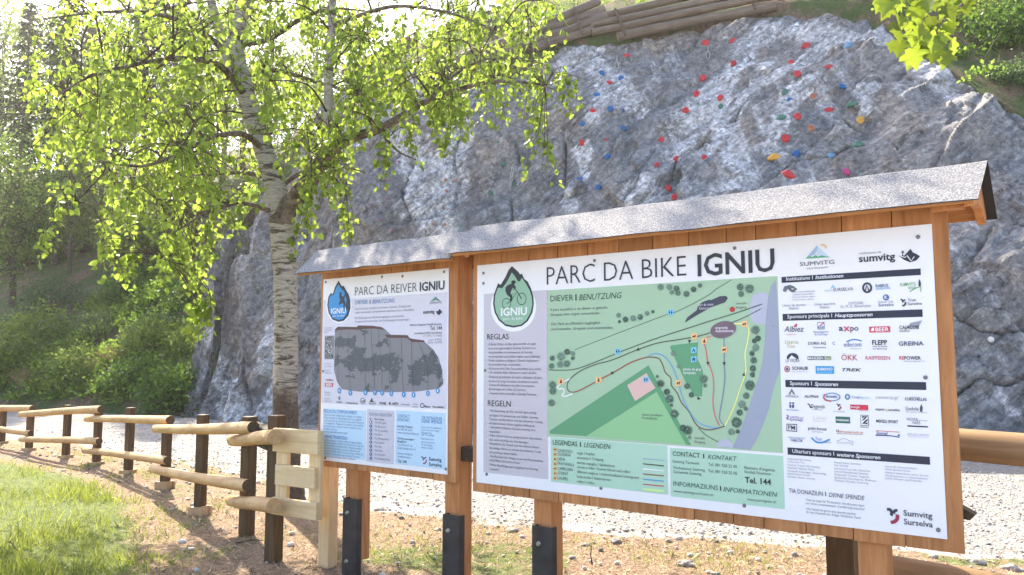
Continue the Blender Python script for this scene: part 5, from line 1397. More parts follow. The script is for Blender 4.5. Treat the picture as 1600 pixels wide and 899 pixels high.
for ri, (x, y, s_) in enumerate([(228, 622, '10'), (325, 640, '9'), (457, 638, '8'), (541, 638, '7'), (604, 640, '6'), (684, 645, '5'), (793, 655, '4'), (879, 657, '3'), (1006, 645, '2'), (1092, 622, '1')]):
    B.ell('route_number_disc.%d' % ri, (70, 140, 192), 10, x, y, 17, 25, 4, 18); w_ = 5 if len(s_) == 1 else 9
    B.text('route_number_disc.%d' % ri, (236, 240, 244), 10, s_, x - w_, y + 11, x + w_, y + 11, 22, 'm', 5)
# small picture strip at the left
B.rect('rock_drawing', (120, 122, 124), 10, (100, 140), 10, (178, 346), 1)
for _ in range(70):
    x = rb.uniform(104, 166); y = rb.uniform(146, 330); s_ = rb.uniform(4, 12)
    B.poly('rock_drawing', rb.choice([(60, 64, 66), (190, 192, 194), (40, 42, 44), (160, 162, 164)]), 10, [(x, y), (x + s_ * .6, y - s_ * .5), (x + s_, y + s_ * .9), (x + s_ * .2, y + s_)], 2)
B.lines('body_lettering', (150, 150, 158), 10, [('Situaziun dil', 100, 78, 158, 75), ('parc da reiver', 100, 98, 162, 96), ('Igniu', 100, 116, 124, 115), ('Sponsurs', 100, 390, 154, 392), ('da material', 100, 412, 162, 415), ('Material-', 100, 448, 152, 450), ('sponsoren', 100, 470, 160, 473), ('Sponsurs', 100, 640, 152, 643), ('da rutas', 100, 662, 146, 665), ('Routen-', 100, 696, 148, 699), ('sponsoren', 100, 718, 160, 722)], 15)
B.text('sponsor_logo', (150, 50, 60), 10, 'rockline', 112, 534, 172, 536, 18, 'b'); B.rect('sponsor_logo', (206, 90, 90), 10, (100, 552), 10, (172, 588), 2); B.text('sponsor_logo', W, 10, 'BEER', 114, 580, 166, 582, 22, 'b', 5)
for s_, x0, x1, y, h, st in [('9', 218, 236, 704, 30, 'b'), ('IGNIU', 202, 254, 728, 14, 'm'), ('A TRUAISCH AG', 282, 388, 736, 14, 'b'), ('edi', 424, 458, 722, 24, 'm'), ('PLATTAS', 488, 548, 740, 14, 'm'), ('POWER', 580, 640, 742, 22, 'b'), ('B', 664, 682, 744, 22, 'b'), ('ARTH', 692, 746, 746, 22, 'b'), ('Lumnezia', 768, 846, 748, 20, 'ti'), ('Ustria', 872, 912, 744, 12, 'r'), ('Cavardiras', 866, 916, 766, 12, 'r'), ('Maissen', 976, 1026, 768, 18, 'bi'), ('PALLOMBINIS', 1046, 1146, 770, 14, 'b')]:
    B.text('sponsor_logo', (64, 66, 72), 10, s_, x0, y, x1, y + (x1 - x0) * .05, h, st)
B.ring('sponsor_logo', (70, 72, 76), 10, 432, 710, 18, 24, .004, 3); B.poly('sponsor_logo', (70, 60, 56), 10, [(492, 720), (516, 682), (520, 712), (542, 722)], 3); B.ring('sponsor_logo', (60, 62, 68), 10, 956, 752, 16, 18, .005, 3)
B.lines('heading_lettering', BLT, 9, [('REGLAS DA COMPORTAMENT', 66, 428, 278, 441), ('VERHALTENSREGELN', 66, 590, 216, 602)], 20)
ra = ['Il parc da reiver dueigl vegnir nezegiaus cun quitau', 'Mintga reivader ei responsabels per la sia segirtad', 'e per quella da ses partenaris. Controllar il material', 'ei obligaziun. Rispecta la natira e las autras', 'persunas el parc. Prender naven il rument da casa', 'Cavals e cars ein', 'La responsabladad surpren negin.']
ea = [310, 308, 322, 318, 306, 150, 220]
rb2 = ['Die Benützung der Anlage erfolgt auf eigenes Risiko.', 'Alle Kletternden sind für ihre Sicherheit und die der', 'Partner selbst verantwortlich. Material prüfen.', 'Nimm Rücksicht auf Natur und andere Besucher und', 'nimm den Abfall wieder mit nach Hause. Melde die', 'Schäden der Gemeinde oder Sumvitg Turissem.', 'Danke und viel Spass beim Klettern.']
eb = [312, 322, 310, 296, 318, 296, 270]
for i in range(7):
    B.text('body_lettering', (112, 134, 158), 9, ra[i], 68, 446 + i * 18, ea[i], 446 + i * 18 + (ea[i] - 68) * .075, 12)
    B.text('body_lettering', (112, 134, 158), 9, rb2[i], 68, 608 + i * 17.5, eb[i], 608 + i * 17.5 + (eb[i] - 68) * .09, 12)
B.text('heading_lettering', (130, 140, 160), 9, 'RUTAS I ROUTEN', 358, 448, 500, 456, 20); B.text('body_lettering', (70, 74, 84), 9, 'Nr.', 360, 474, 374, 475, 11, 'm'); B.text('body_lettering', (70, 74, 84), 9, 'Num I Name', 392, 476, 452, 479, 11, 'm')
for i, s_ in enumerate(['Via Geregiel', 'Via Beveruns', 'Via Crap fritg', 'Via Auls', 'Via Muntatschas', 'Via Caduri', 'Via Taur', 'Via Uaul', 'Via Stumbel', 'Via Sumvitg Crap']):
    y = 490 + i * 25.6
    B.ell('list_number.%d' % i, (70, 110, 160), 9, 367, y, 9, 11, 3, 14); B.text('list_number.%d' % i, (230, 234, 240), 9, str(i + 1), 364, y + 6, 370, y + 6, 11, 'm', 5)
    xe = 390 + 7.2 * len(s_) * .85; B.text('body_lettering', (124, 126, 138), 9, s_, 390, y + 6, xe, y + 6 + (xe - 390) * .08, 13)
B.lines('heading_lettering', BLT, 9, [('CONTACT', 538, 458, 616, 464), ('KONTAKT', 540, 482, 616, 489), ('TIA DONAZIUN', 690, 470, 822, 478), ('DEINE SPENDE', 690, 492, 822, 501)], 20)
B.lines('body_lettering', (70, 80, 96), 9, [('Sumvitg Turissem', 538, 520, 634, 528), ('Guid da muntogna I', 538, 598, 644, 608), ('Bergführer', 538, 618, 596, 622)], 13, 'm')
B.lines('body_lettering', (112, 134, 158), 9, [('Tel. 081 920 25 05', 538, 540, 632, 549), ('www.sumvitg-turissem.ch', 538, 560, 674, 572), ('Tel. 079 414 21 26', 538, 640, 632, 648), ('Email: info@reiver.ch', 538, 660, 654, 670), ('Numera d\'urgenza', 538, 694, 634, 702), ('Notfall-Nummer', 538, 714, 624, 722)], 13)
B.text('heading_lettering', (64, 70, 84), 9, 'Tel. 144', 538, 748, 596, 752, 19, 'm')
B.lines('body_lettering', (112, 134, 158), 9, [('Cheu sas far Tia donaziun per', 690, 524, 820, 536), ('il parc da reiver a Igniu.', 690, 542, 806, 552), ('Engraziel fetg', 690, 560, 756, 566), ('per Tiu sustegn.', 690, 574, 776, 580), ('Hier kannst du', 690, 600, 766, 606), ('gerne eine Spende', 690, 620, 776, 627), ('für die Anlage', 690, 638, 760, 644), ('machen. Dank!', 690, 656, 762, 662)], 11)
Aold = A; A = B; antlers(9, 708, 728, .75, (44, 50, 66), (150, 60, 60)); A = Aold
B.text('sponsor_logo', (50, 58, 72), 9, 'Sumvitg', 738, 734, 818, 744, 22, 'm'); B.text('sponsor_logo', (50, 58, 72), 9, 'Surselva', 738, 766, 820, 778, 22, 'm')
set_texts([A, B]); finish(A); finish(B)
# panel screws
def screws(t, panel, K, pts):
    for x, y in pts:
        u, z = su(x, y)
        m = MB(); m.tube([(u - K['bL'], .001, z), (u - K['bL'], -.003, z), (u - K['bL'], -.005, z)], [.0095, .0095, .005], 12)
        m.build('screw', M_SCREW, panel)
M_SCREW = plain('panel_screw', (.20, .20, .20), .4, .8)
screws(bike, bike_panel, KB, [(755.5, 427), (755.5, 443), (929, 407.5), (1148, 388), (1434.5, 370.5), (1446, 590), (1466, 828), (1163, 790), (939, 763), (760.5, 741), (758, 579)])
screws(reiver, reiver_panel, KR, [(509, 441), (597, 433), (629, 432), (694, 425), (697, 733), (508, 716), (505, 580)])

# ================================================================== BIRCH
def bark_material():
    n = NT('birch_bark')
    v = n.coord('Object', (1, 1, 1))
    bands = n.noise(n.coord('Object', (2.2, 2.2, 10)), 1.0, 7, .75, 1.4)
    fine = n.noise(n.coord('Object', (6, 6, 60)), 1.0, 5, .7, .3)
    c = n.ramp(fine, [(.35, (.30, .26, .20)), (.55, (.52, .47, .38)), (.75, (.66, .61, .52))])
    c = n.mix(n.ramp(bands, [(.515, 0), (.575, .93)]), c, (.075, .052, .036))
    c = n.mix(n.ramp(fine, [(.56, 0), (.64, .75)]), c, (.15, .10, .065))
    z = n.n('ShaderNodeSeparateXYZ'); n.set(z.inputs[0], v)
    big = n.noise(n.coord('Object', (3, 3, 5)), 1.0, 6, .72)
    lowz = n.math('ADD', n.ramp(n.math('MULTIPLY', z.outputs[2], .4), [(.30, .60), (.62, 0.0)]), n.math('MULTIPLY', n.math('SUBTRACT', big, .5), 1.1))
    c = n.mix(n.ramp(lowz, [(.18, 0), (.36, .92)]), c, n.ramp(n.noise(v, 26, 6, .75), [(.35, (.035, .024, .017)), (.62, (.17, .115, .075))]))
    n.col(c); n.rough(.85)
    n.bump(n.math('ADD', n.math('ADD', bands, fine), n.math('MULTIPLY', n.noise(v, 30, 5, .7), .6)), .9, .02)
    return n.mat
def twig_bark(name, a, b):
    n = NT(name)
    f = n.noise(n.coord('Object', (14, 14, 14)), 1.0, 6, .7)
    n.col(n.ramp(f, [(.4, a), (.62, b)])); n.rough(.9); n.bump(f, .8, .01)
    return n.mat
M_BARK = bark_material()
M_LIMB = twig_bark('dark_birch_limb', (.055, .042, .03), (.22, .18, .13))
M_TWIG = twig_bark('twig_bark', (.05, .035, .025), (.12, .085, .055))
M_BIRCH_LEAF = leafmat('birch_leaf', (.11, .19, .032), (.38, .50, .07), .56, .40, .50)

BASE = at_ground(448, 786)
birch = thing('birch_tree', 'white barked birch with dark limbs leaning beside the gate and pale post', 'birch', (BASE[0], BASE[1], 0))
BY = BASE[1]
def path_px(pts, y0):
    return [at_depth(px, py, y0 + dy) - np.array([BASE[0], BASE[1], 0]) for px, py, dy in pts]
def smooth_path(pts, rad, k=5):
    """Catmull-Rom through the points"""
    P = [np.array(p, float) for p in pts]; out = []; ro = []
    for i in range(len(P) - 1):
        p0 = P[max(i - 1, 0)]; p1 = P[i]; p2 = P[i + 1]; p3 = P[min(i + 2, len(P) - 1)]
        for j in range(k):
            t = j / k
            out.append(.5 * ((2 * p1) + (-p0 + p2) * t + (2 * p0 - 5 * p1 + 4 * p2 - p3) * t * t + (-p0 + 3 * p1 - 3 * p2 + p3) * t ** 3))
            ro.append(rad[i] * (1 - t) + rad[i + 1] * t)
    out.append(P[-1]); ro.append(rad[-1])
    return out, ro
skeleton = []
def limb(m, pts, rad, n=14, wob=.035, k=6):
    p, r = smooth_path(pts, rad, k)
    p = [q + np.array([random.uniform(-1, 1), random.uniform(-1, 1), 0]) * r[i] * .05 for i, q in enumerate(p)]
    m.tube(p, r, n, True, 0, None, wob)
    skeleton.extend([(q, r[i]) for i, q in enumerate(p)])
tm = MB()
trunk_px = [(450, 815, 0), (449, 775, 0), (448, 740, 0), (447, 690, 0), (446, 620, 0), (447, 540, 0), (447, 460, 0), (443, 390, 0), (437, 325, .02), (424, 270, .06), (408, 222, .12), (392, 172, .2), (377, 120, .28), (368, 60, .35), (382, 8, .45), (392, -60, .6), (400, -180, .7), (410, -330, .8)]
trunk_r = [.215, .182, .156, .140, .134, .130, .127, .134, .126, .115, .108, .104, .098, .090, .080, .07, .055, .02]
limb(tm, path_px(trunk_px, BY), trunk_r, 18)
limb(tm, path_px([(372, 140, .28), (352, 80, .32), (334, 20, .35), (322, -40, .35), (300, -160, .2), (280, -280, .1)], BY), [.06, .058, .055, .05, .04, .015], 12)
shoot = path_px([(511, 222, -.35), (512, 190, -.35), (514, 110, -.3), (518, 40, -.25), (521, -20, -.2), (528, -140, -.1), (530, -260, 0)], BY)
limb(tm, shoot, [.055, .052, .049, .046, .043, .035, .012], 12)
tm.build('trunk', M_BARK, birch, smooth=True)
lm = MB()
limb(lm, path_px([(437, 352, 0), (455, 318, -.05), (482, 286, -.2), (514, 238, -.35), (548, 217, -.4), (592, 202, -.5), (628, 182, -.55), (668, 158, -.6), (716, 140, -.7), (770, 128, -.8), (830, 130, -.9), (870, 142, -1.0)], BY), [.13, .115, .098, .075, .058, .046, .040, .032, .025, .018, .012, .006], 12)
lm.build('limb', M_LIMB, birch, smooth=True)
LB = [
    ([(384, 150, .2), (345, 104, -.2), (300, 92, -.5), (250, 94, -.8), (200, 104, -1.1), (140, 120, -1.4), (90, 150, -1.6)], [.045, .036, .03, .024, .018, .012, .006]),
    ([(372, 70, .35), (420, 62, .2), (470, 30, .0), (520, 14, -.2), (590, 20, -.4)], [.04, .03, .024, .016, .006]),
    ([(432, 300, .05), (460, 276, .1), (500, 262, .1), (540, 262, .1), (570, 270, .1)], [.03, .026, .02, .012, .006]),
    ([(520, 40, -.25), (560, 25, -.4), (620, 10, -.6), (700, 20, -.9), (780, 50, -1.0)], [.028, .024, .02, .014, .006]),
    ([(412, 235, .1), (380, 210, -.3), (330, 215, -.7), (280, 240, -1.0), (220, 260, -1.3), (150, 250, -1.5)], [.04, .032, .026, .02, .013, .006]),
    ([(425, 280, .05), (380, 270, .5), (320, 275, .9), (260, 300, 1.2), (180, 290, 1.4)], [.035, .028, .02, .013, .006]),
    ([(436, 335, .05), (380, 318, -.3), (330, 330, -.6), (290, 352, -.8), (262, 372, -.9)], [.03, .024, .017, .01, .005]),
    ([(352, 80, .32), (300, 40, 0), (230, 20, -.3), (150, 20, -.8), (70, 30, -1.2)], [.04, .03, .022, .014, .006]),
    ([(377, 120, .28), (430, 110, .7), (500, 130, 1.1), (580, 150, 1.3), (660, 150, 1.4)], [.038, .03, .022, .014, .006]),
    ([(592, 202, -.5), (620, 235, -.7), (650, 250, -.9)], [.022, .012, .005]),
    ([(668, 158, -.6), (720, 110, -.4), (780, 90, -.3), (850, 100, -.2)], [.022, .016, .01, .005]),
    ([(392, -60, .6), (480, -120, .2), (600, -110, -.4), (720, -80, -.8)], [.045, .034, .02, .006]),
    ([(300, -160, .2), (200, -180, -.3), (100, -120, -.8)], [.035, .02, .006]),
]
for pts, rad in LB:
    b = MB(); limb(b, path_px(pts, BY), rad, 9, .03, 5); b.build('branch', M_LIMB, birch, smooth=True)
SK = np.array([p for p, r in skeleton]); SKR = np.array([r for p, r in skeleton])

LEFT = np.array([(62, -10), (45, 60), (40, 130), (58, 190), (48, 240), (80, 270), (62, 350), (78, 352), (100, 300), (125, 270), (150, 300), (160, 375), (195, 360), (215, 300), (262, 375), (278, 385), (300, 440), (322, 450), (330, 400), (345, 300), (392, 310), (430, 318), (436, 240), (432, -10)], float)
RIGHT = np.array([(405, -10), (870, -10), (858, 30), (880, 70), (886, 95), (872, 130), (862, 195), (838, 190), (800, 130), (745, 165), (705, 190), (680, 175), (622, 165), (596, 205), (575, 175), (545, 205), (556, 300), (546, 330), (530, 300), (502, 270), (482, 300), (470, 325), (462, 320), (470, 260), (478, 230), (430, 220)], float)
def sample_poly(poly, n):
    out = []
    lo = poly.min(0); hi = poly.max(0)
    while len(out) < n:
        q = rng.uniform(lo, hi, (n * 2, 2))
        q = q[in_poly(q[:, 0], q[:, 1], poly)]
        out += list(q)
    return np.array(out[:n])
anchors = []
for poly, n_, ylo, yhi in ((LEFT, 860, -1.7, 1.5), (RIGHT, 660, -1.25, 1.3)):
    q = sample_poly(poly, n_)
    for x, y in q:
        # clumpy: drop some where a coarse noise is low; keep the see-through openings
        dens = vnoise(np.array([[x / 62., y / 62., 3.0]]), 200)[0]
        open_ = 1.0
        if 420 < x < 500 and 15 < y < 130: open_ = .40
        if 640 < x < 745 and 0 < y < 70: open_ = .55
        if 485 < x < 540 and 90 < y < 205: open_ = .6
        if 395 < x < 445 and 185 < y < 330: open_ = .35
        if 345 < x < 400 and 15 < y < 130: open_ = .5
        if 735 < x < 862 and 20 < y < 105: open_ = .45
        if x < 130 and y > 60: open_ = .7
        if random.random() > (0.70 + .65 * dens) * open_: continue
        anchors.append(at_depth(x, y, BY + random.uniform(ylo, yhi)))
for x, y, dy in [(328, 455, -.8), (322, 470, -.8), (286, 395, -.8), (70, 360, -1.4), (548, 345, .1), (540, 330, 0), (470, 330, -.2), (476, 336, -.2), (600, 230, -.6), (596, 245, -.6), (898, 116, -1), (880, 120, -1), (845, 205, -.9),
                 (852, 220, -.9), (210, 385, -.8), (165, 380, -1), (180, 395, -1), (300, 470, -.8), (262, 400, -.8), (640, 205, -.7), (700, 215, -.6), (316, 480, -.8), (332, 300, -.4), (350, 330, -.3)]:
    for _ in range(2): anchors.append(at_depth(x + random.uniform(-6, 6), y + random.uniform(-8, 8), BY + dy))
# the crown above the frame
for _ in range(330):
    d = rng.normal(size=3); d /= np.linalg.norm(d); r_ = random.random() ** .4
    a = BASE + np.array([.1, 0, 6.6]) + d * r_ * np.array([2.7, 2.2, 1.9])
    if a[2] > 5.2: anchors.append(a)
anchors = np.array(anchors) - np.array([BASE[0], BASE[1], 0])
tw = MB(); LP = []; LT = []; LN = []; LS = []
# clusters of sprays hang from secondary branches grown from the nearest limb
order = np.argsort(anchors[:, 0] * .7 + anchors[:, 1] * .3)
remaining = list(range(len(anchors)))
random.shuffle(remaining)
hubs = anchors[remaining[:150]]
hub_of = np.argmin(((anchors[:, None, :] - hubs[None]) ** 2).sum(-1), 1)
for h in range(len(hubs)):
    mem = np.where(hub_of == h)[0]
    if not len(mem): continue
    c = anchors[mem].mean(0) + np.array([0, 0, .06])
    d2 = ((SK - c) ** 2).sum(1) + np.where(SK[:, 2] > c[2] + .25, .3, 0)
    j = int(np.argmin(d2)); s0 = SK[j]
    if np.sqrt(d2[j]) > .05:
        mid = (s0 + c) / 2 + np.array([random.uniform(-.1, .1), random.uniform(-.1, .1), .10 + .05 * random.random()])
        p, r = smooth_path([s0, mid, c], [min(.014, SKR[j] * .7), .009, .005], 4)
        tw.tube(p, r, 5, False)
    for a_ in mem:
        a = anchors[a_]
        mid = (a + c) / 2 + np.array([0, 0, .05 + .04 * random.random()])
        p, r = smooth_path([c, mid, a], [.005, .004, .0032], 3)
        tw.tube(p, r, 4, False)
for a in anchors:
    L = random.uniform(.16, .46)
    hd = random.uniform(0, 6.28); hor = np.array([math.cos(hd), math.sin(hd), 0]) * random.uniform(.15, .8)
    pts = [a + hor * L * s * (1 - .35 * s) + np.array([0, 0, -1]) * L * (s ** 1.5) for s in np.linspace(0, 1, 5)]
    tw.tube(pts, [.003, .0026, .0022, .0018, .0012], 4, False)
    n_ = int(6 + L * 27)
    for k in range(n_):
        s_ = (k + random.random()) / n_
        f = s_ * 4; i = min(int(f), 3); f -= i
        p = pts[i] * (1 - f) + pts[i + 1] * f
        out = rng.normal(size=3) * np.array([1, 1, .45]); out /= np.linalg.norm(out)
        p = p + out * random.uniform(.01, .05)
        LP.append(p); LT.append(out * .75 + np.array([0, 0, -random.uniform(.35, 1.15)])); LN.append(rng.normal(size=3) + np.array([0, 0, .5]))
        LS.append(random.uniform(.044, .090) * (0.8 if random.random() < .2 else 1))
tw.build('twigs', M_TWIG, birch)
V, F = leaf_geo(np.array(LP), np.array(LT), np.array(LN), np.array(LS), LEAF6, 1.0)
link('crown', mesh_np('crown', V, F), M_BIRCH_LEAF, birch)

# ================================================================== MAPLE BRANCH hanging in from the upper right
M_MAPLE = leafmat('maple_leaf', (.085, .16, .022), (.36, .46, .035), .5, .4, .55, hue=(.04, .09, .015))
MAPLE_T = np.array([(0, 0), (.10, -.06), (.34, -.02), (.26, .12), (.52, .22), (.60, .38), (.40, .40), (.30, .46), (.34, .62), (.20, .66), (.10, .82), (0, 1.0)])
mt = [(0, 0, 0)] + [(x, y, .10 * abs(x) + .05 * y * y * -1) for x, y in MAPLE_T[1:]]
mt += [(-x, y, z) for x, y, z in reversed(mt[1:-1])]
mt.append((0, .42, -.03))
nb = len(mt) - 1
MAPLE = (np.array(mt, float), [(i, (i + 1) % nb, nb) for i in range(nb)])
mb_at = np.array([3.15, 5.9, 0])
maple = thing('maple_tree', 'bright green lobed maple leaves hanging in front of the top right of the rock', 'maple', tuple(mb_at + np.array([2.6, -.6, 0])))
mo = np.array(maple.location)
MY = 4.3
def mp(px, py, dy=0): return at_depth(px, py, MY + dy) - mo
m = MB()
p, r = smooth_path([(0, 0, -.2), (.02, 0, 1.5), (-.05, .03, 3.2), (.0, 0, 5.0), (.1, .05, 7.0)], [.17, .14, .12, .09, .03], 5)
m.tube(p, r, 12); m.build('trunk', M_LIMB, maple, smooth=True)
bm_ = MB()
p, r = smooth_path([(-.02, 0, 3.3), tuple(mp(1760, -150, .3)), tuple(mp(1600, -60, .1)), tuple(mp(1500, 10)), tuple(mp(1470, 35))], [.055, .03, .018, .008, .003], 6)
bm_.tube(p, r, 7); bm_.build('branch', M_LIMB, maple, smooth=True)
tb = MB(); P = []; Tn = []; Nn = []; S = []
spots = [(x + random.uniform(-12, 12), y + random.uniform(-12, 6)) for x, y in [(1400, 20), (1420, 35), (1440, 20), (1450, 60), (1470, 75), (1410, 85), (1432, 55), (1480, 30), (1462, 15), (1395, 45), (1445, 75), (1420, 100), (1490, 60), (1500, 20)]] + [(1378, 5), (1392, -8), (1405, 14), (1418, 2), (1430, 30), (1412, 40), (1400, 62), (1398, 30), (1422, 66), (1440, 50), (1452, 12), (1458, 70), (1470, 30), (1476, 58), (1465, 88), (1445, 85), (1425, 90), (1416, 108), (1482, 20), (1488, 74), (1478, 92), (1495, -4), (1510, -2), (1505, 10), (1436, 18), (1445, -10), (1468, -6), (1390, 20), (1408, 78), (1420, 48), (1455, 40), (1430, -8), (1474, 8), (1460, 55), (1485, 45), (1432, 72)]
for (x, y) in spots:
    dy = random.uniform(-.22, .22)
    a = mp(x, y - 14, dy)
    up_ = mp(x + random.uniform(8, 26), y - random.uniform(24, 40), dy * .5)
    tb.tube([up_, (a + up_) / 2 + np.array([0, 0, .01]), a], [.0022, .0016, .0012], 4, False)
    P.append(a); Tn.append(np.array([random.uniform(-.5, .35), random.uniform(-.5, .3), -1])); Nn.append(np.array([random.uniform(-1.3, 1.3), -1, random.uniform(-.3, 1.2)])); S.append(random.uniform(.085, .135))
tb.build('leaf_stalks', M_TWIG, maple)
V, F = leaf_geo(np.array(P), np.array(Tn), np.array(Nn), np.array(S), MAPLE, 1.0)
# crown out of the frame above
q = rng.normal(size=(700, 3)); q = unit(q) * rng.uniform(.4, 1, (700, 1)) ** .5 * np.array([1.6, 1.5, 1.4]) + np.array([.1, 0, 6.0])
V2, F2 = leaf_geo(q, rng.normal(size=(700, 3)) + np.array([0, 0, -1]), rng.normal(size=(700, 3)) + np.array([0, 0, 1]), rng.uniform(.09, .16, 700), MAPLE, 1.0)
V, F = merge_geo([(V, F), (V2, F2)])
link('crown', mesh_np('crown', V, F), M_MAPLE, maple)

# ================================================================== FOREST AND BUSHES ON THE SLOPE
M_SPRUCE = leafmat('spruce_needles', (.028, .055, .022), (.06, .10, .025), .30, .6, .4)
M_BROAD = leafmat('broad_leaf', (.085, .145, .030), (.30, .40, .07), .5, .5, .4)
M_BROAD_D = leafmat('dark_broad_leaf', (.038, .08, .02), (.13, .22, .04), .45, .5, .4)
M_SHRUB = leafmat('shrub_leaf', (.045, .10, .022), (.17, .29, .045), .45, .5, .45)
M_SHRUB_B = leafmat('bluish_shrub_leaf', (.060, .10, .05), (.16, .25, .08), .4, .5, .35)
M_HERB = leafmat('herb_leaf', (.085, .165, .030), (.30, .46, .06), .55, .5, .5, hue=(.22, .20, .05))
M_DRY = leafmat('dry_grass', (.34, .25, .13), (.36, .26, .12), .35, .7, .3)
M_TRUNK = twig_bark('conifer_bark', (.06, .045, .038), (.17, .13, .11))

def spruce_meshes(seed, H=14.0, bare=.25):
    r = np.random.default_rng(seed)
    m = MB(); m.tube([(0, 0, -.5), (.02, 0, H * .3), (0, .02, H * .7), (0, 0, H)], [.19, .15, .08, .01], 9)
    br = []; P = []; Tn = []; N_ = []; S = []
    z = H * bare
    while z < H - .2:
        k = (z / H - bare) / (1 - bare)
        Lb = (2.3 * (1 - k) ** .85 + .12) * (0.7 if k < .08 else 1)
        for a in r.uniform(0, 6.28, r.integers(6, 9)):
            L = Lb * r.uniform(.65, 1.1)
            d = np.array([math.cos(a), math.sin(a), 0])
            side = np.array([-d[1], d[0], 0])
            n_ = int(6 + L * 9)
            for i in range(n_):
                s = (i + r.random()) / n_
                p = np.array([0, 0, z]) + d * L * s + np.array([0, 0, -1]) * L * (.30 * s - .14 * s ** 3 * 1.2)
                sd = r.choice([-1, 1])
                P.append(p); Tn.append(side * sd * r.uniform(.3, 1) + d * r.uniform(.2, .8) + np.array([0, 0, -r.uniform(.25, .9)]))
                N_.append(r.normal(size=3) * .5 + np.array([0, 0, 1])); S.append(r.uniform(.25, .55) * (.6 + .5 * (1 - s)))
        z += r.uniform(.26, .42)
    V, F = leaf_geo(np.array(P), np.array(Tn), np.array(N_), np.array(S), LEAF4, .55)
    return m.mesh('trunk'), mesh_np('crown', V, F)
def broad_meshes(seed, H=9.0, leaf=.15, spread=2.3, n_cl=120, per=46):
    r = np.random.default_rng(seed)
    m = MB(); m.tube([(0, 0, -.5), (.05, .03, H * .25), (-.06, .05, H * .5), (.05, 0, H * .8)], [.14, .11, .07, .02], 8)
    C = []
    for i in range(n_cl):
        d = r.normal(size=3); d /= np.linalg.norm(d)
        q = d * r.uniform(.35, 1) ** .6 * np.array([spread, spread, H * .40]) + np.array([0, 0, H * .58])
        q[:2] *= 1 + .35 * math.sin(q[2] * 1.7 + seed)
        C.append(q)
        if i % 5 == 0:
            m.tube([(0, 0, max(.8, q[2] - abs(q[0]) - .9)), q * .6 + np.array([0, 0, q[2] * .34]), q], [.045, .025, .006], 5)
    C = np.array(C)
    cs = r.uniform(.25, .62, n_cl)
    P = np.repeat(C, per, 0) + r.normal(size=(n_cl * per, 3)) * np.repeat(cs, per)[:, None] * np.array([1, 1, .6])
    Tn = r.normal(size=P.shape) + np.array([0, 0, -.7]); N_ = r.normal(size=P.shape) + np.array([0, 0, .8])
    V, F = leaf_geo(P, Tn, N_, r.uniform(.6, 1.2, len(P)) * leaf, LEAF4, 1.1)
    return m.mesh('trunk'), mesh_np('crown', V, F)
SPR = [spruce_meshes(1, 14, .28), spruce_meshes(2, 16, .40), spruce_meshes(3, 13, .12)]
BRD = [broad_meshes(4, 9, .15, 2.2), broad_meshes(5, 7, .13, 2.0, 100)]
for me in (SPR + BRD): 
    me[0].materials.append(M_TRUNK)
for me in SPR: me[1].materials.append(M_SPRUCE)
BRD[0][1].materials.append(M_BROAD); BRD[1][1].materials.append(M_BROAD_D)
BRD_L = BRD[0]
def tree(name, px, Y, meshes, sc, label, group):
    x = (px - 800) / FOC * Y
    h = hill_height(x, Y)
    z = h.z if h is not None else 0
    t = thing(name, label, name.replace('_', ' '), (x, Y, z - .1), random.uniform(0, 6.28), group)
    for nm, me in zip(('trunk', 'crown'), meshes):
        o = bpy.data.objects.new(nm, me); COL.objects.link(o); o.parent = t
        o.scale = (sc, sc, sc * random.uniform(.95, 1.08))
    return t
GS = 'spruces in the dark wood on the left'
GB = 'leafy trees on the slope behind the birch'
WH = ['farthest left', 'second from the left', 'third from the left', 'fourth from the left', 'fifth from the left', 'sixth from the left', 'seventh from the left', 'eighth from the left', 'ninth from the left', 'tenth from the left', 'eleventh from the left', 'twelfth from the left']
sp = sorted([(80, 35, 1, .95), (212, 33, 1, .9), (268, 40, 2, .95), (118, 39, 2, .85), (-60, 40, 1, 1.0), (20, 42, 0, .95)])
for i, (px, Yt, k, sc) in enumerate(sp):
    tree('spruce_tree', px, Yt, SPR[k], sc, 'dark spruce in the wood on the left slope, %s of the spruces' % WH[i], GS)
bt = sorted([(-40, 30, 0, .95), (18, 31, 1, 1.0), (455, 38, 0, .85), (520, 35, 1, .8), (590, 34, 0, .75), (410, 44, 1, 1.1), (655, 33, 1, .6), (300, 34, 0, .9), (710, 31, 0, .5), (560, 42, 0, 1.0), (485, 46, 0, 1.2), (630, 40, 0, .8),
              (150, 37, 0, 1.0), (60, 44, 0, 1.5), (165, 47, 0, 1.5), (245, 48, 0, 1.5), (340, 46, 0, 1.4), (105, 33, 0, .75), (370, 50, 0, 1.6), (-20, 48, 0, 1.6)])
WH += ['thirteenth from the left', 'fourteenth from the left', 'fifteenth from the left', 'sixteenth from the left', 'seventeenth from the left', 'eighteenth from the left', 'nineteenth from the left', 'twentieth from the left']
for i, (px, Yt, k, sc) in enumerate(bt):
    tree('broadleaf_tree', px, Yt, BRD[k], sc, 'pale green leafy tree on the slope, %s of the leafy trees' % WH[i], GB)

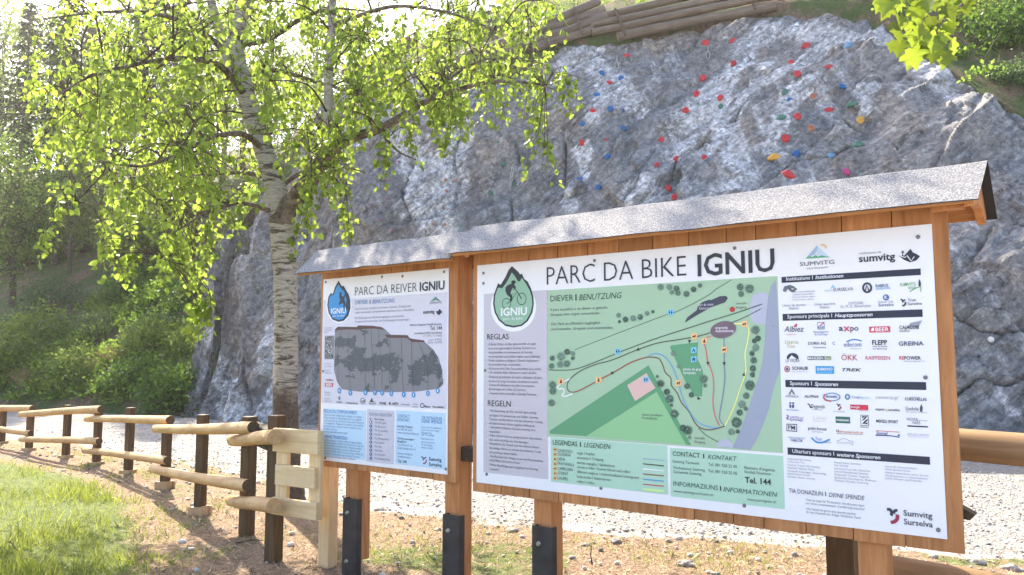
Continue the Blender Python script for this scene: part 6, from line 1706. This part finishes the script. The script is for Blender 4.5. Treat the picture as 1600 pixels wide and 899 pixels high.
# undergrowth: a mass of herbs, grass and low bushes nobody could count
P = []; Tn = []; N_ = []; S = []
def clump(c, rad, n, ls, hz=.7):
    d = rng.normal(size=(n, 3)); d = unit(d); d[:, 2] = np.abs(d[:, 2])
    q = c + d * (rng.uniform(.25, 1, (n, 1)) ** .5) * np.array([rad, rad, rad * hz])
    P.append(q); Tn.append(d * .9 + rng.normal(size=(n, 3)) * .5 + np.array([0, 0, .1])); N_.append(rng.normal(size=(n, 3)) + np.array([0, 0, .9])); S.append(rng.uniform(.6, 1.3, n) * ls)
cnt = 0
while cnt < 1100:
    t = random.uniform(-27, TMIN + .9)
    e = .4 + 21 * random.random() ** 1.3
    if vnoise(np.array([[t * .5, e * .5, 0]]), 300)[0] < -.42: continue
    c = hill_pt(np.array([t]), np.array([e]))[0]
    clump(c - np.array([0, 0, .1]), random.uniform(.25, .75) * min(1, .45 + e * .5), random.randint(70, 120), random.uniform(.08, .15) * (1 + e * .02), random.uniform(.6, 1.1)); cnt += 1
for _ in range(420):                        # above the rock and at its right shoulder
    if random.random() < .5: t = random.uniform(3.2, 12); e = .3 + 8 * random.random() ** 2
    else: t = random.uniform(-13, 3.2); e = .5 + 7 * random.random() ** 1.5
    if t < 3 and vnoise(np.array([[t * .6, e * .6, 5]]), 301)[0] < -.12: continue
    c = hill_pt(np.array([t]), np.array([e]))[0]
    clump(c, random.uniform(.18, .5), random.randint(50, 90), random.uniform(.07, .12))
V, F = leaf_geo(np.concatenate(P), np.concatenate(Tn), np.concatenate(N_), np.concatenate(S), LEAF4, 1.0)
tag(link('undergrowth', mesh_np('undergrowth', V, F), M_HERB), kind='stuff')
# tall grass on the slope
n_ = 15000
t = rng.uniform(-27, TMIN + .6, n_); e = .45 + 12 * rng.random(n_) ** 1.4
ok = vnoise(np.stack([t * .7, e * .7, t * 0], -1), 310) > -.1
t, e = t[ok], e[ok]
t2 = np.concatenate([rng.uniform(-13, 4, 2600), rng.uniform(3, 12, 2600)]); e2 = np.concatenate([.8 + rng.uniform(0, 8, 2600), rng.uniform(.3, 8, 2600)])
t = np.concatenate([t, t2]); e = np.concatenate([e, e2])
Pg = hill_pt(t, e)
lean_ = np.concatenate([rng.normal(size=(len(t), 2)) * .45 + np.array([-.12, -.25]), np.ones((len(t), 1))], 1)
V, F = leaf_geo(Pg - np.array([0, 0, .05]), lean_, rnd_unit(len(t)) * np.array([1, 1, .2]), rng.uniform(.25, .75, len(t)), BLADE, .035)
tag(link('slope_grass', mesh_np('slope_grass', V, F), leafmat('slope_grass_blade', (.075, .13, .025), (.22, .30, .05), .45, .6, .45, hue=(.40, .32, .16))), kind='stuff')

# single bushes one can tell apart
def bush_mesh(seed, n_cl, per, leaf, h):
    r = np.random.default_rng(seed)
    m = MB()
    C = []
    for i in range(n_cl):
        d = r.normal(size=3); d /= np.linalg.norm(d); d[2] = abs(d[2])
        q = d * r.uniform(.3, 1) ** .5 * np.array([1, 1, h]); C.append(q)
        if i % 2 == 0: m.tube([(q[0] * .08, q[1] * .08, -.15), q * np.array([.5, .5, .65]), q], [.022, .014, .004], 4, False)
    P = np.repeat(np.array(C), per, 0) + r.normal(size=(n_cl * per, 3)) * .17
    V, F = leaf_geo(P, r.normal(size=P.shape) + np.array([0, 0, .2]), r.normal(size=P.shape) + np.array([0, 0, .9]), r.uniform(.6, 1.25, len(P)) * leaf, LEAF4, 1.0)
    return m.mesh('stems'), mesh_np('foliage', V, F)
BUSH = [bush_mesh(11, 46, 55, .10, 1.1), bush_mesh(12, 40, 60, .085, .8), bush_mesh(13, 40, 50, .12, 1.3)]
for a, b in BUSH: a.materials.append(M_TWIG)
BUSH[0][1].materials.append(M_SHRUB); BUSH[1][1].materials.append(M_SHRUB_B); BUSH[2][1].materials.append(M_BROAD)
for px, py, k, sc, lab in [
    (280, 628, 0, 1.15, 'round dark green bush at the foot of the slope beside the rock'), (215, 600, 0, 1.0, 'green bush just above the bare bank behind the fence'),
    (90, 480, 1, 1.3, 'bluish green bush in the middle of the left slope'), (150, 520, 1, .9, 'smaller bluish bush right of the big bluish one'), (20, 570, 2, 1.1, 'bright green bush behind the left end of the fence'),
    (195, 470, 0, 1.0, 'dark bush under the drooping birch sprays'), (300, 560, 2, .85, 'tall yellow green bush against the rock edge'), (30, 420, 2, 1.6, 'large leafy bush at the left edge below the spruces'),
    (250, 520, 1, .8, 'pale bush in the centre of the slope right of the bluish bushes'), (120, 590, 2, .8, 'low fresh green bush above the path on the left'), (300, 470, 0, .8, 'bush on the upper slope touching the rock top'),
    (60, 400, 2, 2.2, 'big leafy bush on the upper slope, leftmost of the three big ones in a row'), (140, 390, 2, 2.0, 'big leafy bush on the upper slope, middle of the three big ones in a row'), (225, 410, 2, 1.9, 'big leafy bush on the upper slope, rightmost of the three big ones in a row'),
    (100, 330, 0, 2.3, 'large dark bush between the spruce trunks high on the slope'), (15, 330, 2, 2.4, 'large pale bush high on the slope at the left edge'), (260, 340, 2, 2.0, 'large pale bush high on the slope behind the birch sprays'), (60, 545, 2, 1.2, 'bright green bush above the bright one by the left end of the fence'), (235, 560, 2, 1.0, 'fresh green bush left of the tall yellow green bush'),
    (1570, 70, 0, 1.0, 'green bush high on the right above the rock shoulder'), (1530, 40, 2, .8, 'light green bush next to the maple leaves, above the rock'), (1600, 130, 1, .7, 'low bush at the right edge above the grey boulders')]:
    loc, nor = on_hill(px, py)
    if loc is None: continue
    t = thing('bush', lab, 'bush', (loc.x, loc.y, loc.z - .12), random.uniform(0, 6), 'bushes on the slope')
    for nm, me in zip(('stems', 'foliage'), BUSH[k]):
        o = bpy.data.objects.new(nm, me); COL.objects.link(o); o.parent = t; o.scale = (sc, sc, sc)
# dry grass tufts hanging over the rock's left edge and on the slope
def tuft(px, py, n, L, spread, droop, label, width=.02):
    loc, nor = on_hill(px, py)
    if loc is None: return
    t = np.concatenate([rng.normal(size=(n, 2)) * spread + np.array([-.2 * droop, -.5 * droop]), np.full((n, 1), 1 - droop)], 1)
    base = rng.normal(size=(n, 3)) * np.array([.12, .12, .03])
    V1, F1 = leaf_geo(base, t, rnd_unit(n), rng.uniform(.5, 1, n) * L, BLADE, width)
    o = link('grass_tuft', mesh_np('grass_tuft', V1, F1), M_DRY)
    o.location = loc
    tag(o, label, 'grass tuft', 'dry grass tufts on the slope')
tuft(345, 385, 260, .95, .45, .9, 'straw coloured grass hanging over the left rock edge')
tuft(185, 570, 200, .95, .5, .35, 'pale dry grass fanning out in the middle of the slope')
tuft(150, 585, 160, .8, .5, .3, 'dry grass left of the fanned pale grass')
tuft(40, 600, 160, .8, .5, .3, 'dry grass behind the left end of the fence')
tuft(305, 440, 160, .9, .5, .6, 'dry grass just left of the hanging straw grass')
tuft(560, 75, 160, .7, .5, .2, 'dry pinkish grass above the logs behind the birch')

# ================================================================== RETAINING LOGS ON THE CREST
M_LOG = wood('weathered_log', (.09, .068, .048), (.17, .13, .095), (.26, .205, .15), axis=0, knots=False, scale=.8)
M_LOG_END = plain('weathered_log_end', (.20, .14, .09), .9, var=.4, scale=14)
M_STAKE = plain('rusty_stake', (.11, .075, .05), .8, .3, var=.3)
def crest_pt(px, py, fwd=.25):
    p, t = rock_hit(px, py)
    d = ray(px, py); d = d / np.linalg.norm(d)
    return p - d * fwd
def log_wall(label, logs, stakes, r=.115):
    ps = [(crest_pt(*a), crest_pt(*b)) for a, b in logs]
    o = ps[0][0]
    t = thing('log_barrier', label, 'log barrier', tuple(o), 0, 'log barriers along the top of the rock')
    for i, (a, b) in enumerate(ps):
        a = a.copy(); b = b.copy()
        # keep one bundle on a common depth so that logs lie on each other
        lg = log_rail_w('log', a, b, r * random.uniform(.88, 1.1), t)
    for a, b in stakes:
        pa = crest_pt(a[0], a[1], .55) - o; pb = crest_pt(b[0], b[1], .55) - o
        m = MB(); m.tube([pa, (pa + pb) / 2 + np.array([.02, 0, 0]), pb], [.035, .032, .03], 7); m.build('stake', M_STAKE, t)
def log_rail_w(name, a, b, r, parent):
    a = Vector(a); b = Vector(b); d = b - a; L = d.length
    m = MB(); n = 12; k = max(4, int(L / .5)); V = []
    ph = random.uniform(0, 6)
    for i in range(k + 1):
        s_ = i / k
        for j in range(n):
            an = 2 * math.pi * j / n
            rad = r * (1 + .05 * math.sin(s_ * 7 + ph) + .03 * math.sin(an * 3 + ph))
            V.append((s_ * L, math.cos(an) * rad + .05 * math.sin(s_ * 3.1 + ph), math.sin(an) * rad + .04 * math.sin(s_ * 4.3 + ph)))
    F = [(i * n + j, i * n + (j + 1) % n, (i + 1) * n + (j + 1) % n, (i + 1) * n + j) for i in range(k) for j in range(n)]
    m.add(V, F, 0)
    m.add([V[j] for j in range(n)], [tuple(reversed(range(n)))], 1)
    m.add([V[k * n + j] for j in range(n)], [tuple(range(n))], 1)
    me = m.mesh(name)
    for pl in me.polygons: pl.use_smooth = pl.material_index == 0
    o = link(name, me, [M_LOG, M_LOG_END], parent)
    x = d.normalized(); z = Vector((0, 0, 1)); y = z.cross(x).normalized(); z = x.cross(y)
    Mw = Matrix((x, y, z)).transposed().to_4x4(); Mw.translation = a
    o.matrix_local = parent.matrix_basis.inverted() @ Mw
    return o
log_wall('long bundle of weathered logs bound by stakes on the crest right of the birch', [((921, 28), (1252, -42)), ((921, 39), (1252, -28)), ((924, 50), (1245, -12)), ((965, 58), (1210, 8))], [((961, 14), (977, 55)), ((1168, -12), (1180, 14))], .112)
log_wall('short bundle of weathered logs stepping down left of the long bundle on the crest', [((818, 46), (935, 4)), ((822, 56), (942, 15)), ((826, 66), (946, 26)), ((832, 77), (925, 45))], [((896, 12), (910, 54)), ((866, 62), (870, 76))], .112)
log_wall('two lower weathered logs behind the birch leaves under the short bundle', [((716, 95), (826, 50)), ((722, 105), (838, 64))], [((760, 78), (764, 104))], .12)
log_wall('two weathered logs lying at the far left end of the crest', [((536, 116), (655, 52)), ((542, 124), (640, 72))], [((598, 80), (602, 104))], .12)
for a, b in (((540, 140), (480, 178)),):
    pass
up = thing('log_barrier', 'small stack of dark logs set back in the soil above the lower crest', 'log barrier', tuple(on_hill(745, 45)[0]), 0, 'log barriers along the top of the rock')
o_ = np.array(up.location)
for i in range(4):
    loc = on_hill(728, 38 + i * 7)[0]; loc2 = on_hill(776, 26 + i * 7)[0]
    if loc and loc2: log_rail_w('log', np.array(loc) + np.array([0, -.3, .0]), np.array(loc2) + np.array([0, -.3, .0]), .10, up)

# ================================================================== CLIMBING HOLDS
def hold_mesh(seed, sx, sy, sz, hole=True):
    r = np.random.default_rng(seed)
    bm = bmesh.new(); bmesh.ops.create_icosphere(bm, subdivisions=3, radius=1)
    V = np.array([v.co[:] for v in bm.verts])
    nz_ = fbm(V * 1.1 + seed, 2, seed)
    for v, k in zip(bm.verts, nz_):
        c = v.co * (1 + .22 * k)
        c = Vector((c.x * sx, c.y * sy, max(c.z, -.25) * sz))
        if hole:
            d = math.hypot(c.x / sx, c.y / sy)
            if c.z > 0 and d < .36: c.z -= sz * .75 * (1 - d / .36) ** .5
        if c.z > 0: c.z *= 1 + .25 * (c.y / sy)
        v.co = c
    me = bpy.data.meshes.new('climbing_hold'); bm.to_mesh(me); bm.free()
    me.polygons.foreach_set('use_smooth', [True] * len(me.polygons))
    return me
HSH = [(.085, .085, .075, True), (.075, .10, .07, True), (.11, .065, .06, True), (.12, .075, .07, False), (.06, .055, .05, True)]
HC = {'red': (.55, .03, .035), 'blue': (.012, .13, .36), 'green': (.07, .19, .13), 'orange': (.46, .15, .06), 'yellow': (.68, .36, .05), 'pink': (.60, .05, .22), 'magenta': (.33, .08, .20), 'pale blue': (.16, .33, .48)}
HM = {}
for k, c in HC.items():
    n = NT('resin_' + k.replace(' ', '_')); v = n.noise(n.coord(), 18, 5, .7)
    n.col(n.ramp(v, [(.35, tuple(x * .8 for x in c)), (.65, c)])); n.rough(.45); n.b.inputs['Specular IOR Level'].default_value = .45; n.bump(n.noise(n.coord(), 90, 3), .3, .004)
    HM[k] = n.mat
Z3 = lambda x, y: (850 + x / 3, y / 3)
Z4 = lambda x, y: (1200 + x / 3, y / 3)
Z5 = lambda x, y: (560 + x / 3, 60 + y / 3)
Z2 = lambda x, y: (400 + x / 2, y / 2)
HOLDS = []
def H(col, Z, pts, s=1.0):
    for p in pts: HOLDS.append((col, *Z(p[0], p[1]), p[2] if len(p) > 2 else s, p[3] if len(p) > 3 else None))
H('red', Z3, [(757, 203, 1.25), (887, 197, 1.2), (887, 298), (745, 367, 1.2), (713, 440, 1.1), (826, 459, 1.05), (664, 517, 1.15), (549, 657, 1.05), (622, 748, 1.2), (753, 740, 1.1), (528, 773, .9), (583, 882, 1.2), (612, 925, 1.25), (388, 262, 1, 2), (306, 388, .9, 2), (230, 520, 1, 2), (178, 668, 1), (289, 655, .8)])
H('red', Z4, [(179, 217, 1.3), (108, 296, 1.1), (138, 348, 1.25), (288, 318, 1.2, 2), (285, 517, 1.2, 2), (138, 547, 1.3), (82, 650, 1.5), (93, 820, 1.6, 3)])
H('blue', Z3, [(271, 343), (361, 369, 1.1), (248, 447, 1.1, 2), (312, 511, 1.15), (371, 514, .7), (181, 581), (372, 602, 1.1, 2), (299, 735, 1.1), (168, 842, 1.1), (256, 880, 1.1), (1152, 472), (1183, 722, 1.4)])
H('blue', Z4, [(345, 406, 1.15, 2)]); H('pale blue', Z4, [(378, 217, 1.2, 3), (292, 735, 1.3, 3)])
H('green', Z3, [(1128, 432, 1.1), (1110, 553, 1.2, 3), (722, 487, .7), (829, 500, .9)]); H('green', Z4, [(392, 490, 1.1, 3), (420, 680, 1.3, 3)])
H('yellow', Z3, [(1080, 740, 1.5, 3)]); H('orange', Z4, [(211, 452), (201, 602, 1.2)]); H('yellow', Z4, [(432, 565, 1.3)])
H('pink', Z4, [(365, 805, 1.2)])
H('green', Z5, [(652, 487), (726, 487), (678, 592, 1.2), (792, 605), (756, 625, .8), (737, 683, 1.2), (620, 725, 1.3), (687, 757), (565, 783, .9), (602, 805, .9), (634, 800, .7), (678, 820), (675, 410)])
H('orange', Z5, [(407, 663), (457, 667), (413, 717), (396, 795, .9), (434, 805, .9), (407, 872, .9), (350, 870, .8), (513, 375, .9)])
H('magenta', Z5, [(130, 543, .9), (188, 578, .9), (130, 668, .9), (125, 712, .9), (137, 752, .9), (97, 848, .9), (160, 900, .9), (60, 780, .8)])
H('blue', Z2, [(262, 668, .9), (247, 708, .9), (275, 370, .9), (278, 545, .8)])
HOLDS = [(c, x, y, s_ * (.74 if x < 830 else 1.0), k) for c, x, y, s_, k in HOLDS]
CNT = {}
for h in HOLDS: CNT.setdefault(h[0], []).append(h)
ORD = ['first', 'second', 'third', 'fourth', 'fifth', 'sixth', 'seventh', 'eighth', 'ninth', 'tenth', 'eleventh', 'twelfth', 'thirteenth', 'fourteenth', 'fifteenth', 'sixteenth', 'seventeenth', 'eighteenth', 'nineteenth', 'twentieth', 'twenty-first', 'twenty-second', 'twenty-third', 'twenty-fourth', 'twenty-fifth', 'twenty-sixth', 'twenty-seventh', 'twenty-eighth', 'twenty-ninth', 'thirtieth']
hm_cache = {}
for col, hs in CNT.items():
    hs.sort(key=lambda h: h[1])
    for i, (c, px, py, s, sh) in enumerate(hs):
        loc, nor = on_rock(px, py)
        sh = sh if sh is not None else (4 if s < .85 else random.choice([0, 1, 0]))
        if (c, sh) not in hm_cache:
            me = hold_mesh(sh * 7 + 3, *HSH[sh]); me.materials.append(HM[c]); hm_cache[(c, sh)] = me
        o = bpy.data.objects.new('climbing_hold', hm_cache[(c, sh)]); COL.objects.link(o)
        face = Vector((-N0[0], -N0[1], .55)).normalized()
        nn = (nor * .5 + face * .8).normalized()
        q = nn.to_track_quat('Z', 'Y') @ Matrix.Rotation(random.uniform(-.7, .7), 4, 'Z').to_quaternion()
        o.rotation_euler = q.to_euler(); o.location = loc - nn * .005
        k = s * loc.length / 17.0 * .72
        o.scale = (k, k, k)
        shape = {2: 'narrow ', 3: 'long rounded ', 4: 'small round '}.get(sh, 'chunky ')
        if len(hs) == 1: lab = 'the only %s climbing hold, bolted to the grey rock just above the shingled roof' % c
        else: lab = '%s%s hold on the rock, %s from left of the %s holds' % (shape, c, ORD[i], c)
        tag(o, lab, 'climbing hold', group='climbing holds bolted to the rock')
# hanging carabiners
def oval_ring(m, c, rx, rz, r, tilt=0.0):
    pts = []
    for k in range(17):
        a = 2 * math.pi * k / 16
        x, z = rx * math.cos(a), rz * math.sin(a)
        pts.append((c[0] + x * math.cos(tilt) - z * math.sin(tilt), c[1], c[2] + x * math.sin(tilt) + z * math.cos(tilt)))
    m.tube(pts, r, 6, False)
M_CARA = plain('carabiner_steel', (.45, .42, .36), .4, .85, .5, .1)
for px, py, lab in [(965, 103, 'steel carabiner hanging on the rock above the topmost blue hold'), (1107, 87, 'steel carabiner hanging on the rock right below the topmost red hold'), (1288, 38, 'carabiner on the rock crest left of the maple leaves')]:
    loc, nor = on_rock(px, py)
    t = thing('carabiner', lab, 'carabiner', tuple(loc + Vector((-N0[0], -N0[1], .2)) * .06), math.atan2(T0[1], T0[0]), 'carabiners hanging on the rock')
    m = MB(); oval_ring(m, (0, 0, -.02), .05, .10, .011, .12); m.build('oval_ring', M_CARA, t)
    m = MB(); m.tube([(.01, .0, .08), (.0, -.01, .17), (.012, .02, .24)], .010, 6); m.build('hanger', M_CARA, t)
loc, nor = on_rock(803, 268)
t = thing('anchor_chain', 'short steel chain with a ring hanging on the rock between the green holds', 'chain', tuple(loc + Vector((-N0[0], -N0[1], .2)) * .07), math.atan2(T0[1], T0[0]))
for k in range(4):
    m = MB(); oval_ring(m, (-.02 * k, -.01 * (k % 2), -.11 * k), .028, .07, .010, .25 - .3 * (k % 2)); m.build('link', M_CARA, t)
m = MB(); oval_ring(m, (-.11, 0, -.50), .055, .095, .012, .3); m.build('ring', M_CARA, t)
loc, nor = on_rock(1548, 531)
m = MB(); m.tube([(0, 0, 0), (0, -.01, 0), (0, -.02, 0)], [.05, .045, .02], 12)
o = m.build('rock_marker', plain('pale_disc', (.7, .68, .62), .6)); o.location = loc + Vector((-N0[0], -N0[1], .1)) * .03; o.rotation_euler = (0, 0, math.atan2(T0[1], T0[0]))
tag(o, 'small pale round disc fixed to the dark rock right of the wide board', 'disc')

# ================================================================== GROUND COVER
def scatter(poly_px, n, z=0.0):
    poly = np.array([at_ground(*p)[:2] for p in poly_px])
    return sample_poly(poly, n)
# grass of the bank
def sample_mask(n, fn, lo, hi):
    out = []
    tot = 0
    while tot < n:
        q = rng.uniform(lo, hi, (n * 2, 2)); k = rng.random(len(q)) < fn(q[:, 0], q[:, 1]); out.append(q[k]); tot += k.sum()
    return np.concatenate(out)[:n]
M_GRASS = leafmat('lawn_blade', (.085, .14, .028), (.30, .35, .055), .5, .5, .4, hue=(.42, .36, .14))
def bank(x, y):
    s_ = signed(x, y, GP); p = np.stack([x, y, x * 0], -1)
    d = np.clip(fbm(p * 1.4, 3, 401) * 1.1 + .75, 0.35, 1)
    return sstep(-.1, .9, s_ + .45 * fbm(p * 1.2, 3, 402)) * d * np.clip(9.0 / np.hypot(x, y) - .35, .25, 1)
q = sample_mask(44000, bank, (-12, 3.8), (-.9, 13.2))
Pz = np.stack([q[:, 0], q[:, 1], gh(q[:, 0], q[:, 1]) - .01], -1)
L = rng.uniform(.035, .12, len(q)) * (1 + .5 * vnoise(Pz * 1.5, 5))
V1, F1 = leaf_geo(Pz, np.concatenate([rng.normal(size=(len(q), 2)) * .55, np.ones((len(q), 1))], 1), rnd_unit(len(q)) * np.array([1, 1, .2]), L, BLADE, .07)
tag(link('bank_grass', mesh_np('bank_grass', V1, F1), M_GRASS), kind='stuff')
# tufts along the fence and below the boards
def sparse(x, y):
    p = np.stack([x, y, x * 0], -1)
    a = sstep(.12, .5, fbm(p * 1.6, 3, 411)) * np.clip(1.15 - poly_dist(x, y, fence_line, False) / 1.6, 0, 1)
    b = sstep(.0, .45, fbm(p * 1.25, 3, 412)) * sstep(7.6, 6.4, y) * (x > -2.4) * 1.0
    c = np.exp(-((x + .6) ** 2 + (y - 6.6) ** 2) / .5) * .8
    return np.maximum(np.maximum(a, b), c) * (signed(x, y, GRV_POLY) < .3) * (signed(x, y, GP) < .2)
q = sample_mask(6500, sparse, (-11, 4.0), (4, 14))
Pz = np.stack([q[:, 0], q[:, 1], gh(q[:, 0], q[:, 1]) - .01], -1)
V1, F1 = leaf_geo(Pz, np.concatenate([rng.normal(size=(len(q), 2)) * .6, np.ones((len(q), 1))], 1), rnd_unit(len(q)) * np.array([1, 1, .2]), rng.uniform(.03, .095, len(q)), BLADE, .075)
tag(link('grass_patches', mesh_np('grass_patches', V1, F1), M_GRASS), kind='stuff')
# straw, needles and bark litter
def litter(x, y):
    return (signed(x, y, GRV_POLY) < .25) * (signed(x, y, GP) < .5) * np.clip(9.0 / np.hypot(x, y) - .4, .2, 1) * np.clip(.65 + fbm(np.stack([x, y, x * 0], -1) * 1.8, 3, 421), .1, 1)
q = sample_mask(26000, litter, (-9, 3.8), (5, 14))
Pz = np.stack([q[:, 0], q[:, 1], gh(q[:, 0], q[:, 1]) + .004], -1)
n_ = len(q)
V1, F1 = leaf_geo(Pz, np.concatenate([rng.normal(size=(n_, 2)), rng.uniform(-.05, .30, (n_, 1))], 1), np.concatenate([rng.normal(size=(n_, 2)) * .4, np.ones((n_, 1))], 1), rng.uniform(.02, .09, n_), BLADE, rng.uniform(.04, .14, n_))
M_LITTER = NT('dry_litter'); M_LITTER.col(M_LITTER.ramp(M_LITTER.island(), [(0, (.12, .075, .045)), (.3, (.33, .22, .13)), (.7, (.50, .37, .23)), (1, (.62, .50, .34))])); M_LITTER.rough(.85)
tag(link('dry_litter', mesh_np('dry_litter', V1, F1), M_LITTER.mat), kind='stuff')
# loose stones
def stone_var(seed):
    bm = bmesh.new(); bmesh.ops.create_icosphere(bm, subdivisions=1, radius=1)
    r = np.random.default_rng(seed)
    V = np.array([v.co[:] for v in bm.verts]) * r.uniform(.65, 1.2, (len(bm.verts), 1)) * np.array([1, r.uniform(.6, 1), r.uniform(.35, .7)])
    F = np.array([[v.index for v in f.verts] for f in bm.faces]); bm.free(); return V, F
SV = [stone_var(s_) for s_ in range(6)]
def stones(n, fn, lo, hi, rlo, rhi, name, mat_):
    q = sample_mask(n, fn, lo, hi); parts = []
    zz = gh(q[:, 0], q[:, 1])
    for k in range(6):
        sel = np.arange(k, n, 6); V0, F0 = SV[k]; a = rng.uniform(0, 6.28, len(sel)); r = rlo + (rhi - rlo) * rng.random(len(sel)) ** 3
        c, s_ = np.cos(a), np.sin(a)
        X_ = (V0[None, :, 0] * c[:, None] - V0[None, :, 1] * s_[:, None]) * r[:, None] + q[sel, 0][:, None]
        Y_ = (V0[None, :, 0] * s_[:, None] + V0[None, :, 1] * c[:, None]) * r[:, None] + q[sel, 1][:, None]
        Z_ = V0[None, :, 2] * r[:, None] + zz[sel][:, None] + .012
        F_ = (np.arange(len(sel)) * len(V0))[:, None, None] + F0[None]
        parts.append((np.stack([X_, Y_, Z_], -1).reshape(-1, 3), [F_.reshape(-1, 3)]))
    V_, F_ = merge_geo(parts)
    tag(link(name, mesh_np(name, V_, F_), mat_), kind='stuff')
M_ST = NT('loose_stone'); _c = M_ST.ramp(M_ST.island(), [(0, (.14, .125, .11)), (.25, (.34, .32, .30)), (.7, (.52, .50, .47)), (1, (.66, .64, .61))]); M_ST.col(_c); M_ST.rough(.9); M_ST.bump(M_ST.noise(M_ST.coord(), 60, 4), .5, .006)
def on_path(x, y):
    p = np.stack([x, y, x * 0], -1)
    return sstep(-.25, .25, signed(x, y, GRV_POLY) + .3 * fbm(p * 1.6, 3, 131)) * np.clip(13.0 / np.hypot(x, y) - .45, .12, 1)
stones(14000, on_path, (-11, 5), (6.5, 20), .008, .025, 'gravel_stones', M_ST.mat)
def off_path(x, y): return (signed(x, y, GRV_POLY) < .1) * (signed(x, y, GP) < .3) * (.15 + .85 * np.exp(-np.abs(signed(x, y, GRV_POLY)) / .7)) * (y > 4)
stones(700, off_path, (-9, 4.2), (5, 14), .012, .045, 'loose_stones', M_ST.mat)
_b = NT('field_stone'); M_BIGST = _b.mat; _b.col(_b.ramp(_b.noise(_b.coord(), 12, 6, .7), [(.35, (.16, .14, .12)), (.6, (.40, .37, .34)), (.75, (.55, .52, .48))])); _b.rough(.9); _b.bump(_b.noise(_b.coord(), 40, 5), .7, .01)
# a few bigger stones one can point at
def big_stone(px, py, r, lab, colr=(.42, .39, .36)):
    p = at_ground(px, py); z = ghs(p[0], p[1])
    bm = bmesh.new(); bmesh.ops.create_icosphere(bm, subdivisions=3, radius=1)
    V_ = np.array([v.co[:] for v in bm.verts]); k_ = fbm(V_ * 1.3 + px, 3, int(px)); 
    sq = np.array([1, random.uniform(.65, .9), random.uniform(.4, .6)])
    for v, kk_ in zip(bm.verts, k_): v.co = Vector(np.array(v.co) * (1 + .45 * kk_) * sq * r)
    me = bpy.data.meshes.new('stone'); bm.to_mesh(me); bm.free()
    o = link('stone', me, M_BIGST); o.location = (p[0], p[1], z + r * .12); o.rotation_euler = (0, 0, random.uniform(0, 6))
    tag(o, lab, 'stone', group='bigger stones lying on the ground')
for px, py, r, lab in [(1070, 882, .075, 'brown stone lying in the litter under the middle of the wide board'), (962, 852, .05, 'pale stone by the grass between the two middle posts'), (914, 856, .045, 'small grey stone just right of the steel stake of the wide board'), (1540, 818, .05, 'grey stone on the gravel right of the wide board'), (1525, 882, .07, 'pale flat stone at the lower right behind the wide board'), (1582, 893, .07, 'white stone in the bottom right corner'), (800, 836, .06, 'dark lump of soil and stone between the boards'), (684, 832, .035, 'dark stone left of the second steel stake'), (1045, 848, .04, 'dark pebble at the edge of the gravel under the wide board')]:
    big_stone(px, py, r, lab)
# twig standing in the litter, fallen twigs
def twig(px, py, pts, lab):
    p = at_ground(px, py); m = MB(); m.tube(pts, [.006, .005, .003][:len(pts)] if len(pts) == 3 else .005, 5)
    o = m.build('twig', M_TWIG); o.location = (p[0], p[1], ghs(p[0], p[1])); tag(o, lab, 'twig', group='twigs on the ground')
twig(925, 882, [(0, 0, 0), (-.01, 0, .07), (0, .01, .14)], 'short twig sticking up from the litter right of the steel stake')
twig(15, 885, [(-.10, .12, .06), (-.02, .02, .09), (.10, -.05, .02)], 'bare twig lying on the grass in the bottom left corner')
twig(392, 850, [(-.12, 0, .01), (0, .02, .03), (.14, .05, .02)], 'pale twig on the ground beside the gate posts')

# ================================================================== HAZE
hz = MB(); hz.box((-290, -290, -1.2), (290, 290, 46.0))
hm = bpy.data.materials.new('summer_haze'); hm.use_nodes = True
_t = hm.node_tree; _t.nodes.remove(_t.nodes['Principled BSDF'])
_pv = _t.nodes.new('ShaderNodeVolumePrincipled')
_pv.inputs['Color'].default_value = (.97, .95, .90, 1); _pv.inputs['Density'].default_value = .00065; _pv.inputs['Anisotropy'].default_value = .55
_t.links.new(_pv.outputs[0], _t.nodes['Material Output'].inputs['Volume'])
haze = hz.build('haze', hm); tag(haze, kind='stuff')
